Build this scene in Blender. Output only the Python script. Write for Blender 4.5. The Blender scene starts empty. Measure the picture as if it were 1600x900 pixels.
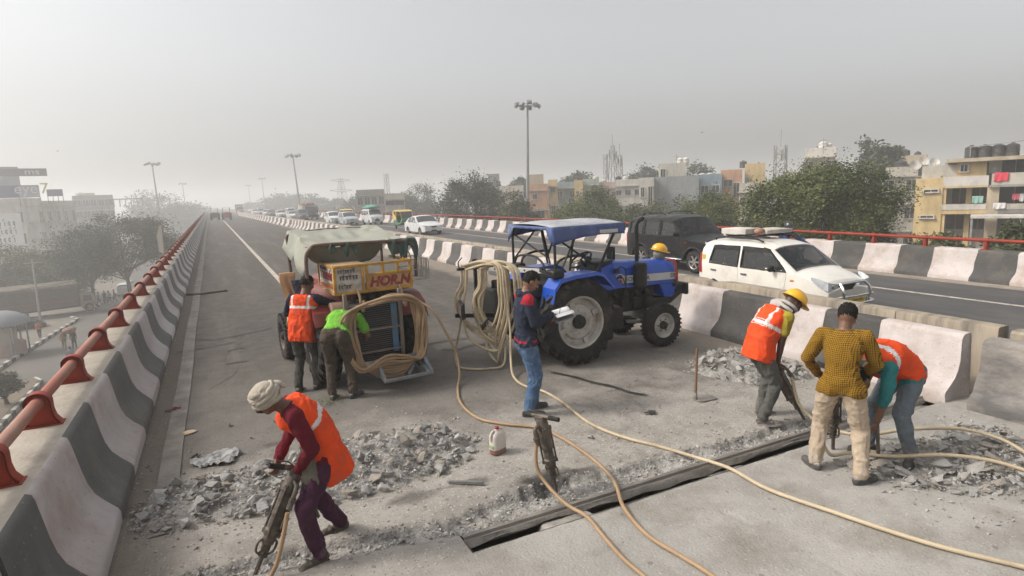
import bpy, bmesh, math, random
import numpy as np
from mathutils import Vector, Matrix, Euler
R = math.radians
random.seed(7); RNG = np.random.default_rng(11)
scene = bpy.context.scene
COL = scene.collection

# ------------------------------------------------------------------ camera
CAM_H = 2.65; FPX = 940.0; ROLL = 0.042
PITCH, AZ = R(8.930055), R(26.1028)
def _ray(px, py):
    x, y = px-800, py-450
    c, s = math.cos(ROLL), math.sin(ROLL)
    u, v = c*x-s*y, s*x+c*y
    fz = FPX*math.cos(PITCH)-v*math.sin(PITCH)
    up = -v*math.cos(PITCH)-FPX*math.sin(PITCH)
    return Vector((u*math.cos(AZ)+fz*math.sin(AZ), -u*math.sin(AZ)+fz*math.cos(AZ), up))
def at(px, py, d):
    "world point seen at photo pixel (px,py) at horizontal distance d from the camera"
    r = _ray(px, py); L = math.hypot(r.x, r.y)
    return Vector((0, 0, CAM_H))+r*(d/L)
_c = bpy.data.cameras.new('camera'); cam = bpy.data.objects.new('camera', _c); COL.objects.link(cam)
_f = _ray(800, 450).normalized(); _r = (_ray(801, 450)-_ray(800, 450)).normalized(); _u = _r.cross(_f)
cam.matrix_world = Matrix(((_r.x, _u.x, -_f.x, 0), (_r.y, _u.y, -_f.y, 0), (_r.z, _u.z, -_f.z, CAM_H), (0, 0, 0, 1)))
_c.sensor_width = 36; _c.lens = 36*FPX/1600; _c.clip_start = .1; _c.clip_end = 6000
scene.camera = cam

# ------------------------------------------------------------------ light
SUN_EL, SUN_AZ = 44.0, -70.0          # azimuth from +Y (down the road) towards +X
w = bpy.data.worlds.new('World'); scene.world = w; w.use_nodes = True
nt = w.node_tree; nt.nodes.clear()
sky = nt.nodes.new('ShaderNodeTexSky'); sky.sky_type = 'NISHITA'; sky.sun_disc = False
sky.sun_elevation = R(SUN_EL); sky.sun_rotation = R(SUN_AZ); sky.dust_density = 5; sky.air_density = 1.2; sky.ozone_density = 1
hs = nt.nodes.new('ShaderNodeHueSaturation'); hs.inputs['Saturation'].default_value = .15
bg = nt.nodes.new('ShaderNodeBackground'); bg.inputs['Strength'].default_value = .15
wo = nt.nodes.new('ShaderNodeOutputWorld')
nt.links.new(sky.outputs[0], hs.inputs['Color']); nt.links.new(hs.outputs[0], bg.inputs[0]); nt.links.new(bg.outputs[0], wo.inputs[0])
_l = bpy.data.lights.new('sun', 'SUN'); _l.energy = 2.0; _l.angle = R(11); _l.color = (1, .93, .84)
sun = bpy.data.objects.new('sun', _l); COL.objects.link(sun)
_d = Vector((math.sin(R(SUN_AZ))*math.cos(R(SUN_EL)), math.cos(R(SUN_AZ))*math.cos(R(SUN_EL)), math.sin(R(SUN_EL))))
sun.rotation_euler = _d.to_track_quat('Z', 'Y').to_euler(); sun.location = _d*60
vs = scene.view_settings; vs.view_transform = 'Standard'; vs.look = 'None'; vs.exposure = .3; vs.gamma = 1; vs.use_curve_mapping = False
scene.cycles.max_bounces = 6; scene.cycles.diffuse_bounces = 3; scene.cycles.glossy_bounces = 3
scene.cycles.transmission_bounces = 4; scene.cycles.transparent_max_bounces = 8; scene.cycles.volume_bounces = 4
scene.cycles.caustics_reflective = False; scene.cycles.caustics_refractive = False

# ------------------------------------------------------------------ helpers
def tag(o, label=None, cat=None, group=None, kind=None):
    if label: o['label'] = label
    if cat: o['category'] = cat
    if group: o['group'] = group
    if kind: o['kind'] = kind
    return o
def empty(name, loc=(0, 0, 0), rz=0, label=None, cat=None, group=None):
    o = bpy.data.objects.new(name, None); COL.objects.link(o); o.empty_display_size = .2
    o.location = loc; o.rotation_euler = (0, 0, rz)
    return tag(o, label, cat, group)
def copy_tree(o, parent=None):
    c = o.copy(); COL.objects.link(c); c.parent = parent
    for ch in o.children: copy_tree(ch, c)
    return c
_seedc = [0]
def vnoise(p, seed=0):
    "smooth value noise, p (...,k) k=2 or 3 -> -1..1"
    p = np.asarray(p, float); k = p.shape[-1]
    i = np.floor(p).astype(np.int64); f = p-i; f = f*f*(3-2*f)
    pr = np.array([73856093, 19349663, 83492791][:k], np.int64)
    out = 0
    for c in range(2**k):
        o = np.array([(c >> j) & 1 for j in range(k)])
        h = ((i+o)*pr).sum(-1)+seed*15485863
        h = (h ^ (h >> 13))*1274126177 & 0x7fffffff
        h = (h ^ (h >> 15))*668265263 & 0x7fffffff
        wgt = np.prod(np.where(o == 1, f, 1-f), axis=-1)
        out = out+wgt*((h % 65536)/32768.0-1)
    return out
def fbm(p, seed=0, oct=4, gain=.5):
    s, a, t = 0, 1, 0
    for o in range(oct):
        s = s+a*vnoise(np.asarray(p)*2**o+17.3*o, seed+o); t += a; a *= gain
    return s/t

class MB:
    "mesh collector; every method takes points in local metres"
    def __init__(s): s.v = []; s.f = []; s.m = []; s.X = Matrix(); s.mi = 0
    def add(s, vs, fs, mi=None):
        n = len(s.v); X = s.X
        s.v += [tuple(X @ Vector(p)) for p in vs]
        s.f += [tuple(i+n for i in f) for f in fs]
        s.m += [s.mi if mi is None else mi]*len(fs)
        return s
    def box(s, c, d, rot=None, mi=None, taper=1.0):
        x, y, z = d[0]/2, d[1]/2, d[2]/2
        vs = [Vector((a*x*(taper if e > 0 else 1), b*y*(taper if e > 0 else 1), e*z)) for e in (-1, 1) for b in (-1, 1) for a in (-1, 1)]
        if rot is not None:
            M = rot if isinstance(rot, Matrix) else Euler(rot).to_matrix()
            vs = [M @ v for v in vs]
        vs = [v+Vector(c) for v in vs]
        return s.add(vs, [(0, 2, 3, 1), (4, 5, 7, 6), (0, 1, 5, 4), (2, 6, 7, 3), (0, 4, 6, 2), (1, 3, 7, 5)], mi)
    def bar(s, p0, p1, wd, hg, mi=None):
        p0, p1 = Vector(p0), Vector(p1); d = p1-p0
        q = d.to_track_quat('X', 'Z').to_matrix()
        return s.box((p0+p1)/2, (d.length, wd, hg), q, mi)
    def cyl(s, p0, p1, r0, r1=None, n=12, cap=True, mi=None):
        r1 = r0 if r1 is None else r1
        p0, p1 = Vector(p0), Vector(p1); q = (p1-p0).to_track_quat('Z', 'Y').to_matrix()
        vs = []
        for p, r in ((p0, r0), (p1, r1)):
            vs += [p+q @ Vector((r*math.cos(2*math.pi*i/n), r*math.sin(2*math.pi*i/n), 0)) for i in range(n)]
        fs = [(i, (i+1) % n, n+(i+1) % n, n+i) for i in range(n)]
        if cap: fs += [tuple(range(n-1, -1, -1)), tuple(range(n, 2*n))]
        return s.add(vs, fs, mi)
    def tube(s, path, r, n=8, cap=True, mi=None, closed=False):
        P = [Vector(p) for p in path]; m = len(P); vs = []
        up = None
        for i, p in enumerate(P):
            if closed: t = P[(i+1) % m]-P[i-1]
            else: t = P[min(i+1, m-1)]-P[max(i-1, 0)]
            t.normalize()
            if up is None: up = t.orthogonal().normalized()
            else: up = (up-t*up.dot(t)).normalized()
            b = t.cross(up); rr = r[i] if hasattr(r, '__len__') else r
            vs += [p+(up*math.cos(2*math.pi*k/n)+b*math.sin(2*math.pi*k/n))*rr for k in range(n)]
        fs = []
        for i in range(m if closed else m-1):
            j = (i+1) % m
            fs += [(i*n+k, i*n+(k+1) % n, j*n+(k+1) % n, j*n+k) for k in range(n)]
        if cap and not closed: fs += [tuple(range(n-1, -1, -1)), tuple(range((m-1)*n, m*n))]
        return s.add(vs, fs, mi)
    def lathe(s, prof, n=24, o=(0, 0, 0), axis='Y', mi=None, a0=0, a1=2*math.pi):
        "prof: (radius, along-axis) pairs; closed ring around axis"
        full = abs(a1-a0-2*math.pi) < 1e-6; vs = []; o = Vector(o); k = n if full else n+1
        for i in range(k):
            a = a0+(a1-a0)*i/n; c, sn = math.cos(a), math.sin(a)
            for r, h in prof:
                vs.append(o+Vector((r*c, h, r*sn) if axis == 'Y' else ((r*c, r*sn, h) if axis == 'Z' else (h, r*c, r*sn))))
        L = len(prof); fs = []
        for i in range(n):
            j = (i+1) % k
            fs += [(i*L+q, i*L+q+1, j*L+q+1, j*L+q) for q in range(L-1)]
        return s.add(vs, fs, mi)
    def ell(s, c, r, n=12, m=8, rot=None, mi=None):
        c = Vector(c); M = Euler(rot).to_matrix() if isinstance(rot, tuple) else rot
        vs = []; fs = []
        for i in range(1, m):
            th = math.pi*i/m
            for j in range(n):
                ph = 2*math.pi*j/n
                v = Vector((r[0]*math.sin(th)*math.cos(ph), r[1]*math.sin(th)*math.sin(ph), r[2]*math.cos(th)))
                vs.append(c+(M @ v if M is not None else v))
        for z in (1, -1):
            v = Vector((0, 0, r[2]*z)); vs.append(c+(M @ v if M is not None else v))
        T, B = len(vs)-2, len(vs)-1
        for i in range(m-2): fs += [(i*n+j, (i+1)*n+j, (i+1)*n+(j+1) % n, i*n+(j+1) % n) for j in range(n)]
        fs += [(T, j, (j+1) % n) for j in range(n)]+[(B, (m-2)*n+(j+1) % n, (m-2)*n+j) for j in range(n)]
        return s.add(vs, fs, mi)
    def prism(s, poly, a, b, axis='Y', mi=None):
        "extrude a polygon of (u,v): axis Y: (x,z) from y=a to b; X: (y,z); Z: (x,y)"
        f = {'Y': lambda u, v, h: (u, h, v), 'X': lambda u, v, h: (h, u, v), 'Z': lambda u, v, h: (u, v, h)}[axis]
        n = len(poly)
        vs = [f(u, v, a) for u, v in poly]+[f(u, v, b) for u, v in poly]
        fs = [tuple(range(n)), tuple(range(2*n-1, n-1, -1))]+[(i, n+i, n+(i+1) % n, (i+1) % n) for i in range(n)]
        return s.add(vs, fs, mi)
    def grid(s, fn, us, vs_, mi=None, cu=False):
        nu, nv = len(us), len(vs_)
        pts = [fn(u, v) for u in us for v in vs_]
        fs = [(i*nv+j, ((i+1) % nu)*nv+j, ((i+1) % nu)*nv+j+1, i*nv+j+1) for i in range(nu if cu else nu-1) for j in range(nv-1)]
        return s.add(pts, fs, mi)
    def build(s, name, mats, parent=None, smooth=40, bevel=0, seg=1, fixn=True, loc=None, solid=0):
        me = bpy.data.meshes.new(name); me.from_pydata(s.v, [], s.f)
        mats = mats if isinstance(mats, (list, tuple)) else [mats]
        for m in mats: me.materials.append(m)
        if len(mats) > 1: me.polygons.foreach_set('material_index', s.m)
        if bevel or fixn:
            bm = bmesh.new(); bm.from_mesh(me)
            if bevel:
                bmesh.ops.remove_doubles(bm, verts=bm.verts, dist=1e-5)
            bmesh.ops.recalc_face_normals(bm, faces=bm.faces)
            if bevel:
                es = [e for e in bm.edges if len(e.link_faces) == 2 and e.calc_face_angle(0) > R(25)]
                bmesh.ops.bevel(bm, geom=es, offset=bevel, segments=seg, affect='EDGES', profile=.5, clamp_overlap=True)
            bm.to_mesh(me); bm.free()
        if smooth:
            me.polygons.foreach_set('use_smooth', [True]*len(me.polygons)); me.set_sharp_from_angle(angle=R(smooth))
        me.update()
        o = bpy.data.objects.new(name, me); COL.objects.link(o); o.parent = parent
        if loc is not None: o.location = loc
        return o
def mesh_np(name, V, Fq, mats, parent=None, smooth=False, mi=None):
    "fast mesh from numpy quads/tris"
    me = bpy.data.meshes.new(name); V = np.asarray(V, np.float32); Fq = np.asarray(Fq, np.int32)
    k = Fq.shape[1]
    me.vertices.add(len(V)); me.vertices.foreach_set('co', V.ravel())
    me.loops.add(Fq.size); me.loops.foreach_set('vertex_index', Fq.ravel())
    me.polygons.add(len(Fq)); me.polygons.foreach_set('loop_start', np.arange(0, Fq.size, k, dtype=np.int32))
    me.polygons.foreach_set('loop_total', np.full(len(Fq), k, np.int32))
    mats = mats if isinstance(mats, (list, tuple)) else [mats]
    for m in mats: me.materials.append(m)
    if mi is not None: me.polygons.foreach_set('material_index', np.asarray(mi, np.int32))
    if smooth: me.polygons.foreach_set('use_smooth', [True]*len(Fq))
    me.update(calc_edges=True); me.validate()
    o = bpy.data.objects.new(name, me); COL.objects.link(o); o.parent = parent
    return o
_tmp = bpy.data.scenes.new('bake_bench')
def baked(o):
    "evaluate one object's modifiers away from the big scene"
    for k in list(o.users_collection): k.objects.unlink(o)
    _tmp.collection.objects.link(o); vl = _tmp.view_layers[0]; vl.update()
    me = bpy.data.meshes.new_from_object(o.evaluated_get(vl.depsgraph)); old = o.data; bpy.data.objects.remove(o)
    return me
def spline(pts, n=8):
    "Catmull-Rom through pts"
    P = [Vector(p) for p in pts]; P = [P[0]*2-P[1]]+P+[P[-1]*2-P[-2]]; out = []
    for i in range(1, len(P)-2):
        a, b, c, d = P[i-1:i+3]
        for k in range(n):
            t = k/n
            out.append(.5*((2*b)+(c-a)*t+(2*a-5*b+4*c-d)*t*t+(3*b-a-3*c+d)*t**3))
    out.append(P[-2]); return out

# ------------------------------------------------------------------ materials
_M = {}
def pm(name, c1, c2=None, scale=6, rough=.8, bump=0, bscale=None, metal=0, dirt=None, damt=.5, dscale=3, coords='Object', spec=.5, stretch=None, detail=6, coat=0, rmod=0):
    "procedural Principled: two-tone noise colour, optional dirt layer, bump"
    if name in _M: return _M[name]
    m = bpy.data.materials.new(name); m.use_nodes = True; t = m.node_tree; N = t.nodes; L = t.links
    b = N['Principled BSDF']; b.inputs['Metallic'].default_value = metal; b.inputs['Specular IOR Level'].default_value = spec
    b.inputs['Coat Weight'].default_value = coat; b.inputs['Coat Roughness'].default_value = .15
    tc = N.new('ShaderNodeTexCoord')
    if coords == 'World':
        g_ = N.new('ShaderNodeNewGeometry'); vec = g_.outputs['Position']
    else: vec = tc.outputs[coords]
    if stretch:
        mp = N.new('ShaderNodeMapping'); mp.inputs['Scale'].default_value = stretch; L.new(vec, mp.inputs['Vector']); vec = mp.outputs[0]
    n = N.new('ShaderNodeTexNoise'); n.inputs['Scale'].default_value = scale; n.inputs['Detail'].default_value = detail; n.inputs['Roughness'].default_value = .65; L.new(vec, n.inputs['Vector'])
    c2 = c2 or tuple(x*.75 for x in c1)
    r = N.new('ShaderNodeValToRGB'); r.color_ramp.elements[0].position = .35; r.color_ramp.elements[1].position = .68
    r.color_ramp.elements[0].color = (*c1, 1); r.color_ramp.elements[1].color = (*c2, 1); L.new(n.outputs['Fac'], r.inputs['Fac'])
    col = r.outputs['Color']
    rsock = None
    if dirt:
        d = N.new('ShaderNodeTexNoise'); d.inputs['Scale'].default_value = dscale; d.inputs['Detail'].default_value = 8; d.inputs['Roughness'].default_value = .7; L.new(vec, d.inputs['Vector'])
        dr = N.new('ShaderNodeMapRange'); dr.inputs['From Min'].default_value = .62-.35*damt; dr.inputs['From Max'].default_value = .8-.2*damt; L.new(d.outputs['Fac'], dr.inputs['Value'])
        mx = N.new('ShaderNodeMix'); mx.data_type = 'RGBA'; L.new(dr.outputs[0], mx.inputs['Factor']); L.new(col, mx.inputs['A']); mx.inputs['B'].default_value = (*dirt, 1)
        col = mx.outputs['Result']
        rm = N.new('ShaderNodeMapRange'); rm.inputs['To Min'].default_value = rough; rm.inputs['To Max'].default_value = .9; L.new(dr.outputs[0], rm.inputs['Value']); rsock = rm.outputs[0]
    L.new(col, b.inputs['Base Color'])
    if rsock: L.new(rsock, b.inputs['Roughness'])
    else: b.inputs['Roughness'].default_value = rough
    if bump:
        bn = N.new('ShaderNodeTexNoise'); bn.inputs['Scale'].default_value = bscale or scale*6; bn.inputs['Detail'].default_value = 5; L.new(vec, bn.inputs['Vector'])
        bp = N.new('ShaderNodeBump'); bp.inputs['Strength'].default_value = bump; bp.inputs['Distance'].default_value = .02; L.new(bn.outputs['Fac'], bp.inputs['Height']); L.new(bp.outputs[0], b.inputs['Normal'])
    _M[name] = m; return m
def glass(name, tint, alpha=.35, rough=.05):
    "thin tinted pane: glossy reflection over partly see-through tint"
    if name in _M: return _M[name]
    m = bpy.data.materials.new(name); m.use_nodes = True; t = m.node_tree; N = t.nodes; L = t.links
    b = N['Principled BSDF']; b.inputs['Base Color'].default_value = (*tint, 1); b.inputs['Roughness'].default_value = rough
    b.inputs['Alpha'].default_value = 1-alpha; b.inputs['Specular IOR Level'].default_value = .5
    tc = N.new('ShaderNodeTexCoord'); n = N.new('ShaderNodeTexNoise'); n.inputs['Scale'].default_value = 2.5; L.new(tc.outputs['Object'], n.inputs['Vector'])
    mr = N.new('ShaderNodeMapRange'); mr.inputs['To Min'].default_value = rough; mr.inputs['To Max'].default_value = rough+.12; L.new(n.outputs['Fac'], mr.inputs['Value']); L.new(mr.outputs[0], b.inputs['Roughness'])
    _M[name] = m; return m
DUST = (.30, .25, .20)
# ================================================================== ground and deck
def ramp_pos(N, L, sock, a, b):
    m = N.new('ShaderNodeMapRange'); m.interpolation_type = 'SMOOTHSTEP'
    m.inputs['From Min'].default_value = a; m.inputs['From Max'].default_value = b; L.new(sock, m.inputs['Value']); return m.outputs[0]
def soot_mix(N, L, pos, col):
    "oil and soot spilled round the standing breaker and a fainter spill left of it"
    n = N.new('ShaderNodeTexNoise'); n.inputs['Scale'].default_value = 7; n.inputs['Detail'].default_value = 7; n.inputs['Roughness'].default_value = .7; L.new(pos, n.inputs['Vector'])
    for c, r_, k in (((2.55, 4.66, 0), (.46, .20, 9), .93), ((1.95, 4.92, 0), (.22, .12, 9), .6), ((2.95, 4.60, 0), (.28, .10, 9), .7), ((1.35, 4.95, 0), (.30, .16, 9), .5)):
        s = N.new('ShaderNodeVectorMath'); s.operation = 'SUBTRACT'; L.new(pos, s.inputs[0]); s.inputs[1].default_value = c
        d = N.new('ShaderNodeVectorMath'); d.operation = 'DIVIDE'; L.new(s.outputs[0], d.inputs[0]); d.inputs[1].default_value = r_
        l = N.new('ShaderNodeVectorMath'); l.operation = 'LENGTH'; L.new(d.outputs[0], l.inputs[0])
        a = N.new('ShaderNodeMath'); a.operation = 'MULTIPLY_ADD'; L.new(n.outputs['Fac'], a.inputs[0]); a.inputs[1].default_value = 1.5; L.new(l.outputs['Value'], a.inputs[2])
        f = ramp_pos(N, L, a.outputs[0], 1.75, 1.0); g_ = N.new('ShaderNodeMath'); g_.operation = 'MULTIPLY'; L.new(f, g_.inputs[0]); g_.inputs[1].default_value = k
        x = N.new('ShaderNodeMix'); x.data_type = 'RGBA'; L.new(g_.outputs[0], x.inputs['Factor']); L.new(col, x.inputs['A']); x.inputs['B'].default_value = (.030, .027, .025, 1); col = x.outputs['Result']
    return col
def add_soot(m):
    t = m.node_tree; b = t.nodes['Principled BSDF']; src = b.inputs['Base Color'].links[0].from_socket; g_ = t.nodes.new('ShaderNodeNewGeometry'); t.links.new(soot_mix(t.nodes, t.links, g_.outputs['Position'], src), b.inputs['Base Color'])
def road_mat():
    m = bpy.data.materials.new('dusty_road'); m.use_nodes = True; t = m.node_tree; N = t.nodes; L = t.links; b = N['Principled BSDF']
    ge = N.new('ShaderNodeNewGeometry'); sp = N.new('ShaderNodeSeparateXYZ'); L.new(ge.outputs['Position'], sp.inputs[0])
    def noise(sc, det=6, st=None, ro=.65):
        n = N.new('ShaderNodeTexNoise'); n.inputs['Scale'].default_value = sc; n.inputs['Detail'].default_value = det; n.inputs['Roughness'].default_value = ro
        v = ge.outputs['Position']
        if st: mp = N.new('ShaderNodeMapping'); mp.inputs['Scale'].default_value = st; L.new(v, mp.inputs[0]); v = mp.outputs[0]
        L.new(v, n.inputs['Vector']); return n.outputs['Fac']
    def mix(f, A, B):
        x = N.new('ShaderNodeMix'); x.data_type = 'RGBA'
        if isinstance(f, float): x.inputs['Factor'].default_value = f
        else: L.new(f, x.inputs['Factor'])
        for k, c in (('A', A), ('B', B)):
            if isinstance(c, tuple): x.inputs[k].default_value = (*c, 1)
            else: L.new(c, x.inputs[k])
        return x.outputs['Result']
    def math_(op, a, c):
        q = N.new('ShaderNodeMath'); q.operation = op; q.use_clamp = True
        for i, z in enumerate((a, c)):
            if isinstance(z, (int, float)): q.inputs[i].default_value = z
            else: L.new(z, q.inputs[i])
        return q.outputs[0]
    asph = mix(ramp_pos(N, L, noise(3.0, 8), .35, .7), (.062, .0545, .047), (.096, .083, .070))
    streak = ramp_pos(N, L, noise(1.0, 6, (1.6, .12, 1)), .45, .75)
    asph = mix(streak, asph, (.128, .113, .097))
    patch = ramp_pos(N, L, noise(.55, 5), .58, .66); asph = mix(math_('MULTIPLY', patch, .6), asph, (.058, .054, .05))
    speck = ramp_pos(N, L, noise(38, 2), .62, .72); asph = mix(math_('MULTIPLY', speck, .5), asph, (.25, .23, .20))
    conc = mix(ramp_pos(N, L, noise(1.6, 9, None, .7), .35, .68), (.335, .309, .274), (.228, .208, .183))
    st2 = ramp_pos(N, L, noise(.9, 8, None, .75), .56, .68); conc = mix(math_('MULTIPLY', st2, .6), conc, (.15, .12, .094))
    grit = ramp_pos(N, L, noise(30, 4), .58, .7); conc = mix(math_('MULTIPLY', grit, .6), conc, (.17, .155, .14))
    grit2 = ramp_pos(N, L, noise(55, 3), .6, .7); conc = mix(math_('MULTIPLY', grit2, .55), conc, (.48, .44, .39))
    def chips(sc, lo, hi, seed_off):
        vo = N.new('ShaderNodeTexVoronoi'); vo.inputs['Scale'].default_value = sc; mp = N.new('ShaderNodeMapping'); mp.inputs['Location'].default_value = (seed_off, seed_off*.7, 0); L.new(ge.outputs['Position'], mp.inputs[0]); L.new(mp.outputs[0], vo.inputs['Vector'])
        sc_ = N.new('ShaderNodeSeparateColor'); L.new(vo.outputs['Color'], sc_.inputs[0]); near = ramp_pos(N, L, vo.outputs['Distance'], .34, .22); pick = N.new('ShaderNodeMath'); pick.operation = 'GREATER_THAN'; L.new(sc_.outputs[0], pick.inputs[0]); pick.inputs[1].default_value = lo
        return math_('MULTIPLY', near, pick.outputs[0])
    conc = mix(math_('MULTIPLY', chips(34, .72, 0, 3), .75), conc, (.50, .465, .415)); conc = mix(math_('MULTIPLY', chips(46, .70, 0, 11), .8), conc, (.085, .078, .070)); conc = mix(math_('MULTIPLY', chips(15, .86, 0, 23), .6), conc, (.12, .108, .095))
    asph = mix(math_('MULTIPLY', chips(40, .84, 0, 5), .5), asph, (.24, .22, .195)); asph = mix(math_('MULTIPLY', chips(30, .80, 0, 17), .6), asph, (.035, .033, .031))
    # concrete dust zone by the works, noisy border
    y = N.new('ShaderNodeMath'); y.operation = 'MULTIPLY_ADD'; L.new(noise(.9, 7), y.inputs[0]); y.inputs[1].default_value = 5.0; L.new(sp.outputs['Y'], y.inputs[2])
    f = ramp_pos(N, L, y.outputs[0], 10.6, 7.8)
    f2 = math_('MULTIPLY', ramp_pos(N, L, y.outputs[0], 15.5, 9.0), .36)
    f = math_('MAXIMUM', f, f2)
    col = mix(f, asph, conc)
    # gutter silt along the left parapet
    x = N.new('ShaderNodeMath'); x.operation = 'MULTIPLY_ADD'; L.new(noise(1.3, 6, (1, .35, 1)), x.inputs[0]); x.inputs[1].default_value = .9; L.new(sp.outputs['X'], x.inputs[2])
    gut = ramp_pos(N, L, x.outputs[0], .16, -.5)
    col = mix(math_('MULTIPLY', gut, .85), col, mix(noise(5), (.115, .094, .075), (.20, .165, .13)))
    x2 = N.new('ShaderNodeMath'); x2.operation = 'MULTIPLY_ADD'; L.new(noise(1.1, 6, (1, .4, 1)), x2.inputs[0]); x2.inputs[1].default_value = 1.1; L.new(sp.outputs['X'], x2.inputs[2])
    g2 = ramp_pos(N, L, x2.outputs[0], 7.4, 8.1); col = mix(math_('MULTIPLY', g2, .6), col, (.30, .25, .195))
    # oil stains
    oil = ramp_pos(N, L, noise(.75, 5, (.8, 1.5, 1)), .60, .70); col = mix(math_('MULTIPLY', oil, .6), col, (.05, .043, .037))
    col = soot_mix(N, L, ge.outputs['Position'], col)
    L.new(col, b.inputs['Base Color']); b.inputs['Roughness'].default_value = .88; b.inputs['Specular IOR Level'].default_value = .3
    bp = N.new('ShaderNodeBump'); bp.inputs['Strength'].default_value = .7; bp.inputs['Distance'].default_value = .012; L.new(noise(26, 8, None, .75), bp.inputs['Height']); L.new(bp.outputs[0], b.inputs['Normal'])
    return m
M_road = road_mat()
M_slab0 = pm('slab_concrete', (.355, .335, .305), (.265, .249, .226), 1.4, .9, .5, 45, dirt=(.19, .165, .135), damt=.42, dscale=1.1, coords='World', detail=9)
M_slab = M_slab0
M_trench = pm('chipped_concrete', (.21, .20, .185), (.40, .38, .345), 9, .95, 1.0, 40, dirt=(.10, .093, .085), damt=.5, dscale=4, coords='World')
add_soot(M_trench)
def add_specks(m, lst):
    t = m.node_tree; N, L = t.nodes, t.links; b = N['Principled BSDF']; col = b.inputs['Base Color'].links[0].from_socket; g_ = N.new('ShaderNodeNewGeometry')
    for sc, th, rad, c, k in lst:
        vo = N.new('ShaderNodeTexVoronoi'); vo.inputs['Scale'].default_value = sc; L.new(g_.outputs['Position'], vo.inputs['Vector']); sp_ = N.new('ShaderNodeSeparateColor'); L.new(vo.outputs['Color'], sp_.inputs[0])
        p_ = N.new('ShaderNodeMath'); p_.operation = 'GREATER_THAN'; L.new(sp_.outputs[0], p_.inputs[0]); p_.inputs[1].default_value = th; q_ = N.new('ShaderNodeMath'); q_.operation = 'MULTIPLY'; L.new(ramp_pos(N, L, vo.outputs['Distance'], rad, rad*.6), q_.inputs[0]); L.new(p_.outputs[0], q_.inputs[1]); w_ = N.new('ShaderNodeMath'); w_.operation = 'MULTIPLY'; L.new(q_.outputs[0], w_.inputs[0]); w_.inputs[1].default_value = k
        x = N.new('ShaderNodeMix'); x.data_type = 'RGBA'; L.new(w_.outputs[0], x.inputs['Factor']); L.new(col, x.inputs['A']); x.inputs['B'].default_value = (*c, 1); col = x.outputs['Result']
    L.new(col, b.inputs['Base Color'])
add_specks(M_slab, [(52, .78, .3, (.13, .118, .105), .7), (38, .8, .3, (.47, .44, .39), .6), (9, .9, .22, (.12, .105, .09), .6)])
add_specks(M_trench, [(40, .6, .32, (.45, .43, .40), .7), (48, .6, .32, (.06, .056, .05), .7)])
M_steel = pm('joint_steel', (.16, .145, .13), (.25, .22, .19), 5, .55, .25, 40, metal=.4, dirt=(.28, .25, .22), damt=.45, coords='World')
M_wallc = pm('gap_concrete', (.40, .365, .32), (.28, .255, .225), 4, .9, .5, 30, dirt=(.11, .1, .09), damt=.45, coords='World')
M_opp = pm('dark_asphalt', (.052, .051, .051), (.075, .072, .07), 1.0, .85, .3, 60, dirt=(.12, .108, .095), damt=.3, dscale=.5, coords='World', stretch=(1, .3, 1))
M_paintw = pm('road_paint', (.52, .47, .40), (.36, .31, .26), 7, .8, .1, dirt=(.17, .145, .12), damt=.5, dscale=6, coords='World')
M_paintd = pm('worn_paint', (.27, .24, .205), (.20, .175, .15), 3, .88, .3, 40, dirt=(.13, .112, .095), damt=.55, dscale=2.2, coords='World')
M_ground = pm('dusty_earth', (.16, .138, .112), (.105, .092, .075), .12, .95, .3, 3, dirt=(.10, .10, .07), damt=.4, dscale=.06, coords='World')
M_street = pm('street_asphalt', (.115, .104, .092), (.085, .077, .069), .3, .9, .2, 4, dirt=(.17, .145, .12), damt=.4, dscale=.15, coords='World')

def sstep(a, b, x): t = np.clip((x-a)/(b-a), 0, 1); return t*t*(3-2*t)
def edge_y(x):   # ragged rim of the excavated strip
    x = np.asarray(x, float)
    base = np.interp(x, [-1, -.43, 0, .3, 1, 1.5, 1.84, 2.57, 3, 3.8, 4.3, 5.6, 8], [4.80, 4.74, 4.71, 4.65, 4.53, 4.48, 4.53, 4.62, 4.52, 4.49, 4.44, 4.43, 4.42])
    return base+.035*vnoise(np.stack([x*6, x*0], -1), 3)+.018*vnoise(np.stack([x*19, x*0], -1), 4)
def low_y(x):    # foot of the strip towards the camera (beam line)
    return np.interp(x, [-1, -.4, 0, .75, 1.12, 1.5, 2.2, 3.2, 8], [4.45, 4.5, 4.48, 4.36, 4.28, 4.19, 4.175, 4.175, 4.175])
def height(X, Y):
    P = np.stack([X, Y], -1)
    fade = np.minimum(sstep(-.95, -.7, X)+.3, 1)*sstep(7.5, 6.6, Y)*sstep(8.25, 8.0, X)
    z = .012*fbm(P*1.3, 5, 4)*fade+.006*fbm(P*9, 9, 3)*fade
    e, l = edge_y(X), low_y(X)
    inside = sstep(e+.02, e-.10, Y+.03*fbm(P*14, 71, 2))*sstep(l-.06, l+.03, Y)
    rub = .042*fbm(P*6, 21, 4)+.030*np.abs(fbm(P*20, 23, 3))
    ramp = np.clip((Y-l)/np.maximum(e-l, .05), 0, 1)
    dep = -.080*(.65+.45*ramp)+rub
    # sooty scour hole by the standing breaker
    hole = np.exp(-(((X-2.42)/.30)**2+((Y-4.55)/.16)**2)); dep = dep-.05*hole
    # lip chips just behind the rim
    lip = sstep(e+.13, e, Y)*(1-inside)*sstep(e-.05, e, Y)
    z = z-.02*lip*np.clip(fbm(P*8, 31, 3)+.2, 0, 1)
    return z*(1-inside)+dep*inside, inside, hole
GX0, GX1 = -1.02, 8.3
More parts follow.
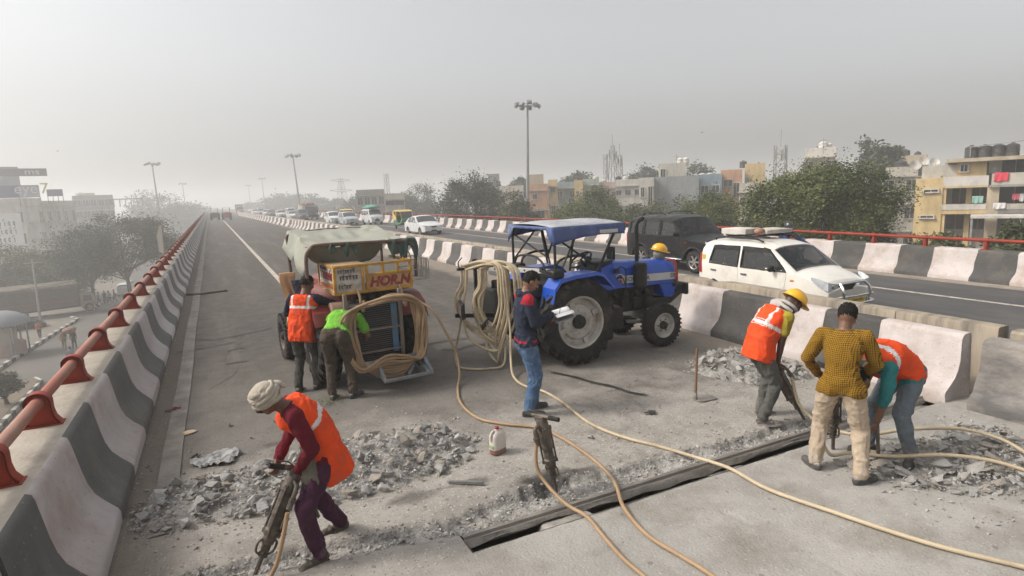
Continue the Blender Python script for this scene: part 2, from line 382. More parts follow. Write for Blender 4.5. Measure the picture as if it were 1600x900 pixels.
def sheet(name, xs, ys, mats, zfn):
    X, Y = np.meshgrid(xs, ys, indexing='ij'); Z, mi = zfn(X, Y)
    nx, ny = X.shape; V = np.stack([X, Y, Z], -1).reshape(-1, 3)
    i = np.arange(nx-1)[:, None]*ny+np.arange(ny-1)[None]; F = np.stack([i, i+ny, i+ny+1, i+1], -1).reshape(-1, 4)
    mm = None if mi is None else mi[:-1, :-1].reshape(-1)
    return mesh_np(name, V, F, mats, None, True, mm)
M_soot = pm('oily_soot', (.035, .032, .03), (.12, .11, .10), 9, .85, .8, 30, coords='World')
def z_back(X, Y):
    z, ins, hole = height(X, Y)
    mi = np.where(ins > .35, 1, 0)
    return z, mi
tag(sheet('deck_surface', np.arange(GX0, GX1, .022), np.concatenate([np.arange(4.172, 5.4, .02), np.arange(5.4, 7.51, .035)]), [M_road, M_trench], z_back), 'dusty concrete deck with a chipped-out strip along the expansion joint', None, None, 'structure')
def z_mid(X, Y):
    z, ins, h = height(X, Y); return z, np.where(ins > .4, 1, 0)
# left of the gap the ground runs on unbroken
tag(sheet('deck_fill', np.arange(GX0, 1.505, .022), np.append(np.arange(3.9, 4.172, .02), 4.172), [M_road, M_trench], z_mid), kind='structure')
def z_slab(X, Y):
    P = np.stack([X, Y], -1)
    z = .010*fbm(P*1.1, 51, 4)+.004*fbm(P*11, 53, 3)
    lip = sstep(3.84, 3.9, Y)*(X > 1.5); z = z-lip*(.008+.012*np.clip(fbm(P*6, 55, 3), 0, 1))
    seam = np.exp(-((Y-(3.42+.05*np.sin(X*1.3)))/.014)**2)*(X > 1.6)+np.exp(-((X-(3.55+.06*np.sin(Y*3)))/.014)**2)*(Y < 3.45); z = z-.02*seam*np.clip(.6+fbm(P*3, 57, 2), 0, 1)
    return z-.002*(X < 1.5), None
tag(sheet('concrete_slab', np.arange(GX0, 8.3, .03), np.append(np.arange(.6, 3.9, .03), 3.9), M_slab, z_slab), kind='structure')
mb = MB(); mb.box((3.6, -9.7, -.03), (9.3, 20.6, .06)); tag(mb.build('concrete_slab_rear', M_slab, smooth=0), kind='structure')
# the joint: gap walls, bottom, steel edge beam, patches of old filler
tag(MB().add([(1.505, 3.9, -.02), (1.505, 4.17, -.03), (1.505, 4.17, -.5), (1.505, 3.9, -.5)], [(0, 1, 2, 3)]).add([(1.505, 3.9, 0.0), (8.3, 3.9, 0.0), (8.3, 3.9, -.5), (1.505, 3.9, -.5)], [(0, 1, 2, 3)]).add([(1.505, 3.9, -.5), (8.3, 3.9, -.5), (8.3, 4.17, -.5), (1.505, 4.17, -.5)], [(0, 1, 2, 3)]).build('joint_gap', M_wallc, smooth=0), kind='structure')
xs = np.linspace(1.5, 7.6, 180)
mb = MB()
mb.grid(lambda u, k: [(u, 4.172, -.04), (u, 4.165, -.004+.004*math.sin(u*9)), (u, 4.118, .002), (u, 4.112, -.022), (u, 4.100, -.026), (u, 4.094+.006*math.sin(u*5), -.045), (u, 4.086, -.080-.022*math.sin(u*2.1)-.010*math.sin(u*13)), (u, 4.165, -.13), (u, 4.168, -.5)][k], list(xs), range(8))
bo = mb.build('joint_edge_beam', [M_steel, M_wallc], smooth=30)
me_ = bo.data; me_.polygons.foreach_set('material_index', [0 if me_.vertices[p.vertices[0]].co.z > -.0255 and me_.vertices[p.vertices[2]].co.z > -.045 else 1 for p in me_.polygons]); tag(bo, kind='structure')
for x0, x1, dz in ((2.10, 2.72, -.012), (3.95, 4.55, -.05), (5.55, 7.5, -.015)):
    xs = np.arange(x0, x1, .02); ys = np.linspace(3.885, 4.10, 14)
    def z_f(X, Y, dz=dz, x0=x0, x1=x1):
        t = (Y-3.885)/.215; en = sstep(x0, x0+.1, X)*sstep(x1, x1-.12, X)
        return dz-.055*t-.02*np.abs(fbm(np.stack([X, Y], -1)*9, 61, 3))-.35*(1-en)**2-.008, None
    tag(sheet('joint_filler', xs, ys, M_trench if x0 > 5 else M_slab, z_f), kind='structure')
# road away from the works
mb = MB(); mb.grid(lambda x, y: (x, y, 0), list(np.linspace(GX0, 10.2, 12)), [7.499, 12, 20, 40, 80, 160, 320, 560]); mb.build('road', M_road, smooth=0)['kind'] = 'structure'
# median strip between the two barrier rows and the other carriageway
MED_Y = [-20, 0, 3, 4, 8, 12, 20, 27, 45, 62, 92, 117, 166, 320, 560]
MED_X = [7.5, 7.5, 7.5, 7.52, 7.72, 7.95, 8.2, 8.25, 8.1, 7.8, 7.2, 6.8, 6.3, 6.0, 5.5]
def med(y): return float(np.interp(y, MED_Y, MED_X))
OZ = -.15; _k = 1.0566      # the far carriageway lies a little lower
RP_Y = [-20, 0, 7.4, 11.6, 21, 42, 53, 106, 180, 320, 560]; RP_X = [17.4, 17.5, 17.65, 17.85, 18.4, 18.97, 19.0, 18.0, 16.5, 15.0, 14.2]
def rpx(y): return float(np.interp(y, RP_Y, RP_X))
YS = list(np.concatenate([np.arange(-20, 30, 2), np.arange(30, 120, 5), np.arange(120, 561, 20)]))
mb = MB(); mb.grid(lambda y, k: (med(y)+.3+k*1.25, y, -.012 if k else -.02), YS, [0, 1]); mb.build('median_ground', pm('median_silt', (.27, .23, .185), (.17, .145, .12), 2, .95, .6, 20, coords='World'), smooth=0)['kind'] = 'structure'
mb = MB(); mb.grid(lambda y, k: (med(y)+1.35 if k == 0 else rpx(y)+.05, y, OZ), YS, [0, 1]); mb.build('opposite_road', M_opp, smooth=0)['kind'] = 'structure'
mb = MB(); mb.grid(lambda y, k: (rpx(y)-.55 if k == 0 else rpx(y)+.04, y, OZ+.005), YS, [0, 1]); mb.build('gutter_silt', pm('gutter_dust', (.30, .255, .205), (.2, .17, .138), 3, .95, .3, 30, coords='World'), smooth=0)['kind'] = 'structure'
# markings
def strip(name, fx, y0, y1, wd, mat, z=.004, step=2.0):
    ys = list(np.arange(y0, y1, step))+[y1]
    mb = MB(); mb.grid(lambda y, k: (fx(y)+(k-.5)*wd, y, z), ys, [0, 1]); o = mb.build(name, mat, smooth=0); o['kind'] = 'structure'; return o
strip('lane_line', lambda y: 1.9, 11.2, 420, .17, M_paintw)
strip('edge_line', lambda y: -.64+.012*math.sin(y*2.3), 5.4, 420, .19, M_paintd, .014)
strip('opposite_lane_line', lambda y: float(np.interp(y, [-20, 6, 9.4, 32, 43, 100, 560], [14.9, 15.1, 15.2, 16.2, 16.4, 15.6, 12.8])), -20, 420, .15, M_paintw, OZ+.004)
# seams and tar
M_tar = pm('tar', (.022, .021, .02), (.04, .037, .034), 20, .55, .4, 60, coords='World')
def ribbon(name, pts, wd, mat, z=.005):
    P = [Vector((p[0], p[1], z)) for p in pts]; P = spline(P, 6); mb = MB(); L_ = []; n = len(P)
    for i, p in enumerate(P):
        t = (P[min(i+1, n-1)]-P[max(i-1, 0)]).normalized(); q = Vector((-t.y, t.x, 0)); wv = wd*(.55+.5*abs(vnoise(np.array([i*.7, wd*99]), 5)))*(.4 if i in (0, n-1) else 1)
        L_ += [p+q*wv, p-q*wv]
    mb.add(L_, [(2*i, 2*i+1, 2*i+3, 2*i+2) for i in range(n-1)]); o = mb.build(name, mat, smooth=0); o['kind'] = 'structure'; return o
ribbon('tar_seam', [(4.25, 7.52), (4.42, 7.1), (4.50, 6.75), (4.62, 6.45), (4.66, 6.15), (4.78, 5.92)], .034, M_tar, .020)
tag(MB().grid(lambda a, r: (4.42+.075*r*math.cos(a)*(1+.25*math.sin(3*a)+.2*math.sin(7*a)), 5.42+.05*r*math.sin(a)*(1+.3*math.cos(5*a)), .034-.012*r), list(np.linspace(0, 6.283, 40)), [0, .5, 1.0]).build('tar_blot', M_tar, smooth=0), kind='structure')
for pts_, w_ in (([(.2, 13.5), (.9, 13.2), (1.6, 13.4), (2.6, 13.0), (3.4, 13.2)], .008), ([(-.3, 9.6), (.1, 10.4), (-.05, 11.5), (.25, 12.8), (.1, 14.5)], .007), ([(3.0, 11.0), (3.6, 11.6), (3.9, 12.9), (4.6, 14.2)], .009), ([(5.0, 10.5), (5.8, 11.0), (6.4, 12.2), (6.2, 14.0)], .008), ([(.6, 17.0), (2.2, 16.7), (4.0, 17.1), (6.0, 16.8)], .012)):
    ribbon('road_crack', pts_, w_, M_tar, .004)
M_stain = pm('oil_stain', (.030, .027, .024), (.055, .048, .042), 5, .8, .2, coords='World')
for pts_, w_ in (([(-.62, 13.5), (-.2, 13.25), (.3, 13.4), (.95, 13.7)], .085), ([(-.85, 12.5), (-.4, 12.55), (.15, 12.75)], .06), ([(-.05, 11.0), (.12, 11.02), (.32, 11.0)], .05), ([(.0, 12.0), (.2, 12.1), (.3, 12.1)], .04), ([(3.35, 9.75), (3.6, 9.6), (3.9, 9.7), (4.3, 9.6)], .09), ([(3.0, 10.2), (3.5, 10.3), (4.1, 10.25)], .07)):
    ribbon('road_stain', pts_, w_, M_stain, .006)
# underside and sides of the deck
M_conc = pm('raw_concrete', (.33, .305, .27), (.22, .20, .175), 1.2, .9, .3, 18, dirt=(.12, .108, .095), damt=.45, dscale=.9, coords='World')
mb = MB(); mb.grid(lambda y, k: [(-1.75, y, -.55), (-1.75, y, -1.0), (1, y, -2.2), (14, y, -2.2), (rpx(y)+.9, y, -1.0), (rpx(y)+.9, y, -.55)][k], YS, range(6)); mb.build('deck_girder', M_conc, smooth=0)['kind'] = 'structure'
# ================================================================== barriers
M_blk = pm('black_barrier_paint', (.042, .039, .036), (.068, .063, .057), 2.2, .75, .25, 30, dirt=(.135, .118, .10), damt=.36, dscale=1.6, coords='World')
M_wht = pm('white_barrier_paint', (.52, .465, .445), (.42, .37, .345), 1.8, .75, .3, 30, dirt=(.32, .24, .19), damt=.44, dscale=1.5, coords='World')
M_wht2 = pm('grimy_white_paint', (.47, .435, .425), (.38, .345, .335), 1.6, .75, .3, 24, dirt=(.33, .25, .215), damt=.34, dscale=1.2, coords='World')
M_gry2 = pm('grey_barrier_paint', (.082, .083, .079), (.118, .118, .111), 1.8, .75, .25, 30, dirt=(.17, .157, .14), damt=.34, dscale=1.6, coords='World')
M_topc = pm('bare_coping', (.44, .39, .325), (.33, .29, .24), 2.0, .85, .4, 30, dirt=(.22, .185, .15), damt=.4, dscale=1.5, coords='World')
for m_, c1_, c2_ in ((M_blk, (.20, .18, .155), (.03, .028, .026)), (M_wht, (.17, .145, .125), (.34, .27, .22)), (M_gry2, (.24, .225, .20), (.04, .04, .038)), (M_wht2, (.16, .145, .135), (.30, .24, .21))):
    add_specks(m_, [(7, .80, .16, c2_, .55), (19, .84, .20, c1_, .7), (33, .88, .24, c1_, .6)])
PROF = [(0, -.05), (.0, .09), (.02, .125), (.10, .20), (.165, .28), (.205, .37), (.232, .48), (.275, .74), (.29, .785), (.325, .80)]
def barrier(name, fx, sgn, ys_edges, colors, topw, mats, zs=1.0, parent=None, back=None, wob=0, mat_top=None, endcap=True):
    """run of barrier; ys_edges stripe borders, colors per stripe (index into mats); sgn=+1 rises towards +x"""
    prof = [(s, z*zs) for s, z in PROF]+[(.325+topw, .80*zs)]+[(.33+topw, .78*zs), (back if back is not None else .33+topw, -.6 if back is None else -.05)]
    rows = []; cols = []
    for i, c in enumerate(colors):
        a, b = ys_edges[i], ys_edges[i+1]; n = max(2, int((b-a)/.5)) if a < 60 else 1
        for k in range(n): rows.append(a+(b-a)*k/n); cols.append(c)
    rows.append(ys_edges[-1]); mb = MB(); L_ = len(prof); pts = []
    for y in rows:
        for j, (s, z) in enumerate(prof):
            yy = y+wob*(vnoise(np.array([y*3.1, j*.7]), 8))
            pts.append((fx(y)+sgn*s, yy, z))
    for i in range(len(rows)-1):
        for j in range(L_-1):
            top = j >= len(PROF)-1
            mi = (len(mats)-1) if (top and mat_top) else cols[i]
            mb.add([], []); mb.f.append((i*L_+j, (i+1)*L_+j, (i+1)*L_+j+1, i*L_+j+1)); mb.m.append(mi)
    mb.v = pts
    if endcap:
        mb.f.append(tuple(range(L_))); mb.m.append(0); n = (len(rows)-1)*L_; mb.f.append(tuple(range(n+L_-1, n-1, -1))); mb.m.append(0)
    return mb.build(name, mats, parent, smooth=50)
# left parapet: stripes measured near, regular further on
e = [4.74, 5.86, 6.85, 7.99, 9.15]
while e[-1] < 300: e.append(e[-1]+1.13 if e[-1] < 90 else e[-1]+2.2)
cols = [1 if i % 2 == 0 else 0 for i in range(len(e)-1)]
e = [4.02]+e; cols = [0]+cols
o = barrier('parapet_wall', lambda y: -.96, -1, e, cols, .44, [M_gry2, M_wht2, M_topc], 1.05, wob=.02, mat_top=True)
tag(o, 'long striped concrete parapet on the left edge of the flyover', 'parapet')
# nearer end piece, past the construction joint
e = [0, 1.1, 2.2, 3.3, 3.98]
o = barrier('parapet_wall', lambda y: -.97, -1, [-8, -3]+e, [0, 1, 0, 1, 0, 1], .44, [M_gry2, M_wht2, M_topc], 1.04, wob=.02, mat_top=True)
tag(o, 'short left parapet piece nearest the viewer, past the joint', 'parapet')
# right parapet
st = [7.8, 8.74, 9.83, 10.78, 11.9]
e = list(np.arange(7.8-20*1.05, 7.7, 1.05))+st
while e[-1] < 300: e.append(e[-1]+1.11 if e[-1] < 70 else e[-1]+2.1)
k0 = e.index(7.8); cols = [1 if (i-k0) % 2 == 1 else 0 for i in range(len(e)-1)]
o = barrier('parapet_wall', rpx, 1, e, cols, .34, [M_blk, M_wht], 1.02, wob=.03); o.location.z = OZ
tag(o, 'black and white parapet on the far right edge, beyond the traffic', 'parapet')
# median row facing us: run of cast sections, one loose block at the right
e = [3.86, 4.86, 5.72, 6.75, 7.80, 8.88]
while e[-1] < 260: e.append(e[-1]+1.06 if e[-1] < 70 else e[-1]+2.1)
root = empty('median_barrier', (med(3.9), 3.9, 0), 0, 'run of black and white striped concrete barriers down the middle of the flyover', 'barrier')
for i in range(len(e)-1):
    c = [1, 0, 1, 0, 1][i] if i < 5 else (i+1) % 2
    if i > 110: break
    s = barrier('barrier_section', med, 1, [e[i]+(.004 if e[i] < 40 else 0), e[i+1]], [0], .13, [M_wht if c else M_blk], .98, None, .5, .02)
    s.parent = root; s.matrix_parent_inverse = Matrix.Translation((-med(3.9), -3.9, 0))
o = barrier('concrete_barrier', lambda y: 7.47, 1, [.4, 1.5, 3.62], [0, 0], .13, [pm('scuffed_black_paint', (.085, .08, .075), (.16, .15, .14), 1.5, .8, .4, 24, dirt=(.36, .32, .275), damt=.52, dscale=1.4, coords='World', stretch=(1, .5, 1.2))], .99, None, .5, .02)
tag(o, 'scuffed dark concrete barrier block at the right edge, past the gap', 'barrier')
# low back row with tar drips
M_back = pm('stained_low_wall', (.36, .30, .225), (.25, .21, .16), 1.2, .9, .4, 20, dirt=(.07, .063, .055), damt=.42, dscale=1.6, coords='World', stretch=(1, 2.2, .35))
root = empty('low_median_wall', (8.9, 3.9, 0), 0, 'low stained concrete wall behind the striped median barriers', 'wall')
yy = 3.98
k = 0
while yy < 250:
    ln = 2.0 if yy > 5 else 1.35
    if yy > 60: ln = 8
    a, b = yy+.012, yy+ln
    mb = MB()
    h = .70+.012*random.uniform(-1, 1)
    def lw(u, j, a=a, b=b, h=h):
        y = a+(b-a)*u; hh = h
        if 9.0 < y < 9.5: hh -= .06*math.sin((y-9)/.5*math.pi)
        x = med(y)+1.33
        return [(x, y, -.03 if True else 0), (x+.01, y, hh-.03), (x+.03, y, hh), (x+.24, y, hh), (x+.26, y, hh-.03), (x+.27, y, OZ-.05)][j]
    us = list(np.linspace(0, 1, 9 if yy < 20 else 2))
    mb.grid(lw, us, range(6)); n = len(us)
    mb.f += [(0, 1, 2, 3, 4, 5), tuple((n-1)*6+q for q in (5, 4, 3, 2, 1, 0))]; mb.m += [0, 0]
    s = mb.build('wall_section', M_back, root, smooth=40); s.matrix_parent_inverse = Matrix.Translation((-8.9, -3.9, 0)); yy += ln; k += 1
mb = MB(); mb.grid(lambda y, j: [(8.80, y, -.03), (8.81, y, .66), (8.84, y, .69), (9.05, y, .69), (9.08, y, -.03)][j], [-6, -2, 2, 3.84], range(5)); n = 4
mb.f += [(0, 1, 2, 3, 4), tuple(15+q for q in (4, 3, 2, 1, 0))]; mb.m += [0, 0]
tag(mb.build('low_median_wall', M_back, smooth=40), 'low stained wall stub at the right edge behind the dark block', 'wall')
# ================================================================== guard rails
M_red = pm('red_rail_paint', (.30, .030, .010), (.22, .022, .009), 4, .55, .1, spec=.3, dirt=(.15, .05, .032), damt=.35, dscale=3)
M_pipe = pm('faded_rail_paint', (.29, .085, .055), (.32, .125, .09), 3, .65, .1, spec=.3, dirt=(.34, .215, .165), damt=.6, dscale=2.5, stretch=(1, .4, 1))
rail = empty('guard_rail', (-1.50, 4, .84), 0, 'red pipe rail on flared brackets along the left parapet', 'rail')
mb = MB(); mb.tube([(0, y-4, .205) for y in list(np.arange(-8, 60, 4))+[60, 100, 300]], .050, 16); mb.build('pipe', M_pipe, rail)
def bracket_mesh():
    mb = MB()
    # bell-shaped plate across the pipe, thick in y, flange rim
    out = [(-.155, 0), (-.15, .02), (-.115, .075), (-.10, .15), (-.10, .24)]
    for k in range(0, 13):
        a = math.pi-math.pi*k/12; out.append((.10*math.cos(a), .24+.10*math.sin(a)))
    out += [(.10, .15), (.115, .075), (.15, .02), (.155, 0)]
    mb.prism(out, -.02, .02, 'Y')
    n = len(out)
    mb.grid(lambda i, j: (out[i][0]*1.02, [-.055, .055][j], out[i][1]*1.01), range(n), range(2))
    mb.grid(lambda i, j: (out[i][0]*.95, [-.055, .055][j], out[i][1]*.985), range(n), range(2))
    mb.box((0, 0, .006), (.34, .15, .012))
    for x in (-.12, .12):
        for y in (-.05, .05): mb.cyl((x, y, .012), (x, y, .04), .011, n=6)
    mb.v = [(x*.95, y*.95, z*.86) for x, y, z in mb.v]
    return mb
b0 = bracket_mesh().build('bracket', M_red, rail, smooth=35); ys_ = [5.0, 6.28, 7.74, 9.38, 11.1, 12.95, 14.8]
ys_ = [-2.5, -1, .8, 2.2, 3.6]+ys_
while ys_[-1] < 190: ys_.append(ys_[-1]+1.85)
for i, y in enumerate(ys_):
    b = b0 if i == 0 else b0.copy()
    if i: COL.objects.link(b); b.parent = rail
    b.location = (0, y-4, 0)
rail2 = empty('guard_rail', (18.1, 8, .665), 0, 'red pipe rail on posts along the far right parapet', 'rail')
mb = MB(); mb.tube([(rpx(y)+.5-18.1, y-8, .245) for y in list(np.arange(-14, 60, 3))+[60, 80, 100, 150, 220, 300]], .045, 10); mb.build('pipe', M_red, rail2)
mb = MB(); mb.box((0, 0, .10), (.13, .07, .20)); mb.box((0, 0, .008), (.26, .16, .016)); mb.lathe([(.062, -.05), (.062, .05)], 12, (0, 0, .245), 'Y'); mb.prism([(-.1, .01), (.1, .01), (.06, .16), (-.06, .16)], -.008, .008, 'Y')
p0 = mb.build('post', M_red, rail2)
y = -13.2; i = 0
while y < 200:
    p = p0 if i == 0 else p0.copy()
    if i: COL.objects.link(p); p.parent = rail2
    p.location = (rpx(y)+.5-18.1, y-8, 0); y += 1.56; i += 1
# ================================================================== land below
GZ = -9.3
mb = MB(); mb.grid(lambda x, y: (x, y, GZ), list(np.linspace(-1500, 1500, 9)), list(np.linspace(-300, 2500, 9))); mb.build('ground', M_ground, smooth=0)['kind'] = 'structure'
mb = MB(); mb.grid(lambda y, k: ((-15.6 if k == 0 else -5)+(0 if y < 80 else (y-80)*.03*(1 if k == 0 else 0)), y, GZ+.02), [-40, 0, 40, 60, 80, 120, 200, 400], [0, 1]); mb.build('street', M_street, smooth=0)['kind'] = 'structure'
mb = MB(); mb.grid(lambda y, k: (20+k*9, y, GZ+.02), [-40, 100, 400], [0, 1]); mb.build('street', M_street, smooth=0)['kind'] = 'structure'
# kerbs with painted blocks
M_kb = pm('kerb_black', (.05, .048, .045), (.09, .085, .078), 2, .8, coords='World'); M_kw = pm('kerb_white', (.5, .47, .42), (.38, .35, .31), 2, .8, coords='World')
M_pave = pm('footpath', (.195, .168, .138), (.145, .127, .105), .6, .95, .2, 6, coords='World')
def kerb(path, label, wd=.35, h=.28):
    P = [Vector(p) for p in path]; root = empty('kerb', (P[0].x, P[0].y, GZ), 0, label, 'kerb'); k = 0
    for a, b in zip(P[:-1], P[1:]):
        n = max(1, round((b-a).length/.9))
        for i in range(n):
            p, q = a+(b-a)*(i/n), a+(b-a)*((i+.985)/n)
            mb = MB(); mb.bar((p.x-P[0].x, p.y-P[0].y, h/2), (q.x-P[0].x, q.y-P[0].y, h/2), wd, h)
            mb.build('kerb_stone', M_kw if k % 2 else M_kb, root, smooth=0, bevel=.03); k += 1
kerb([(-16.4, 50, 0), (-16.0, 60, 0), (-15.2, 72, 0), (-14.6, 79, 0), (-14.6, 81, 0), (-15.4, 82.5, 0)], 'black and white kerb curving round the footpath by the parked truck')
kerb([(-11.9, 30, 0), (-12.0, 44, 0), (-12.1, 52, 0), (-12.7, 53.2, 0), (-13.4, 52.4, 0), (-13.6, 44, 0), (-13.6, 30, 0)], 'black and white kerb round the narrow planter, lower left')
kerb([(-14.2, 86, 0), (-13.4, 100, 0), (-13, 118, 0)], 'black and white kerb beyond the parked truck')
mb = MB(); mb.prism([(-40, 40), (-16.5, 40), (-16.1, 60), (-15.3, 72), (-14.75, 79), (-14.75, 81), (-15.5, 82.4), (-40, 82)], GZ, GZ+.2, 'Z'); mb.build('footpath', M_pave, smooth=0)['kind'] = 'structure'
mb = MB(); mb.prism([(-13.45, 30), (-12.05, 30), (-12.15, 52), (-12.7, 53), (-13.35, 52.3)], GZ, GZ+.3, 'Z'); mb.build('planter_soil', pm('planter_earth', (.17, .13, .09), (.1, .08, .055), 1.5, .95, .5, 8, coords='World'), smooth=0)['kind'] = 'structure'
mb = MB(); mb.prism([(-34, 86), (-14.4, 86), (-13.6, 100), (-13.2, 118), (-34, 118)], GZ, GZ+.18, 'Z'); mb.build('footpath', M_pave, smooth=0)['kind'] = 'structure'
# ================================================================== trees
def leaf_mat(name, a, b, c):
    m = bpy.data.materials.new(name); m.use_nodes = True; t = m.node_tree; N = t.nodes; L = t.links; p = N['Principled BSDF']
    ge = N.new('ShaderNodeNewGeometry'); n = N.new('ShaderNodeTexNoise'); n.inputs['Scale'].default_value = .55; n.inputs['Detail'].default_value = 3; L.new(ge.outputs['Position'], n.inputs['Vector'])
    r = N.new('ShaderNodeValToRGB'); E_ = r.color_ramp.elements; E_[0].position = .3; E_[0].color = (*a, 1); E_[1].position = .72; E_[1].color = (*c, 1); k = E_.new(.52); k.color = (*b, 1)
    mx = N.new('ShaderNodeMath'); mx.operation = 'MULTIPLY_ADD'; L.new(ge.outputs['Random Per Island'], mx.inputs[0]); mx.inputs[1].default_value = .34; L.new(n.outputs['Fac'], mx.inputs[2])
    s = N.new('ShaderNodeMath'); s.operation = 'SUBTRACT'; L.new(mx.outputs[0], s.inputs[0]); s.inputs[1].default_value = .17
    L.new(s.outputs[0], r.inputs['Fac']); L.new(r.outputs[0], p.inputs['Base Color']); p.inputs['Roughness'].default_value = .7; p.inputs['Specular IOR Level'].default_value = .25
    return m
M_leafA = leaf_mat('dark_dusty_leaves', (.046, .060, .018), (.090, .108, .034), (.155, .165, .058))
M_leafB = leaf_mat('olive_leaves', (.050, .060, .025), (.085, .095, .042), (.135, .132, .065))
M_leafC = leaf_mat('grey_green_leaves', (.042, .052, .028), (.070, .080, .044), (.11, .115, .07))
M_bark = pm('bark', (.115, .090, .068), (.07, .056, .044), 3, .95, .6, 14)
def tree(name, label, base, ztop, rx, rz, nleaf, size, mat, seed, clumps=60, wisp=.15, group=None, ry=None, spread=.75, z0=None):
    rg = np.random.default_rng(seed); rd = random.Random(seed); z0 = GZ if z0 is None else z0
    root = empty(name, (base[0], base[1], z0), 0, label, 'tree', group); H = ztop-z0; ry = ry or rx
    cz = H-rz
    # clump centres fill a lumpy ellipsoid, denser near its skin
    cc = []
    while len(cc) < clumps:
        p = rg.normal(size=3); p /= np.linalg.norm(p); r = rg.uniform(.25, 1)**.45
        if p[2] < -.75: continue
        lump = .82+.25*vnoise(p*1.9+seed*3.1, seed)
        cc.append(p*r*lump*np.array([rx, ry, rz])+[0, 0, cz])
    cc = np.array(cc)
    mb = MB(); tr = max(.12, H*.018)
    lean = (rd.uniform(-.3, .3), rd.uniform(-.3, .3))
    tp = [(0, 0, -.2), (lean[0]*.3, lean[1]*.3, cz*.35), (lean[0], lean[1], cz*.75), (lean[0]*1.3, lean[1]*1.3, cz+rz*.35)]
    mb.tube(spline(tp, 4), [tr*1.35-(tr*1.1)*(i/12) for i in range(13)], 8)
    for c in cc[rg.permutation(clumps)[:min(clumps, 26)]]:
        t0 = rd.uniform(.45, .95); a = Vector(tp[2])*t0+Vector((0, 0, cz*.1*(1-t0))); e_ = Vector(c)
        mid = (a+e_)/2+Vector((rd.uniform(-.4, .4), rd.uniform(-.4, .4), -.1*rz))
        mb.tube(spline([a, mid, e_], 3), [tr*.42, tr*.36, tr*.30, tr*.25, tr*.18, tr*.12, tr*.07], 5, cap=False)
    mb.build('trunk', M_bark, root)
    # leaf sprays: small folded leaf pairs
    ci = rg.integers(0, clumps, nleaf); cs = spread*(rx*ry*rz)**(1/3)*(2.6/clumps**.42)*rg.uniform(.6, 1.25, clumps)
    P = rg.normal(size=(nleaf, 3)); rad = rg.uniform(0, 1, nleaf)**.5
    P = P/np.linalg.norm(P, axis=1)[:, None]*rad[:, None]*cs[ci][:, None]*np.array([1, 1, .62])
    P = P+cc[ci]
    nw = int(nleaf*wisp)
    P[:nw] += rg.normal(size=(nw, 3))*np.array([rx, ry, rz])*.10
    keep = P[:, 2] > 1.0; P = P[keep]; n = len(P)
    d = rg.normal(size=(n, 3)); d[:, 2] = d[:, 2]*.55-.15; d /= np.linalg.norm(d, axis=1)[:, None]
    q = np.cross(d, rg.normal(size=(n, 3))); q /= np.linalg.norm(q, axis=1)[:, None]
    s = (size*rg.uniform(.55, 1.35, n))[:, None]
    V = np.stack([P-d*s, P+q*s*.5, P+d*s, P-q*s*.5], 1).reshape(-1, 3)
    F = np.arange(4*n).reshape(-1, 4)
    mesh_np('crown', V, F, mat, root)
    return root
def tree_at(label, pxc, pyt, d, wpx, hpx, n, size, mat, seed, **k):
    p = at(pxc, pyt, d); rx = wpx/2*d/FPX*.97; rz = hpx/2*d/FPX
    return tree(k.pop('name', 'leafy_tree'), label, (p.x, p.y), p.z, rx, rz, n, size, mat, seed, **k)
tree_at('large dense dark green tree beside the cream apartment house', 1295, 226, 37, 268, 222, 125000, .066, M_leafA, 1, clumps=170, wisp=.2, ry=3.6)
tree_at('low round green tree just left of the largest tree', 1100, 290, 46, 132, 140, 46000, .075, M_leafA, 2, clumps=60)
tree_at('broad dark green tree behind the blue tractor canopy', 925, 291, 57, 156, 124, 46000, .088, M_leafA, 3, clumps=70)
tree_at('small green tree filling in behind the black off-roader', 1010, 312, 60, 94, 98, 14000, .12, M_leafB, 4, clumps=40)
tree_at('round dusty green tree right behind the tallest lamp mast', 806, 302, 66, 76, 84, 14000, .12, M_leafB, 5, clumps=40)
tree_at('tall wide grey green tree left of the tallest lamp mast', 738, 268, 76, 116, 114, 24000, .14, M_leafC, 6, clumps=70, wisp=.4)
tree_at('hazy round tree behind the white hatchback', 648, 280, 135, 80, 82, 12000, .2, M_leafC, 7, clumps=40)
tree_at('hazy low tree between the parked van and the pylon', 560, 296, 180, 60, 66, 5000, .36, M_leafC, 8, clumps=36)
tree_at('thin feathery tree showing above the far white houses', 1000, 252, 125, 62, 60, 4500, .28, M_leafC, 9, clumps=40, wisp=.6)
tree_at('thin feathery treetop behind the grey house wall', 1092, 255, 120, 60, 50, 4000, .28, M_leafC, 10, clumps=36, wisp=.6)
tree_at('faint treetop behind the largest tree', 1372, 219, 90, 60, 60, 4000, .26, M_leafC, 12, clumps=34, wisp=.4)
tree_at('faint treetop over the small houses, left of the aerial masts', 905, 268, 118, 66, 56, 4000, .3, M_leafC, 13, clumps=34)
tree_at('faint dark treetop just right of the orange house', 812, 274, 130, 40, 50, 3000, .3, M_leafC, 18, clumps=30)
for i, (x, y, d, wd, h) in enumerate([(425, 298, 330, 44, 60), (455, 296, 320, 44, 60), (490, 303, 290, 48, 50), (395, 312, 400, 40, 40), (525, 305, 270, 40, 44), (600, 302, 210, 46, 50)]):
    tree_at(['hazy blocky tree left of the lamp mast over the queue', 'hazy tree just behind the lamp mast over the queue', 'hazy tree right of the lamp mast over the queue', 'faintest tree at the far end of the queue', 'hazy tree behind the power pylon', 'hazy tree between the van and the thin aerial'][i], x, y, d, wd, h, 5000, .6, M_leafC, 30+i, clumps=30, group='hazy trees beyond the traffic')
tree_at('feathery spreading tree beside the street below, middle left', 185, 326, 88, 178, 92, 24000, .13, M_leafC, 14, clumps=70, wisp=.5, ry=5)
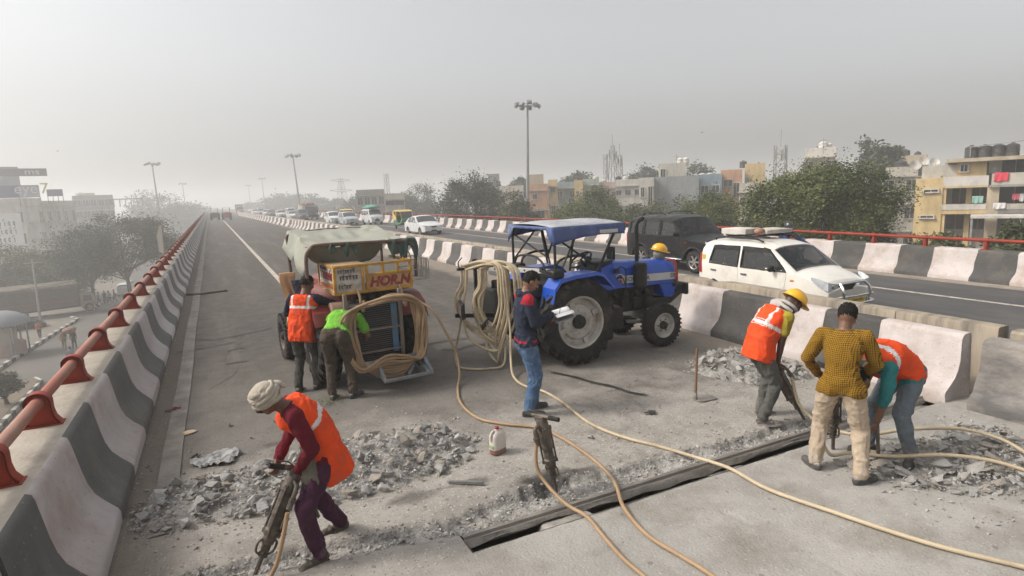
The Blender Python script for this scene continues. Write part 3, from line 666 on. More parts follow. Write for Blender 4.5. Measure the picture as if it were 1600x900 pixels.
tree_at('thin tree on the footpath left of the blue sign', 128, 352, 92, 92, 90, 12000, .13, M_leafC, 20, clumps=44, wisp=.5)
tree_at('big hazy tree by the far left lamp mast', 250, 299, 270, 100, 80, 12000, .4, M_leafC, 15, clumps=50)
tree_at('faint far tree at the end of the left parapet', 296, 314, 360, 60, 44, 5000, .6, M_leafC, 16, clumps=34)
tree_at('dark leafy tree at the left edge over the street', 14, 366, 104, 100, 92, 22000, .14, M_leafA, 17, clumps=60, wisp=.3)
tree_at('dark round tree behind the parked truck', 78, 392, 100, 84, 76, 14000, .13, M_leafA, 19, clumps=50)
tree_at('small round bush in the planter, lower left', 2, 575, 48, 40, 44, 2500, .09, M_leafB, 21, name='bush', clumps=24, z0=None)
for i, (x, y, d, wd, h, lb) in enumerate([(1592, 336, 30, 66, 70, 'dry bush behind the right parapet at the photo edge'), (1470, 362, 34, 90, 60, 'low scrub below the cream house, behind the parapet'), (1190, 345, 34, 90, 60, 'low bush under the largest tree, left side')]):
    tree_at(lb, x, y, d, wd, h, 3500, .10, M_leafB, 50+i, name='bush', clumps=30, z0=-5)
# ================================================================== houses
def bm_(n, c, **k): return pm('plaster_'+n, c, tuple(x*.8 for x in c), .5, .9, .15, 6, dirt=tuple(x*.5 for x in c), damt=.42, dscale=.7, stretch=(1, 1, .4), **k)
M_pane = pm('dark_pane', (.035, .038, .04), (.06, .06, .06), 1.2, .2)
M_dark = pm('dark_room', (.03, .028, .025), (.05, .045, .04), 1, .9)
M_tank = pm('black_tank', (.03, .03, .032), (.05, .05, .05), 2, .6, dirt=(.16, .14, .12), damt=.3)
M_wtank = pm('white_tank', (.6, .58, .54), (.48, .46, .42), 2, .6)
M_galv = pm('galvanised_steel', (.36, .36, .35), (.26, .26, .25), 2, .5, metal=.5, dirt=(.24, .21, .18), damt=.3)
PLA = {k: bm_(k, c) for k, c in dict(cream=(.62, .46, .23), grey=(.29, .275, .255), white=(.60, .56, .50), peach=(.58, .33, .20), blue=(.28, .36, .42), pale=(.50, .46, .39), green=(.40, .44, .36), brick=(.33, .19, .13), pink=(.55, .40, .36), sand=(.50, .41, .29)).items()}
def window(root, x, z, wd, h, y=0, fm=None, bars=1):
    fm = fm or PLA['white']
    mb = MB(); t = .09
    mb.box((x-wd/2, y-.05, z), (t, .14, h+t)); mb.box((x+wd/2, y-.05, z), (t, .14, h+t)); mb.box((x, y-.05, z+h/2), (wd-t, .14, t)); mb.box((x, y-.08, z-h/2), (wd+.2, .22, t))
    for i in range(bars): mb.box((x-wd/2+wd*(i+1)/(bars+1), y-.03, z), (.05, .08, h-t))
    f = mb.build('window', fm, root, smooth=0)
    mb = MB(); mb.box((x, y-.015, z), (wd, .03, h)); mb.build('pane', M_pane, f, smooth=0)
def tank(root, x, y, z, r, h, mat):
    mb = MB(); mb.lathe([(0, 0), (r, 0), (r, h*.28), (r*.96, h*.3), (r, h*.33), (r, h*.6), (r*.96, h*.62), (r, h*.65), (r*.97, h*.86), (r*.55, h*.97), (r*.3, h), (r*.3, h*1.06), (0, h*1.06)], 14, (x, y, z), 'Z'); mb.build('water_tank', mat, root)
def block(name, label, pxl, pxr, pyt, d, depth, mat, wins=(), par=.5, dr=None, slab=True, roof=None, cat='house', tanks=(), rot=0, band=None, zb=None):
    "box house whose camera-facing front spans the given photo columns at distance d; wins = (fx, z below roof, w, h)"
    a = at(pxl, pyt, d); b = at(pxr, pyt, dr or d); wd = math.hypot(b.x-a.x, b.y-a.y); z0 = GZ if zb is None else zb; H = a.z-z0
    root = empty(name, (a.x, a.y, z0), math.atan2(b.y-a.y, b.x-a.x), label, cat)
    mb = MB(); mb.box((wd/2, depth/2, H/2-par/2), (wd, depth, H-par)); mb.build('wall', mat, root, smooth=0)
    mb = MB(); t = .2
    for c, s in (((wd/2, t/2, 0), (wd, t, par)), ((wd/2, depth-t/2, 0), (wd, t, par)), ((t/2, depth/2, 0), (t, depth-2*t, par)), ((wd-t/2, depth/2, 0), (t, depth-2*t, par))):
        mb.box((c[0], c[1], H-par/2+.002), s)
    mb.build('roof_parapet', band or mat, root, smooth=0)
    if slab:
        k = 1
        while H-k*3.1 > 1.5 and k < 5:
            mb = MB(); mb.box((wd/2, -.18, H-par-k*3.1+2.55), (wd+.3, .7, .14)); mb.build('ledge', band or PLA['pale'], root, smooth=0); k += 1
    for fx, dz, w_, h_ in wins: window(root, wd*fx, H-par-dz, w_, h_)
    for fx, fy, r_, h_, m_ in tanks: tank(root, wd*fx, depth*fy, H-par, r_, h_, m_)
    return root, wd, H
def wgrid(n, rows, w_=1.1, h_=1.3, dz=1.6, a=.12, b=.88): return [(a+(b-a)*(i/(max(n-1, 1))), dz+3.1*r, w_, h_) for r in range(rows) for i in range(n)]
# --- cream apartment house, right
D = 60.0
a = at(1430, 300, D); b = at(1640, 300, D); ang = math.atan2(b.y-a.y, b.x-a.x)
zt = lambda zy: at(1500, 200+zy/5, D).z-GZ
ux = lambda zx: (zx-750)/5*D/FPX*1.09
root = empty('apartment_house', (a.x, a.y, GZ), ang, 'cream apartment house with balconies and laundry at the right edge', 'house')
cr, gy, wh = PLA['cream'], PLA['grey'], PLA['white']
def wall(x0, x1, y0, y1, z0, z1, m, nm='wall', bevel=0):
    mb = MB(); mb.box(((x0+x1)/2, (y0+y1)/2, (z0+z1)/2), (x1-x0, y1-y0, z1-z0)); return mb.build(nm, m, root, smooth=0)
XR = ux(1800)
wall(ux(880), XR, 1.7, 9, 0, zt(262), gy)                                   # recessed core
wall(ux(750), ux(882), 0, 9, 0, zt(385), cr)                                # left bay
wall(ux(775), ux(940), .5, 9, zt(385), zt(285), PLA['pale'])                # roof room, left
wall(ux(940), ux(1075), .3, 1.7, zt(378), zt(266), cr)
wall(ux(1430), XR, .3, 1.7, zt(352), zt(225), cr)
wall(ux(890), ux(1255), -.5, 9, zt(268), zt(240), PLA['sand'], 'roof')
wall(ux(1255), XR, -.4, 9, zt(240), zt(212), wh, 'roof')
wall(ux(1085), ux(1140), 1.0, 1.7, zt(365), zt(268), wh); wall(ux(1250), ux(1292), .8, 1.7, zt(365), zt(245), wh)
wall(ux(882), ux(1088), -.02, .2, zt(455), zt(378), wh, 'balcony_parapet'); wall(ux(882), ux(1088), 0, 1.7, zt(468), zt(455), cr, 'balcony_floor')
wall(ux(1100), ux(1470), -.3, -.1, zt(452), zt(366), PLA['pale'], 'balcony_parapet'); wall(ux(1090), ux(1470), -.3, 1.7, zt(470), zt(452), gy, 'balcony_floor')
wall(ux(882), ux(900), .1, 1.7, 0, zt(468), cr); wall(ux(990), ux(1015), 1.2, 1.7, 0, zt(468), cr); wall(ux(1085), ux(1138), .0, 1.7, 0, zt(470), PLA['sand'])
wall(ux(882), ux(1085), -.04, .15, zt(638), zt(595), wh, 'balcony_parapet'); wall(ux(882), ux(1085), 0, 1.7, zt(672), zt(638), cr, 'balcony_floor')
wall(ux(1138), ux(1262), -.04, .15, zt(640), zt(598), PLA['pale'], 'balcony_parapet'); wall(ux(1138), ux(1262), 0, 1.7, zt(670), zt(640), gy, 'balcony_floor')
wall(ux(1262), ux(1462), -.2, 1.7, 0, zt(452), gy); wall(ux(1462), XR, -1.2, 1.6, 0, zt(345), PLA['grey'])
wall(ux(1020), XR, -3, -.4, zt(690), zt(672), wh, 'canopy'); wall(ux(1440), XR, -1.6, -1.25, zt(655), zt(615), PLA['pale'], 'balcony_parapet')
for x in (1022, 1222, 1400): wall(ux(x), ux(x)+.14, -2.9, -2.7, 0, zt(690), M_galv, 'canopy_post')
for zx0, zx1, za, zb in ((955, 992, 285, 345), (1515, 1582, 228, 262)): window(root, (ux(zx0)+ux(zx1))/2, (zt(za)+zt(zb))/2, ux(zx1)-ux(zx0), zt(za)-zt(zb), .3)
for zx0, zx1, za, zb in ((790, 862, 472, 497), (780, 848, 680, 703)): window(root, (ux(zx0)+ux(zx1))/2, (zt(za)+zt(zb))/2, ux(zx1)-ux(zx0), zt(za)-zt(zb), 0)
window(root, ux(1370), (zt(458)+zt(486))/2, .8, .4, -.2)
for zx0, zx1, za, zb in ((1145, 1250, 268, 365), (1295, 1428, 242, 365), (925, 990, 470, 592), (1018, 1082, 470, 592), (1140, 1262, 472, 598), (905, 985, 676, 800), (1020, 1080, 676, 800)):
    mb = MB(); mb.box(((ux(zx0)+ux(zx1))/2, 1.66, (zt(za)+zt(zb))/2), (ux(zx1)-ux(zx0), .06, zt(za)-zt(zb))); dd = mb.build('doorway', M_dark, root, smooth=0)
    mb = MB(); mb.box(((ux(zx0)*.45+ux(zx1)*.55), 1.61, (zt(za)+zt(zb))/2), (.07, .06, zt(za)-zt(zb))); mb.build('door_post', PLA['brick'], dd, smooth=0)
for i in range(4): tank(root, ux(1000)+i*.85, 2.0, zt(240), .45, 1.0, M_tank)
mb = MB(); mb.bar((ux(990), 1.5, zt(150)), (ux(1255), 1.5, zt(122)), .07, .07); mb.bar((ux(1250), 1.5, zt(225)), (ux(1250), 1.5, zt(120)), .08, .08); mb.bar((ux(995), 1.5, zt(225)), (ux(995), 1.5, zt(150)), .07, .07); mb.build('tank_frame', M_galv, root, smooth=0)
tank(root, ux(1580), 2, zt(210), .28, 1.7, M_tank)
def dish(root, x, y, z, r, yaw=0.4):
    mb = MB(); mb.X = Matrix.Translation((x, y, z)) @ Euler((R(65), 0, yaw)).to_matrix().to_4x4()
    mb.lathe([(0, -.12*r/.4), (r*.5, -.09*r/.4), (r*.85, -.02), (r, .03), (r*.98, .05), (r*.8, .0), (0, -.1*r/.4)], 16, (0, 0, 0), 'Z'); mb.cyl((0, 0, -.1), (0, -.15, -.5), .03, n=6); mb.cyl((0, -r*.8, 0), (0, 0, r*.9), .015, n=5); mb.build('satellite_dish', wh, root)
dish(root, ux(735), 1.5, zt(270), .45); dish(root, ux(775), 1.5, zt(240), .42, .6); dish(root, ux(830), 1.2, zt(255), .38); dish(root, ux(1390), 1.5, zt(175), .5)
def cloth(label, zx0, zx1, za, zb, col, y, nm='laundry'):
    m = pm('cloth_'+label.split()[0], col, tuple(x*.8 for x in col), 3, .9)
    x0, x1, z0, z1 = ux(zx0), ux(zx1), zt(zb), zt(za)
    mb = MB(); mb.grid(lambda u, v: (x0+(x1-x0)*u, y-.03-.05*math.sin(u*14+v*2)*v-.04*v, z1+(z0-z1)*v*(1+.06*math.sin(u*5))), list(np.linspace(0, 1, 14)), list(np.linspace(0, 1, 8)))
    o = mb.build(nm, m); o.matrix_world = root.matrix_world if False else Matrix.Translation(root.location) @ Euler((0, 0, ang)).to_matrix().to_4x4()
    sm = o.modifiers.new('thickness', 'SOLIDIFY'); sm.thickness = .02
    tag(o, label, 'laundry')
cloth('red cloth hung over the upper balcony of the cream house', 1110, 1172, 362, 428, (.62, .05, .08), -.32)
cloth('yellowish cloth over the upper balcony of the cream house', 1282, 1350, 380, 436, (.52, .45, .22), -.32)
cloth('teal cloth hanging in the lower balcony of the cream house', 1020, 1070, 535, 590, (.24, .42, .36), .02)
cloth('white cloth on the lower balcony parapet of the grey bay', 1115, 1170, 590, 636, (.62, .6, .58), -.06)
cloth('rosy cloth hanging inside the grey bay balcony', 1195, 1225, 525, 570, (.55, .10, .14), .3)
cloth('pale cloth next to the rosy one in the grey bay', 1226, 1256, 525, 582, (.6, .58, .56), .3)
# --- houses behind the trees, right of the road
block('town_house', 'flat-roofed cream house showing above the largest tree', 1258, 1306, 232, 76, 7, PLA['white'], wgrid(2, 2), tanks=((.6, .4, .5, 1.3, M_wtank), (.8, .5, .3, 1.1, M_wtank)))
block('town_house', 'grey house half hidden behind the right side of the largest tree', 1384, 1432, 262, 82, 7, PLA['pale'], wgrid(2, 3), tanks=((.5, .5, .6, 1.3, M_tank),))
block('town_house', 'brownish house between the largest tree and the cream apartment house', 1398, 1450, 244, 95, 7, PLA['sand'], wgrid(2, 2), tanks=((.3, .5, .6, 1.4, M_tank), (.7, .5, .4, 1.0, M_tank)))
block('town_house', 'narrow white house with tall windows left of the grey blank wall', 998, 1022, 278, 78, 6, PLA['white'], [(.25, 1.3, .5, 1.2), (.75, 1.7, .55, 2.2), (.75, 5.0, .55, 1.6), (.25, 4.6, .5, 1.2)], slab=False)
block('town_house', 'house with a blank streaked grey wall behind the low round tree', 1022, 1092, 277, 80, 9, bm_('bluegrey', (.30, .315, .32)), [(.75, 4.6, 1.0, 1.0)], slab=False, tanks=())
block('roof_room', 'cream rooftop room with an overhanging roof on the grey wall house', 1029, 1072, 256, 84, 5, PLA['pale'], [(.16, 1.0, .7, 1.6)], slab=False, tanks=((.8, .3, .45, 1.2, M_wtank), (.99, .3, .45, 1.2, M_wtank)))
block('town_house', 'long low grey house right of the blank wall', 1090, 1128, 273, 88, 8, PLA['blue'], [(.3, 1.5, 1, 1), (.75, 1.5, 1, 1)], slab=False, tanks=((.2, .3, .5, .7, M_wtank), (.5, .3, .5, .7, M_wtank)))
block('town_house', 'peach house with an open stair bay', 1126, 1160, 266, 90, 7, PLA['peach'], [(.35, 1.3, 1.2, 1.0), (.75, 2.3, .9, 2.0)], slab=False)
block('town_house', 'yellow cube house right of the peach stair bay', 1164, 1196, 256, 92, 6, PLA['cream'], [(.15, 1.7, .35, .7)], slab=False, tanks=((-.1, .4, .5, 1.0, M_tank),))
block('town_house', 'pale house with a roof railing in front of the yellow cube', 1155, 1192, 286, 74, 6, PLA['pale'], [(.3, 1.7, 1.0, 1.2), (.75, 1.7, 1.0, 1.2), (.5, 4.6, 1, 1.2)], tanks=())
block('town_house', 'small orange brown house right of the lamp mast', 826, 856, 288, 98, 7, PLA['peach'], [(.3, 1.5, .8, .9), (.15, 4.5, .8, 1.4), (.6, 4.2, 1.2, 1.6)], slab=True)
block('town_house', 'blank grey house standing above the orange one', 825, 849, 273, 112, 6, PLA['sand'], [(.8, 1.6, .6, .8)], slab=False)
block('town_house', 'narrow cream house with a balcony tower right of the orange one', 856, 871, 281, 99, 6, PLA['cream'], [(.5, 1.2, .7, .8), (.5, 4.4, .7, 1.4)], slab=True)
block('town_house', 'blue grey house between the cream and yellow ones', 871, 897, 285, 106, 6, PLA['blue'], wgrid(2, 2, 1, 1.1), slab=True)
block('town_house', 'bright yellow house in the row behind the trees', 897, 911, 282, 101, 6, PLA['cream'], [(.35, 1.5, .5, .5), (.35, 4.4, .5, .6)], slab=False)
block('town_house', 'pale green house in the row behind the trees', 911, 936, 280, 104, 6, PLA['green'], [(.7, 1.5, .9, 1.5), (.3, 1.8, .7, .8)], slab=True, tanks=((.8, .4, .5, 1.0, M_wtank),))
block('town_house', 'pinkish low house right of the pale green one', 936, 962, 285, 106, 6, PLA['pink'], wgrid(2, 2, .8, .9), slab=True, tanks=((.3, .4, .5, 1.0, M_wtank),))
block('town_house', 'long white-topped house under the aerial masts', 962, 1000, 281, 100, 8, PLA['white'], wgrid(3, 2, .9, .9), slab=True, tanks=((.4, .4, .5, 1.1, M_wtank), (.1, .4, .5, 1.1, M_tank)))
block('town_house', 'low whitish house left of the orange one', 780, 818, 291, 108, 7, PLA['white'], wgrid(3, 2, .8, .9), slab=True)
block('town_house', 'hazy tall house frame above the wide grey green tree', 762, 780, 272, 122, 6, PLA['grey'], wgrid(2, 1, .9, 1.2), slab=False)
block('shop_block', 'hazy grey block behind the white van', 556, 600, 297, 118, 10, PLA['grey'], wgrid(4, 3, 1.0, 1.5), slab=True, cat='building')
block('shop_block', 'hazy block with pale boards right of the white van', 600, 632, 303, 112, 9, PLA['pale'], [(.5, 1.2, 3.4, .9), (.5, 3.0, 3.4, .7), (.5, 5.0, 3.4, 1.0)], slab=True, cat='building')
# --- left side of the street
r1, wd, H = block('shop_block', 'tall white building at the left edge under a big billboard', -60, 35, 313, 150, 6, PLA['white'], [(.93, 3+4*k, .9, 2.0) for k in range(4)]+[(.30, 5+4*k, 2.6, 2.0) for k in range(4)], dr=145, slab=False, cat='building')
r2, wd2, H2 = block('shop_block', 'four-storey beige building with rows of shutters on the left street', 39, 116, 314, 146, 12, PLA['pale'], [(.09+.168*i, 2.6+4.0*r_, 1.2, 2.2) for r_ in range(4) for i in range(6)], dr=160, cat='building')
block('shop_block', 'set-back grey building beyond the beige one', 112, 176, 306, 210, 14, PLA['grey'], wgrid(5, 3, 2.2, 1.8, 1.7), cat='building', tanks=((.2, .4, 1.2, 1.5, M_wtank),))
block('roof_room', 'stair room on top of the set-back grey building', 120, 148, 302, 220, 8, PLA['pale'], [(.5, 1.6, 2, 1.5)], slab=False, cat='building')
M_bb1 = pm('billboard_blue', (.045, .05, .13), (.06, .06, .16), 1, .6); M_bb2 = pm('billboard_grey', (.36, .37, .40), (.28, .29, .33), .4, .6); M_bbw = pm('billboard_white', (.62, .61, .6), (.5, .5, .5), .6, .6); M_bby = pm('sign_yellow', (.55, .42, .08), (.45, .34, .07), 1, .6); M_frame = pm('sign_frame', (.10, .10, .105), (.15, .145, .14), 2, .7)
M_ink = pm('sign_ink', (.05, .05, .06), (.07, .07, .08), 3, .7)
def text(body, mat, parent, loc, size, rot=(R(90), 0, 0), ext=.004, name='lettering', sx=1, align='CENTER', bold=0, shear=0):
    cu = bpy.data.curves.new(name, 'FONT'); cu.body = body; cu.size = size; cu.extrude = ext; cu.align_x = align; cu.align_y = 'CENTER'; cu.resolution_u = 3; cu.offset = bold; cu.shear = shear
    o = bpy.data.objects.new(name, cu); COL.objects.link(o); me = baked(o)
    me.materials.clear(); me.materials.append(mat)
    t = bpy.data.objects.new(name, me); COL.objects.link(t); t.parent = parent; t.location = loc; t.rotation_euler = rot; t.scale = (sx, 1, 1); return t
def scribble(parent, o, ux_, wd, h, mat, seed, lines=1, head=True, name='painted_script'):
    "brush-written script: head line with hanging strokes; o = lower left corner, ux_ = writing direction"
    rg = random.Random(seed); o = Vector(o); u = Vector(ux_).normalized(); n_ = u.cross(Vector((0, 0, 1))); mb = MB(); lh = h/lines; w_ = lh*.10
    for k in range(lines):
        z0 = o.z+h-lh*(k+1)+lh*.12; x = wd*rg.uniform(.02, .12); xe = wd*rg.uniform(.8, .98); P_ = lambda a, z: o+u*a+n_*.004+Vector((0, 0, z-o.z))
        if head: mb.bar(P_(x, z0+lh*.66), P_(xe, z0+lh*.66), .004, w_)
        while x < xe:
            st = lh*rg.uniform(.28, .5); t_ = rg.random()
            mb.bar(P_(x+st*.5, z0+lh*.66), P_(x+st*.5, z0+lh*.05), .004, w_)
            if t_ < .75: mb.tube([P_(x+st*.5-st*.42*math.sin(a), z0+lh*(.36+.24*math.cos(a))) for a in np.linspace(.2, 2.9, 6)], w_*.5, 5)
            if t_ > .5: mb.bar(P_(x, z0+lh*.7), P_(x+st*.6, z0+lh*.95), .004, w_*.9)
            x += st+lh*.10
    return mb.build(name, mat, parent, smooth=0)
def billboard(label, pxl, pxr, pyt, pyb, d, mats, words=None, wm=None, dr=None, zb=None, frame=True):
    a, b = at(pxl, pyt, d), at(pxr, pyt, dr or d); h = a.z-at(pxl, pyb, d).z; wd = math.hypot(b.x-a.x, b.y-a.y)
    root = empty('billboard', (a.x, a.y, a.z-h), math.atan2(b.y-a.y, b.x-a.x), label, 'billboard')
    n = len(mats)
    for i, m in enumerate(mats):
        mb = MB(); mb.box((wd*(i+.5)/n, 0, h/2), (wd/n-.02, .12, h)); mb.build('panel', m, root, smooth=0)
    mb = MB()
    for x in np.linspace(0, wd, 4): mb.bar((x, .15, h), (x, .15, -1.6), .12, .12); mb.bar((x, .15, h*.7), (x, 1.6, -1.6), .09, .09)
    mb.bar((-.05, -.0, h+.06), (wd+.05, 0, h+.06), .2, .12); mb.bar((-.05, 0, -.06), (wd+.05, 0, -.06), .2, .12); mb.build('frame', M_frame, root, smooth=0)
    if words: text(words, wm, root, (wd*(.35 if n > 1 else .5), -.09, h*.5), h*.75, sx=1.1)
    return root
ub = billboard('upper billboard at the left edge, pale panels round a dark lettered band', -40, 27, 262, 291, 144, [M_bb2, M_bb2, M_bb2])
mb = MB(); mb.box((5.1, -.10, 2.35), (10.0, .06, 1.4)); bd_ = mb.build('dark_band', M_frame, ub, smooth=0); text('ms', M_bbw, bd_, (7.9, -.14, 2.4), 1.55, sx=1.3)
lb_ = billboard('wide dark blue billboard below the upper one', -40, 60, 292, 310, 143, [M_bb1, M_bb1, M_bb2])
text('eye', M_bbw, lb_, (7.0, -.09, 1.4), 2.5); text('7', M_bby, lb_, (9.7, -.09, 1.4), 2.8)
billboard('small billboard on the roof of the beige building', 73, 97, 297, 306, 152, [M_bb1])
mb = MB()
for i in range(7): mb.bar((i*1.4, 0, 0), (i*1.4, 0, 2.2), .2, .2)
mb.bar((-.2, 0, 2.2), (8.6, 0, 2.2), .3, .3); p = at(168, 312, 205); o = mb.build('roof_pergola', M_frame, smooth=0); o.location = (p.x, p.y, p.z-2.2); tag(o, 'row of bare columns on the set-back roof', 'pergola')
# painted panel on the white building
mb = MB(); mb.box((wd*.68, -.09, H-7.4), (5.0, .1, 9.4)); sgn = mb.build('wall_sign', M_bbw, r1, smooth=0); scribble(sgn, (wd*.68-2.2, -.15, H-11.4), (1, 0, 0), 4.4, 7.6, M_ink, 4, 5, False)
# ================================================================== lamp masts, towers
M_mast = pm('mast_steel', (.30, .30, .29), (.24, .24, .23), 1, .5, metal=.4); M_lampg = pm('lamp_housing', (.24, .24, .245), (.18, .18, .18), 2, .5)
def mast(px, py, d, label, lean=0, hs=1.0):
    p = at(px, py, d); H = p.z-GZ
    root = empty('lamp_mast', (p.x, p.y, GZ), 0, label, 'lamp mast', 'high lamp masts'); root.rotation_euler = (0, lean, 0)
    if lean: root.location.x -= H*math.sin(lean)
    mb = MB(); mb.cyl((0, 0, 0), (0, 0, H-.3), .30, .13, 12); mb.build('pole', M_mast, root)
    mb = MB(); mb.lathe([(.1, H-.5), (.35, H-.5), (.35, H-.35), (.1, H-.35)], 14, (0, 0, 0), 'Z'); mb.tube([(1.0*hs*math.cos(a), 1.0*hs*math.sin(a), H-.3) for a in np.linspace(0, 2*math.pi, 20, endpoint=False)], .05, 6, closed=True)
    for a in np.linspace(0, 2*math.pi, 6, endpoint=False): mb.bar((.1*math.cos(a), .1*math.sin(a), H-.42), (1.0*hs*math.cos(a), 1.0*hs*math.sin(a), H-.3), .06, .06)
    mb.build('crown_ring', M_mast, root)
    for k in range(9):
        a = 2*math.pi*k/9+.2; mb = MB(); mb.X = Matrix.Translation((1.15*hs*math.cos(a), 1.15*hs*math.sin(a), H-.28+.28*(k % 3 == 0))) @ Euler((0, R(38), a), 'XYZ').to_matrix().to_4x4()
        mb.prism([(-.1, -.16), (.42, -.24), (.50, -.1), (.46, .16), (.3, .22), (-.1, .12)], -.27, .27, 'Y'); mb.box((.46, 0, -.02), (.05, .46, .3)); mb.build('lamp_head', M_lampg, root, smooth=30, bevel=.02)
mast(824, 160, 76, 'tallest nearest lamp mast, standing right of the centre', R(2.2), 1.05)
mast(457, 241, 150, 'lamp mast rising behind the queue of cars', -R(2.5), 1.2)
mast(237, 254, 168, 'lamp mast on the left, above the hazy trees', -R(1), 1.2)
mast(409, 278, 310, 'faint far lamp mast left of the one above the cars', 0, 1.1)
mast(285, 286, 310, 'faint far lamp mast near the left parapet end', 0, 1.1)
mast(388, 289, 400, 'faintest lamp mast in the middle of the haze', 0, 1.1)
def lattice(label, px, pyt, d, wd, H, cat='tower', mat=M_galv, ant=True, taper=.35, arms=0, base=None):
    p = at(px, pyt, d); z0 = p.z-H if base is None else base; H = p.z-z0
    root = empty('lattice_tower', (p.x, p.y, z0), .5, label, cat); n = max(4, int(H/1.6)); mb = MB()
    c = lambda k, i: (lambda s: (s*[1, 1, -1, -1][i], s*[1, -1, -1, 1][i], H*k/n))(wd/2*(1-(1-taper)*k/n))
    for k in range(n):
        for i in range(4):
            mb.bar(c(k, i), c(k+1, i), .09, .09); mb.bar(c(k, i), c(k+1, (i+1) % 4), .06, .06); mb.bar(c(k, i), c(k, (i+1) % 4), .06, .06)
    mb.build('lattice', mat, root, smooth=0)
    if ant:
        for k in range(5):
            a = k*1.26; mb = MB(); mb.box((wd*.5*math.cos(a), wd*.5*math.sin(a), H*(.72+.05*(k % 3))), (.16, .16, 1.3)); mb.build('antenna', PLA['grey'], root, smooth=0)
        mb = MB(); mb.cyl((0, 0, H-.2), (0, 0, H+2), .05, n=6); mb.build('mast_tip', mat, root)
    for k in range(arms):
        z = H*(.62+.17*k); mb = MB(); L_ = wd*(1.0-.15*k)
        for s in (-1, 1): mb.bar((0, 0, z+.4), (s*L_, 0, z), .12, .12); mb.bar((0, 0, z-.5), (s*L_, 0, z), .12, .12)
        mb.build('cross_arm', mat, root, smooth=0)
    return root
lattice('tallest of the clustered aerial masts on the house roofs', 957, 227, 112, 1.4, 7.5, ant=True)
lattice('slim aerial mast left of the tallest in the cluster', 946, 241, 112, .6, 4.5, ant=False, taper=.9)
lattice('slim aerial mast right of the tallest in the cluster', 968, 242, 110, .8, 5, ant=True, taper=.8)
lattice('square aerial frame left of the largest tree', 1220, 227, 84, 1.3, 4.5, ant=True, taper=.95)
lattice('hazy power pylon behind the queue of cars', 532, 278, 210, 5.5, 14, ant=False, taper=.15, arms=3, base=GZ)
lattice('faint thin aerial behind the van', 603, 271, 150, 1.0, 8, ant=False, taper=.7)
for i, (px, py, d, h, lb) in enumerate([(1057, 240, 84, 2.6, 'thin aerial rod on the cream rooftop room'), (1287, 216, 72, 1.6, 'thin aerial on the house above the largest tree')]):
    p = at(px, py, d); mb = MB(); mb.cyl((0, 0, 0), (0, 0, h), .04, .02, 6); mb.bar((-.5, 0, h*.85), (.5, 0, h*.85), .03, .03); mb.bar((-.35, 0, h*.7), (.35, 0, h*.7), .03, .03); o = mb.build('roof_aerial', M_galv); o.location = (p.x, p.y, p.z-h); tag(o, lb, 'aerial')
# ================================================================== road vehicles
def carpaint(name, c, rough=.3, dirt=None, damt=.35): return pm('paint_'+name, c, tuple(x*.93 for x in c), 2, rough, coat=.5, dirt=dirt or tuple(.55*x+.45*y for x, y in zip(c, DUST)), damt=damt, dscale=2.2)
M_rub = pm('black_rubber', (.016, .0155, .015), (.028, .026, .024), 8, .85, .2, spec=.25, dirt=(.10, .085, .07), damt=.35, dscale=4)
M_blkp = pm('black_plastic', (.013, .013, .0135), (.022, .021, .02), 6, .6, spec=.3, dirt=(.07, .06, .05), damt=.2)
M_rim = pm('alloy_rim', (.42, .41, .39), (.3, .29, .28), 5, .4, metal=.7, dirt=(.24, .2, .16), damt=.35)
M_chrome = pm('bumper_chrome', (.62, .62, .61), (.5, .5, .49), 4, .18, metal=1)
M_lampc = pm('lamp_glass', (.62, .64, .66), (.38, .40, .42), 9, .12, coat=.8)
M_lampr = pm('lamp_red', (.36, .02, .02), (.25, .015, .015), 6, .25, coat=.5)
M_amber = pm('lamp_amber', (.7, .2, .05), (.6, .16, .04), 6, .3)
M_plate = pm('plate_yellow', (.62, .42, .04), (.52, .34, .03), 9, .6); M_platew = pm('plate_white', (.6, .6, .58), (.5, .5, .48), 9, .6)
M_seat = pm('seat_cloth', (.12, .11, .10), (.08, .075, .07), 6, .9)
G_dark = glass('tinted_glass', (.012, .016, .018), .28, .04); G_side = glass('side_glass', (.03, .033, .034), .24, .05)
G_far = pm('far_glass', (.05, .058, .062), (.09, .098, .10), 1.4, .12)
def wheel(mb_parent, x, y, z, r, wd, out, spokes=6, name='wheel', rimr=.62, rimm=None):
    "road wheel as one part with tyre and rim sub-parts; out=+1/-1 outer side along y"
    e = bpy.data.objects.new(name, None); COL.objects.link(e); e.parent = mb_parent; e.location = (x, y, z); e.empty_display_size = .1
    h = wd/2; ri = r*rimr
    mb = MB(); mb.lathe([(ri, -h*.85), (ri*1.05, -h), (r*.88, -h), (r*.97, -h*.75), (r, -h*.4), (r, h*.4), (r*.97, h*.75), (r*.88, h), (ri*1.05, h), (ri, h*.85)], 28); mb.build('tyre', M_rub, e)
    mb = MB(); mb.lathe([(ri*1.02, out*h*.9), (ri*.95, out*h*.8), (ri*.9, out*h*.3), (ri*.88, -out*h*.6)], 24)
    mb.lathe([(0, out*h*.62), (ri*.22, out*h*.62), (ri*.28, out*h*.5), (0, out*h*.3)], 12)
    for k in range(spokes):
        a = 2*math.pi*k/spokes; c, s = math.cos(a), math.sin(a)
        mb.bar((ri*.15*c, out*h*.5, ri*.15*s), (ri*.96*c, out*h*.55, ri*.96*s), h*.35, ri*.24)
    mb.lathe([(0, -out*h*.1), (ri*.9, -out*h*.1)], 16, mi=1)
    mb.build('rim', [rimm or M_rim, M_blkp], e); return e
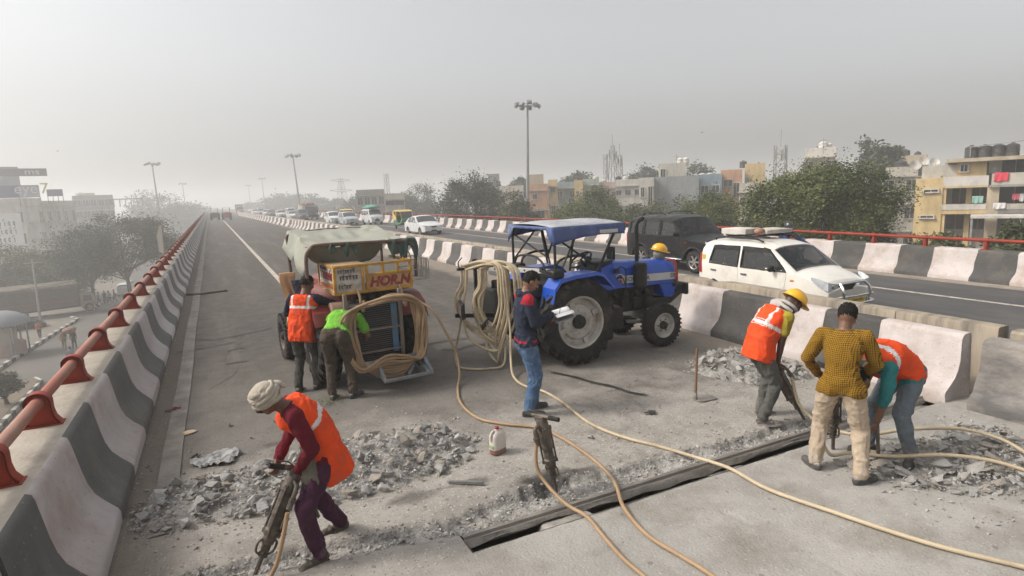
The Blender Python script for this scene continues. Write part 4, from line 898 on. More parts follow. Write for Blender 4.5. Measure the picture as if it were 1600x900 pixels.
class Car:
    def __init__(s, S): s.S = S
    def top(s, x): return float(np.interp(x, s.S['tx'], s.S['tz']))
    def wx(s, x):
        L = s.S['L']; f = max(0, (x-(L/2-.55))/.55); b = max(0, (-x-(L/2-.4))/.4)
        return 1-s.S.get('nose', .16)*f**2.2-.08*b**2.2
    def side_y(s, x, z):
        S = s.S; W = S['W']/2*s.wx(x); bz = S['belt']
        if z <= bz: return W*(1-.07*max(0, (bz-z-.25)/bz)**1.5)
        return W*(1-S['tumble']*((z-bz)/(S['H']-bz))**1.15)
    def sect(s, x, zb, n=9, m=7):
        zt = s.top(x); zs = zt-min(S_r(s.S, x), .5*(zt-zb)); ys = s.side_y(x, zs); out = []
        for i in range(n+1):
            z = zb+(zs-zb)*i/n; out.append((s.side_y(x, z), z))
        for i in range(1, m+1):
            a = math.pi/2*i/m
            # rounded shoulder then gentle crown
            y = ys*(1-i/m); z = zs+(zt-zs)*(1-(y/max(ys, 1e-6))**3.2)
            out.append((y, z))
        return out
    def bot(s, x):
        S = s.S; z = S['sill']
        for wx_ in S['axles']:
            d = abs(x-wx_); ra = S['wr']*1.17
            if d < ra: z = max(z, S['wr']+math.sqrt(ra*ra-d*d)*.98)
        e = max(0, (abs(x)-(S['L']/2-.18))/.18); return z+.07*e*e
def S_r(S, x): return S.get('shoulder', .09)
def inpoly(px, pz, poly):
    c = False; n = len(poly)
    for i in range(n):
        x1, z1 = poly[i]; x2, z2 = poly[i-1]
        if (z1 > pz) != (z2 > pz) and px < (x2-x1)*(pz-z1)/(z2-z1+1e-12)+x1: c = not c
    return c
def car(name, label, cat, S, loc, rz, paint, far=True, group=None):
    C = Car(S); root = empty(name, loc, rz, label, cat, group); L, W = S['L'], S['W']; step = .09 if far else .035
    n_, m_ = (6, 5) if far else (14, 10)
    xs = sorted(set([round(x, 4) for x in np.arange(-L/2, L/2, step)]+[L/2]+[float(t) for t in S['tx'] if abs(t) <= L/2]+[a+d*S['wr']*1.17 for a in S['axles'] for d in (-1, -.98, -.9, -.7, .7, .9, .98, 1)]))
    sec = [C.sect(x, C.bot(x), n_, m_) for x in xs]; mb = MB(); K = n_+m_+1
    V = []
    for x, sc in zip(xs, sec): V += [(x, y, z) for y, z in sc]+[(x, -y, z) for y, z in sc[:-1]]
    K2 = 2*K-1; idx = lambda i, j, sd: i*K2+(j if sd > 0 or j == K-1 else K+j)
    wins = S['wins'] if not far else []
    F = []
    xb, xt = S['ws']                    # windscreen base and top
    for i in range(len(xs)-1):
        xc = (xs[i]+xs[i+1])/2
        for j in range(K-1):
            zc = (sec[i][j][1]+sec[i+1][j+1][1])/2
            if not far and (any(inpoly(xc, zc, w_) for w_ in wins) and j < n_): continue
            if not far and j >= n_+1 and xt+.03 < xc < xb-.05: continue
            for sd in (1, -1):
                f = (idx(i, j, sd), idx(i+1, j, sd), idx(i+1, j+1, sd), idx(i, j+1, sd))
                F.append(f if sd > 0 else f[::-1])
    for i, fl in ((0, 1), (len(xs)-1, -1)):
        ring = [i*K2+j for j in range(K)]+[i*K2+K+j for j in range(K-2, -1, -1)]; F.append(tuple(ring[::fl]))
    mb.v = V; mb.f = F; mb.m = [0]*len(F)
    mb.build('body', paint, root, smooth=35)
    off = .006
    def spatch(nm, poly, mat, sd, o=off, nu=8, nv=5, parent=None, th=0):
        (x0, z0), (x1, z1), (x2, z2), (x3, z3) = poly; mb = MB()     # rear-bottom, front-bottom, front-top, rear-top
        def fn(u, v, oo=o):
            x = (x0*(1-u)+x1*u)*(1-v)+(x3*(1-u)+x2*u)*v; z = (z0*(1-u)+z1*u)*(1-v)+(z3*(1-u)+z2*u)*v
            return (x, sd*(C.side_y(x, z)+oo), z)
        us, vs_ = list(np.linspace(0, 1, nu)), list(np.linspace(0, 1, nv))
        mb.grid(fn, us, vs_)
        if th:
            rim = [(u, 0) for u in us]+[(1, v) for v in vs_[1:]]+[(u, 1) for u in us[::-1][1:]]+[(0, v) for v in vs_[::-1][1:]]
            mb.grid(lambda i, k: fn(rim[i][0], rim[i][1], o-(th if k else 0)), range(len(rim)), range(2))
        return mb.build(nm, mat, parent or root, smooth=50)
    def tpatch(nm, xa, xb_, ya, yb, mat, o=off, nu=8, nv=10, ws=1.0, parent=None):
        mb = MB()
        def fn(u, v):
            x = xa+(xb_-xa)*u; zt = C.top(x); zs = zt-S_r(S, x); ys = C.side_y(x, zs)
            t = (ya+(yb-ya)*v); y = ys*t; z = zs+(zt-zs)*(1-abs(t)**3.2)
            sl = (C.top(x+.02)-C.top(x-.02))/.04; nl = math.hypot(1, sl)
            return (x-o*sl/nl, y, z+o/nl)
        mb.grid(fn, list(np.linspace(0, 1, nu)), list(np.linspace(0, 1, nv))); return mb.build(nm, mat, parent or root, smooth=60)
    gw, gs = (G_far, G_far) if far else (G_dark, G_side)
    tpatch('windscreen', xb-.02, xt+.02, -.93, .93, gw, .008)
    if 'rw' in S: tpatch('rear_window', S['rw'][0], S['rw'][1], -.85, .85, gw, .008)
    for w_ in S['wins']:
        for sd in (1, -1):
            p = spatch('side_window', w_, gs if (sd > 0 or not S.get('open')) else gs, sd, .008 if far else -.012)
            if not far:
                mb = MB(); q = [Vector((x, sd*(C.side_y(x, z)+.006), z)) for x, z in w_]; P = []
                for a_, b_ in zip(w_, w_[1:]+w_[:1]):
                    P += [(a_[0]+(b_[0]-a_[0])*t, sd*(C.side_y(a_[0]+(b_[0]-a_[0])*t, a_[1]+(b_[1]-a_[1])*t)+.002), a_[1]+(b_[1]-a_[1])*t) for t in np.linspace(0, 1, 8)[:-1]]
                mb.tube(P, S.get('wtrim', .022), 5, closed=True); mb.build('window_frame', S.get('trimm', M_blkp), p)
    for poly in S.get('doors', []):
        for sd in (1, -1):
            d = spatch('door', poly, paint, sd, .007, 14, 8, th=.012)
            (x0, z0), (x1, z1), (x2, z2), (x3, z3) = poly
            hx = x3+.16; hz = z3-.13; mb = MB(); mb.box((hx, sd*(C.side_y(hx, hz)+.024), hz), (.17, .03, .035)); mb.build('handle', S.get('handm', M_blkp), d, bevel=.008)
    for px_, pz_, w_, h_ in S['lamps']:
        for sd in (1, -1):
            mb = MB(); yl = C.side_y(px_, pz_)
            pl = [(-.5, -.35), (.1, -.5), (.5, -.3), (.5, .25), (.2, .5), (-.5, .3)]
            ye = C.side_y(L/2-.01, pz_); pp = [(L/2+.014, ye*.50), (L/2+.016, ye*.75), (L/2+.016, ye*.95), (L/2+.006, ye+.012)]+[(L/2-d_, C.side_y(L/2-d_, pz_)+.014) for d_ in (.04, .10, .17, .24, .32)]
            zr = [(-.30, .10), (-.42, .26), (-.48, .36), (-.46, .44), (-.40, .52), (-.26, .62), (-.04, .74), (.24, .82), (.60, .86)]
            mb.grid(lambda i, v: (pp[i][0], sd*pp[i][1], pz_+h_*(zr[i][0]+(zr[i][1]-zr[i][0])*v)), range(9), [0, .5, 1]); hl_ = mb.build('headlight', M_lampc, root)
            if not far: MB().ell((L/2+.012, sd*ye*.80, pz_-.01), (.016, .055, .05), 12, 8).build('reflector', M_chrome, hl_)
    for zt_, zb_ in S.get('tails', []):
        for sd in (1, -1): spatch('tail_light', [(-L/2+.005, zb_), (-L/2+.13, zb_), (-L/2+.10, zt_), (-L/2+.03, zt_)], M_lampr, sd, .012, 4, 4)
    gx = L/2
    for z0, z1, wd, m_, nm in S.get('front', []):
        mb = MB(); mb.grid(lambda u, v: (gx+.012-.10*abs(u)**2.5*.9+S.get('rake', 0)*(z0+(z1-z0)*v-.5), u*wd/2, z0+(z1-z0)*v), list(np.linspace(-1, 1, 9)), [0, .5, 1]); mb.build(nm, m_, root)
    for sd in (1, -1):
        mx, mz = S['mir']; mb = MB(); y = C.side_y(mx, mz)
        mb.ell((mx, sd*(y+.11), mz+.05), (.06, .10, .075), 10, 8); mb.bar((mx, sd*y, mz-.02), (mx, sd*(y+.08), mz+.02), .05, .03); mb.build('mirror', S.get('mirm', paint), root)
    for a in S['axles']:
        for sd in (1, -1):
            wheel(root, a, sd*(W/2-.10), S['wr'], S['wr'], .185, sd, S.get('spk', 6))
    mb = MB(); mb.box((0, 0, S['sill']+.12), (L*.93, W*.80, .22)); mb.build('underbody', M_blkp, root, smooth=0)
    if not far:
        for sx, sy in ((.15, .36), (.15, -.36), (-.75, .36), (-.75, -.36)):
            mb = MB(); mb.box((sx, sy, S['sill']+.32), (.5, .5, .16)); mb.box((sx-.27, sy, S['sill']+.62), (.13, .48, .56), (0, -.22, 0)); mb.box((sx-.36, sy, S['sill']+.98), (.10, .26, .18), (0, -.2, 0)); mb.build('car_seat', M_seat, root, bevel=.03)
        mb = MB(); mb.tube([(.62+.05*math.cos(a), -.36+.18*math.cos(a), S['belt']-.02+.18*math.sin(a)) for a in np.linspace(0, 6.283, 18, endpoint=False)], .018, 6, closed=True); mb.box((.70, -.36, S['belt']-.06), (.2, .05, .05)); mb.build('steering_wheel', M_blkp, root)
        mb = MB(); mb.box((xb-.35, 0, S['belt']-.12), (.5, W*.82, .22)); mb.build('dashboard', M_blkp, root, bevel=.04)
        mb = MB(); mb.box((-.2, 0, S['sill']+.24), (L*.6, W*.84, .03)); mb.build('floor_pan', M_blkp, root, smooth=0)
    return root, C
# ---- specs (x forward, metres)
def hatch_spec(**k):
    S = dict(L=3.6, W=1.52, H=1.56, belt=.92, sill=.24, tumble=.15, wr=.285, axles=(1.18, -1.18), tx=[-1.8, -1.74, -1.6, -1.35, -.6, .1, .35, 1.05, 1.45, 1.7, 1.8], tz=[.78, 1.02, 1.36, 1.47, 1.54, 1.53, 1.47, .99, .90, .80, .66],
             ws=(1.02, .36), rw=(-1.72, -1.52), wins=[[(-.45, .95), (.62, .95), (.28, 1.38), (-.42, 1.42)], [(-1.25, .97), (-.52, .95), (-.50, 1.42), (-1.10, 1.38)]], lamps=[(1.62, .72, .3, .17)], tails=[(1.0, .72)], front=[(.58, .68, .8, M_blkp, 'grille'), (.30, .42, 1.0, M_blkp, 'bumper_intake'), (.45, .55, .5, M_platew, 'number_plate')], mir=(.55, .97))
    S.update(k); return S
def sedan_spec(**k):
    return hatch_spec(L=4.2, W=1.66, H=1.47, axles=(1.30, -1.22), tx=[-2.1, -2.05, -1.95, -1.55, -1.05, -.7, .0, .3, 1.0, 1.6, 1.95, 2.1], tz=[.72, .94, .98, 1.02, 1.32, 1.41, 1.45, 1.41, .96, .86, .74, .6], ws=(.97, .32), rw=(-1.5, -1.08), wins=[[(-.4, .93), (.58, .93), (.25, 1.31), (-.38, 1.34)], [(-1.2, .95), (-.47, .93), (-.45, 1.34), (-.85, 1.30)]], lamps=[(1.86, .66, .3, .17)], front=[(.56, .68, .75, M_blkp, 'grille'), (.28, .4, 1.0, M_blkp, 'bumper_intake'), (.43, .53, .5, M_platew, 'number_plate')], **k)
def suv_spec(**k):
    return hatch_spec(L=4.4, W=1.78, H=1.86, belt=1.12, sill=.36, tumble=.13, wr=.37, axles=(1.36, -1.32), tx=[-2.2, -2.15, -2.08, -1.9, -.9, .0, .35, .92, 1.1, 1.75, 2.08, 2.2], tz=[.9, 1.2, 1.64, 1.78, 1.84, 1.83, 1.76, 1.20, 1.15, 1.10, 1.0, .7], shoulder=.10, nose=.10, ws=(.90, .37), rw=(-2.12, -2.05), wins=[[(-.25, 1.17), (.66, 1.17), (.36, 1.62), (-.22, 1.66)], [(-1.12, 1.17), (-.34, 1.17), (-.32, 1.66), (-1.08, 1.66)], [(-1.95, 1.19), (-1.22, 1.17), (-1.18, 1.66), (-1.88, 1.62)]], lamps=[(2.03, .88, .3, .2)], tails=[(1.2, .85)], front=[(.74, .95, .9, M_blkp, 'grille'), (.42, .62, 1.4, M_blkp, 'bumper_intake'), (.62, .72, .5, M_plate, 'number_plate')], mir=(.62, 1.2), **k)
def van_spec(**k):
    return hatch_spec(L=3.7, W=1.48, H=1.78, belt=1.05, sill=.28, tumble=.12, wr=.28, axles=(1.15, -1.15), tx=[-1.85, -1.82, -1.75, -1.2, .6, .9, 1.45, 1.75, 1.85], tz=[1.0, 1.55, 1.70, 1.77, 1.77, 1.70, 1.10, .95, .75], ws=(1.43, .92), rw=(-1.82, -1.77), wins=[[(.2, 1.08), (1.15, 1.08), (.82, 1.56), (.22, 1.58)], [(-.75, 1.08), (.1, 1.08), (.1, 1.58), (-.75, 1.58)], [(-1.65, 1.08), (-.85, 1.08), (-.85, 1.58), (-1.6, 1.56)]], lamps=[(1.72, .78, .3, .2)], tails=[(1.1, .8)], front=[(.40, .62, 1.3, M_blkp, 'bumper_intake'), (.66, .76, .5, M_blkp, 'grille')], mir=(1.1, 1.1), **k)
WHITE = carpaint('white', (.74, .70, .63), .28, damt=.22); WHITE2 = carpaint('cool_white', (.66, .66, .65), .3); BLACK = pm('paint_black', (.008, .0078, .0078), (.012, .0115, .011), 2, .38, spec=.3, coat=.12, dirt=(.035, .031, .027), damt=.3, dscale=2.2)
SILV = carpaint('silver', (.42, .44, .47), .3); GREYC = carpaint('grey', (.12, .125, .13), .3)
PA = math.pi/2
# --- white tall hatchback (nearest car)
S = hatch_spec(tx=[-1.8, -1.77, -1.68, -1.55, -1.1, -.4, .1, .42, 1.12, 1.42, 1.66, 1.8], tz=[.8, 1.1, 1.40, 1.55, 1.60, 1.60, 1.57, 1.50, 1.02, .93, .82, .66], H=1.60, ws=(1.10, .43), tumble=.14, shoulder=.08,
    wins=[[(-.40, .97), (.86, .97), (.36, 1.42), (-.38, 1.44)], [(-1.40, 1.0), (-.50, .97), (-.48, 1.44), (-1.28, 1.42)]], doors=[[(-.45, .34), (.78, .34), (.88, .94), (-.45, .94)], [(-1.28, .62), (-.48, .34), (-.48, .94), (-1.40, .96)]], lamps=[(1.60, .74, .3, .2)], tails=[(1.22, .72)], spk=8, handm=pm('handle_grey', (.12, .12, .12), (.1, .1, .1), 5, .5), mirm=M_blkp, front=[(.62, .74, .72, M_blkp, 'grille'), (.28, .40, 1.1, M_blkp, 'bumper_intake')])  # door handles in one plain dark grey
wr_, C = car('hatchback', 'white tall hatchback with a roof load and chrome bull bar beside the median', 'car', S, (11.38, 9.50, OZ), -PA, WHITE, far=False); wr_.scale = (.965, .965, .965)
mb = MB()
for sy in (-.42, .42):
    mb.tube(spline([(1.86, sy, .30), (1.98, sy, .50), (1.98, sy, .66), (1.88, sy*.9, .78)], 5), .03, 8)
mb.tube([(1.88, -.38, .78), (1.90, 0, .79), (1.88, .38, .78)], .03, 8); mb.tube([(1.97, -.42, .52), (1.99, 0, .52), (1.97, .42, .52)], .028, 8); mb.tube(spline([(1.72, -.74, .50), (1.90, -.66, .50), (1.98, -.42, .52)], 4), .024, 7); mb.tube(spline([(1.72, .74, .50), (1.90, .66, .50), (1.98, .42, .52)], 4), .024, 7)
mb.tube(spline([(1.60, -.80, .34), (1.88, -.70, .34), (1.96, -.4, .35), (1.96, .4, .35), (1.88, .70, .34), (1.60, .80, .34)], 4), .03, 8); mb.build('bull_bar', M_chrome, wr_)
mb = MB(); mb.box((2.0, 0, .43), (.015, .50, .11)); pl_ = mb.build('number_plate', M_plate, wr_, smooth=0); scribble(pl_, (2.006, -.21, .40), (0, 1, 0), .42, .07, M_ink, 21, 1, False, 'plate_characters')
for sd in (1, -1):
    mb = MB(); mb.tube(spline([(-1.35, sd*.58, 1.56), (-1.2, sd*.60, 1.63), (-.2, sd*.60, 1.64), (.1, sd*.58, 1.57)], 5), .022, 7); mb.build('roof_rail', M_blkp, wr_)
    y = C.side_y(-1.68, 1.12); mb = MB(); mb.box((-1.60, sd*(C.side_y(-1.6, 1.12)+.010), 1.12), (.10, .012, .12)); mb.build('yellow_sticker', M_plate, wr_, smooth=0)
    mb = MB(); mb.box((1.02, sd*(C.side_y(1.02, .80)+.008), .80), (.09, .02, .035)); mb.build('side_repeater', M_amber, wr_, bevel=.006)
    for w_ in S['wins']:
        a_, b_ = w_[3], w_[2]; mb = MB(); mb.grid(lambda u, v: (a_[0]+(b_[0]-a_[0])*u+(0 if v else 0), sd*(C.side_y(a_[0], 1.40-v*.07)+.022), a_[1]+(b_[1]-a_[1])*u+.015-v*.085), list(np.linspace(0, 1, 6)), [0, 1]); mb.build('rain_visor', M_blkp, wr_)
# load on its roof
def loose(name, label, cat, mb, mat, loc, rz=0, bevel=.01, **k):
    o = mb.build(name, mat, bevel=bevel, **k); o.location = loc; o.rotation_euler = (0, 0, rz); return tag(o, label, cat)
mb = MB()
for x in (-1.0, -.45): mb.box((x, 0, .02), (.05, 1.1, .03))
for y in (-.45, .45): mb.box((-.5, y, .045), (1.3, .04, .03))
mb.build('roof_carrier', M_blkp, wr_, loc=(0, 0, 1.625))
loose('light_box', 'flat white box lying on the roof of the white hatchback', 'box', MB().box((0, 0, .065), (.50, .70, .13)), PLA['white'], (11.1, 10.32, OZ+1.645), .05)
loose('board', 'pale flat board lying across the roof of the white hatchback', 'board', MB().box((0, 0, .05), (.75, .62, .09)), PLA['pale'], (11.62, 9.93, OZ+1.645), -.1)
loose('bundle', 'small brown bundle between box and board on the car roof', 'bundle', MB().ell((0, 0, .07), (.14, .11, .08), 10, 7), PLA['brick'], (11.16, 9.82, OZ+1.64), 0, 0)
# --- black off-roader
S = suv_spec(doors=[[(-.30, .50), (.74, .50), (.72, 1.13), (-.30, 1.13)], [(-1.02, .75), (-.36, .50), (-.36, 1.13), (-1.15, 1.13)]], handm=BLACK, spk=6, open=True, wtrim=.02)
sv, C2 = car('off_roader', 'dusty black off-roader with open windows behind the white hatchback', 'car', S, (14.62, 16.05, OZ), -PA, BLACK, far=False)
for sd in (1, -1):
    mb = MB(); mb.tube(spline([(-1.5, sd*.60, 1.82), (-1.3, sd*.62, 1.90), (-.5, sd*.62, 1.91), (-.3, sd*.60, 1.84)], 5), .025, 7); mb.build('roof_rail', M_blkp, sv)
    mb = MB(); mb.box((0, sd*.90, .42), (1.75, .16, .05)); mb.build('running_board', M_chrome, sv, bevel=.015)
    for k in range(4):
        mb = MB(); mb.box((-.1, sd*(C2.side_y(0, .6)+.016), .56+k*.07), (1.35, .02, .022)); mb.build('side_cladding', M_blkp, sv, bevel=.005)
    mb = MB(); mb.box((1.0, sd*(C2.side_y(1.0, .98)+.01), .98), (.10, .02, .04)); mb.build('side_repeater', M_lampr, sv, bevel=.006)
    for a in (1.36, -1.32):
        mb = MB(); mb.tube([(a+.47*math.cos(t), sd*(C2.side_y(a+.47*math.cos(t), .6)+.012), .37+.47*math.sin(t)) for t in np.linspace(.05, math.pi-.05, 16)], .035, 7); mb.build('wheel_arch_trim', M_blkp, sv)
# --- the queue behind: oncoming cars
def place(nm, lb, cat, S, x, y, paint, yaw=0): return car(nm, lb, cat, S, (x, y, OZ), -PA+yaw, paint, True, 'cars queuing on the far carriageway')
place('sedan', 'white sedan on its own nearest the striped median, past the tractors', 'car', sedan_spec(), 14.5, 44.6, WHITE2, .06)
o, _ = place('minivan', 'white van with a green load on its roof', 'van', van_spec(), 16.2, 68.0, WHITE2, .05)
mb = MB(); mb.ell((-.2, 0, 1.98), (1.5, .68, .22), 12, 8); mb.box((-.2, 0, 1.90), (2.9, 1.3, .14)); mb.build('roof_load', pm('green_tarp', (.10, .30, .22), (.07, .22, .16), 3, .8), o, bevel=.02)
place('hatchback', 'silver hatchback left of the auto rickshaw in the queue', 'car', hatch_spec(), 13.9, 70, SILV, .05)
place('hatchback', 'white hatchback half hidden behind the silver one', 'car', hatch_spec(), 13.4, 76.5, WHITE2, .05)
place('minivan', 'dark grey van left of the loaded truck in the queue', 'van', van_spec(), 12.8, 100, GREYC, .04)
place('sedan', 'white sedan between two dark vehicles in the queue', 'car', sedan_spec(), 12.35, 108, WHITE2, .04)
place('hatchback', 'grey hatchback behind the white sedan in the queue', 'car', hatch_spec(), 14.6, 116, GREYC, .04)
place('hatchback', 'small pale hatchback, fifth from the far end of the queue', 'car', hatch_spec(), 12.0, 124, WHITE2, .04)
place('minivan', 'pale van in the outer lane of the far queue', 'van', van_spec(), 14.4, 130, WHITE2, .03)
place('hatchback', 'hazy hatchback, fourth from the far end of the queue', 'car', hatch_spec(), 11.6, 139, GREYC, .03)
place('sedan', 'hazy sedan, third from the far end of the queue', 'car', sedan_spec(), 11.5, 150, WHITE2, .03)
place('minivan', 'hazy van, second from the far end of the queue', 'van', van_spec(), 11.0, 162, SILV, .03)
place('hatchback', 'last faint car at the far end of the queue', 'car', hatch_spec(), 10.4, 172, WHITE2, .03)
# --- auto rickshaws
M_ryel = pm('rickshaw_yellow', (.62, .44, .12), (.52, .36, .09), 3, .5, dirt=(.35, .27, .15), damt=.3); M_rgrn = pm('rickshaw_green', (.045, .16, .08), (.035, .12, .06), 3, .5, dirt=(.14, .15, .10), damt=.3)
def rickshaw(label, loc, rz):
    root = empty('auto_rickshaw', loc, rz, label, 'rickshaw', 'auto rickshaws in the traffic')
    mb = MB(); mb.prism([(-1.25, .35), (-.1, .35), (.35, .45), (.75, .5), (1.05, .62), (1.02, .95), (.85, 1.0), (.55, .62), (-.2, .58), (-.25, .8), (-1.2, .85)], -.58, .58); mb.build('body', M_rgrn, root, smooth=30, bevel=.05)
    mb = MB(); mb.prism([(-1.3, .84), (-1.34, 1.45), (-1.2, 1.66), (-.6, 1.74), (.3, 1.72), (.72, 1.62), (.70, 1.56), (.25, 1.6), (-1.0, 1.6), (-1.16, 1.4), (-1.16, .84)], -.62, .62); mb.build('canopy', M_ryel, root, smooth=30, bevel=.03)
    mb = MB()
    for sd in (-1, 1): mb.tube([(.86, sd*.5, .98), (.72, sd*.57, 1.58)], .03, 6); mb.bar((-.35, sd*.6, .8), (-.35, sd*.6, 1.62), .05, .12); mb.prism([(-1.2, .84), (-.4, .84), (-.4, 1.1), (-1.2, 1.62)], sd*.6-.01, sd*.6+.01)
    mb.build('pillar', M_ryel, root)
    mb = MB(); mb.grid(lambda u, v: (.86-.14*v, u*.5, 1.0+.56*v), list(np.linspace(-1, 1, 5)), [0, 1]); mb.build('windscreen', G_far, root)
    mb = MB(); mb.ell((1.08, 0, .78), (.06, .1, .1), 10, 7); mb.build('headlight', M_lampc, root)
    mb = MB(); mb.box((-.75, 0, .72), (.5, 1.0, .2)); mb.box((-1.0, 0, 1.0), (.12, 1.0, .5)); mb.build('bench_seat', M_seat, root, bevel=.03)
    wheel(root, .85, 0, .22, .22, .1, 1, 4); wheel(root, -.85, .5, .22, .22, .12, 1, 4); wheel(root, -.85, -.5, .22, .22, .12, -1, 4)
    return root
rickshaw('yellow and green auto rickshaw just behind the white sedan', (15.6, 53.5, OZ), -PA+.05)
rickshaw('small yellow and green auto rickshaw left of the white van', (15.0, 76, OZ), -PA+.05)
# --- trucks
def lorry(label, loc, rz, cabc, boxc, L=5.5, Hh=2.6, load=None, cat='truck'):
    root = empty('lorry', loc, rz, label, cat)
    mb = MB(); mb.prism([(L/2, .55), (L/2+.02, 1.2), (L/2-.12, 2.05), (L/2-.35, 2.2), (L/2-1.5, 2.2), (L/2-1.5, .55)], -1.0, 1.0); mb.build('cab', cabc, root, smooth=30, bevel=.05)
    mb = MB(); mb.prism([(L/2+.032, 1.25), (L/2-.085, 2.0), (L/2-.11, 2.0), (L/2+.005, 1.25)], -.88, .88); mb.build('windscreen', G_far, root, smooth=0)
    for sd in (-1, 1): mb = MB(); mb.prism([(L/2-.3, 1.28), (L/2-.4, 1.95), (L/2-1.2, 1.95), (L/2-1.2, 1.28)], sd*1.005-.01, sd*1.005+.01); mb.build('side_window', G_far, root, smooth=0)
    mb = MB(); mb.box((L/2+.05, 0, .55), (.16, 2.05, .3)); mb.build('bumper', M_blkp, root, bevel=.03)
    for sd in (-1, 1): mb = MB(); mb.ell((L/2+.05, sd*.75, .9), (.05, .14, .12), 10, 7); mb.build('headlight', M_lampc, root)
    bl = L-1.65; bx = L/2-1.6-bl/2
    mb = MB(); mb.box((bx, 0, (.85+Hh)/2), (bl, 2.15, Hh-.85))
    for k in range(7): mb.box((bx-bl/2+bl*(k+.5)/7, 0, (.85+Hh)/2), (.08, 2.22, Hh-.85))
    mb.build('cargo_body', boxc, root, smooth=0)
    mb = MB(); mb.box((-.1, 0, .7), (L*.95, .9, .22)); mb.build('chassis', M_blkp, root, smooth=0)
    for ax, n in ((L/2-.75, 1), (-L/2+1.1, 1), (-L/2+2.1, 0)):
        if ax > 0 or n or L > 7:
            for sd in (-1, 1): wheel(root, ax, sd*.9, .48, .48, .3, sd, 5)
    if load: load(root, bx, bl, Hh)
    return root
M_cabd = pm('truck_cab_dark', (.10, .105, .12), (.08, .08, .09), 3, .5, dirt=DUST, damt=.3); M_tarp = pm('truck_tarp', (.17, .14, .105), (.12, .10, .078), 1.2, .95, .4, 8, dirt=(.24, .2, .16), damt=.4)
def ld(root, bx, bl, Hh):
    for k in range(9): mb = MB(); mb.ell((bx-bl/2+bl*(k+.5)/9, random.uniform(-.5, .5), Hh+.15), (.35, .6, .28), 8, 6); mb.build('sack', PLA['brick'], root)
lorry('dark loaded truck standing in the queue', (14.2, 103, OZ), -PA+.04, M_cabd, PLA['pale'], 6.0, 2.3, ld)
p = at(375, 336, 215); lorry('faint reddish truck at the far end of the road', (p.x, p.y, 0), -PA, PLA['pink'], PLA['brick'], 6.5, 2.8)
# tarpaulin truck parked in the street
def tilt(root, bx, bl, Hh):
    mb = MB(); mb.prism([(-1.12, Hh-.4), (-1.14, Hh), (0, Hh+.42), (1.14, Hh), (1.12, Hh-.4)], bx-bl/2-.03, bx+bl/2+.03, 'X'); mb.build('tarpaulin', M_tarp, root, smooth=0, bevel=.06)
    for sd in (-1, 1): mb = MB(); mb.box((bx, sd*1.125, 1.6), (bl*.96, .012, .10)); mb.build('painted_band', pm('truck_red_band', (.33, .07, .05), (.25, .05, .04), 2, .7), root, smooth=0)
lorry('old truck with a brown tarpaulin parked in the street below', (-18.0, 85.6, GZ+.2), .30, pm('truck_cab_orange', (.30, .22, .16), (.22, .17, .13), 2, .6, dirt=DUST, damt=.4), pm('truck_side_boards', (.115, .09, .072), (.08, .064, .052), 1.5, .9, dirt=(.16, .13, .105), damt=.35), 9.0, 3.4, tilt)
Wst = lambda x, y, S, lb, nm='hatchback', p=WHITE2, rz=-PA: car(nm, lb, 'car', S, (x, y, GZ+.02), rz, p, True, 'vehicles in the street below')
Wst(-17.3, 98, hatch_spec(), 'white car parked beyond the tarpaulin truck'); Wst(-15.8, 94, sedan_spec(), 'second pale car parked beyond the tarpaulin truck', 'sedan', SILV, -1.2); Wst(-17.6, 103.5, hatch_spec(), 'grey car parked farthest up the street', 'hatchback', GREYC, -1.4)
Wst(-23.3, 91, van_spec(), 'white van at the left edge behind the truck', 'minivan', WHITE2, -.9); Wst(-18.8, 77.0, sedan_spec(), 'dark car parked behind the kiosk', 'sedan', BLACK, .35)
Wst(-12.0, 99.6, van_spec(), 'white minibus driving up the street', 'minibus', WHITE2, PA)
# two tractors far ahead on our side
M_far_t = pm('far_tractor_dark', (.07, .065, .06), (.1, .09, .08), 2, .7); M_far_r = pm('far_tractor_red', (.30, .06, .045), (.24, .05, .04), 2, .6)
def far_tractor(x, y, label, bm):
    root = empty('distant_tractor', (x, y, 0), 0, label, 'tractor', 'tractors far down the road')
    for sd in (-1, 1):
        wheel_e = wheel(root, 0, 0, .65, .65, .34, 1, 6); wheel_e.location = (sd*.68, 0, .65); wheel_e.rotation_euler = (0, 0, PA)
        wheel_e = wheel(root, 0, 0, .36, .36, .2, 1, 6); wheel_e.location = (sd*.55, 1.8, .36); wheel_e.rotation_euler = (0, 0, PA)
    mb = MB(); mb.box((0, 1.2, 1.1), (.55, 1.6, .6)); mb.box((0, -.2, .95), (.9, .8, .5)); mb.box((0, -.9, .9), (1.1, .6, 1.0)); mb.build('body', bm, root, bevel=.05)
    mb = MB()
    for sx in (-.6, .6):
        for yy in (-.6, .7): mb.cyl((sx, yy, 1.1), (sx, yy, 2.2), .03, n=6)
    mb.build('frame', M_far_t, root); mb = MB(); mb.grid(lambda u, v: (u*.75, -.8+1.7*v, 2.2+.1*(1-u*u)), list(np.linspace(-1, 1, 7)), [0, .5, 1]); mb.box((0, .05, 2.19), (1.5, 1.7, .03)); mb.build('canopy', M_far_t, root)
far_tractor(.65, 128, 'dark tractor far down the road, left of the pair', M_far_t); far_tractor(2.6, 124, 'reddish tractor far down the road, right of the pair', M_far_r)
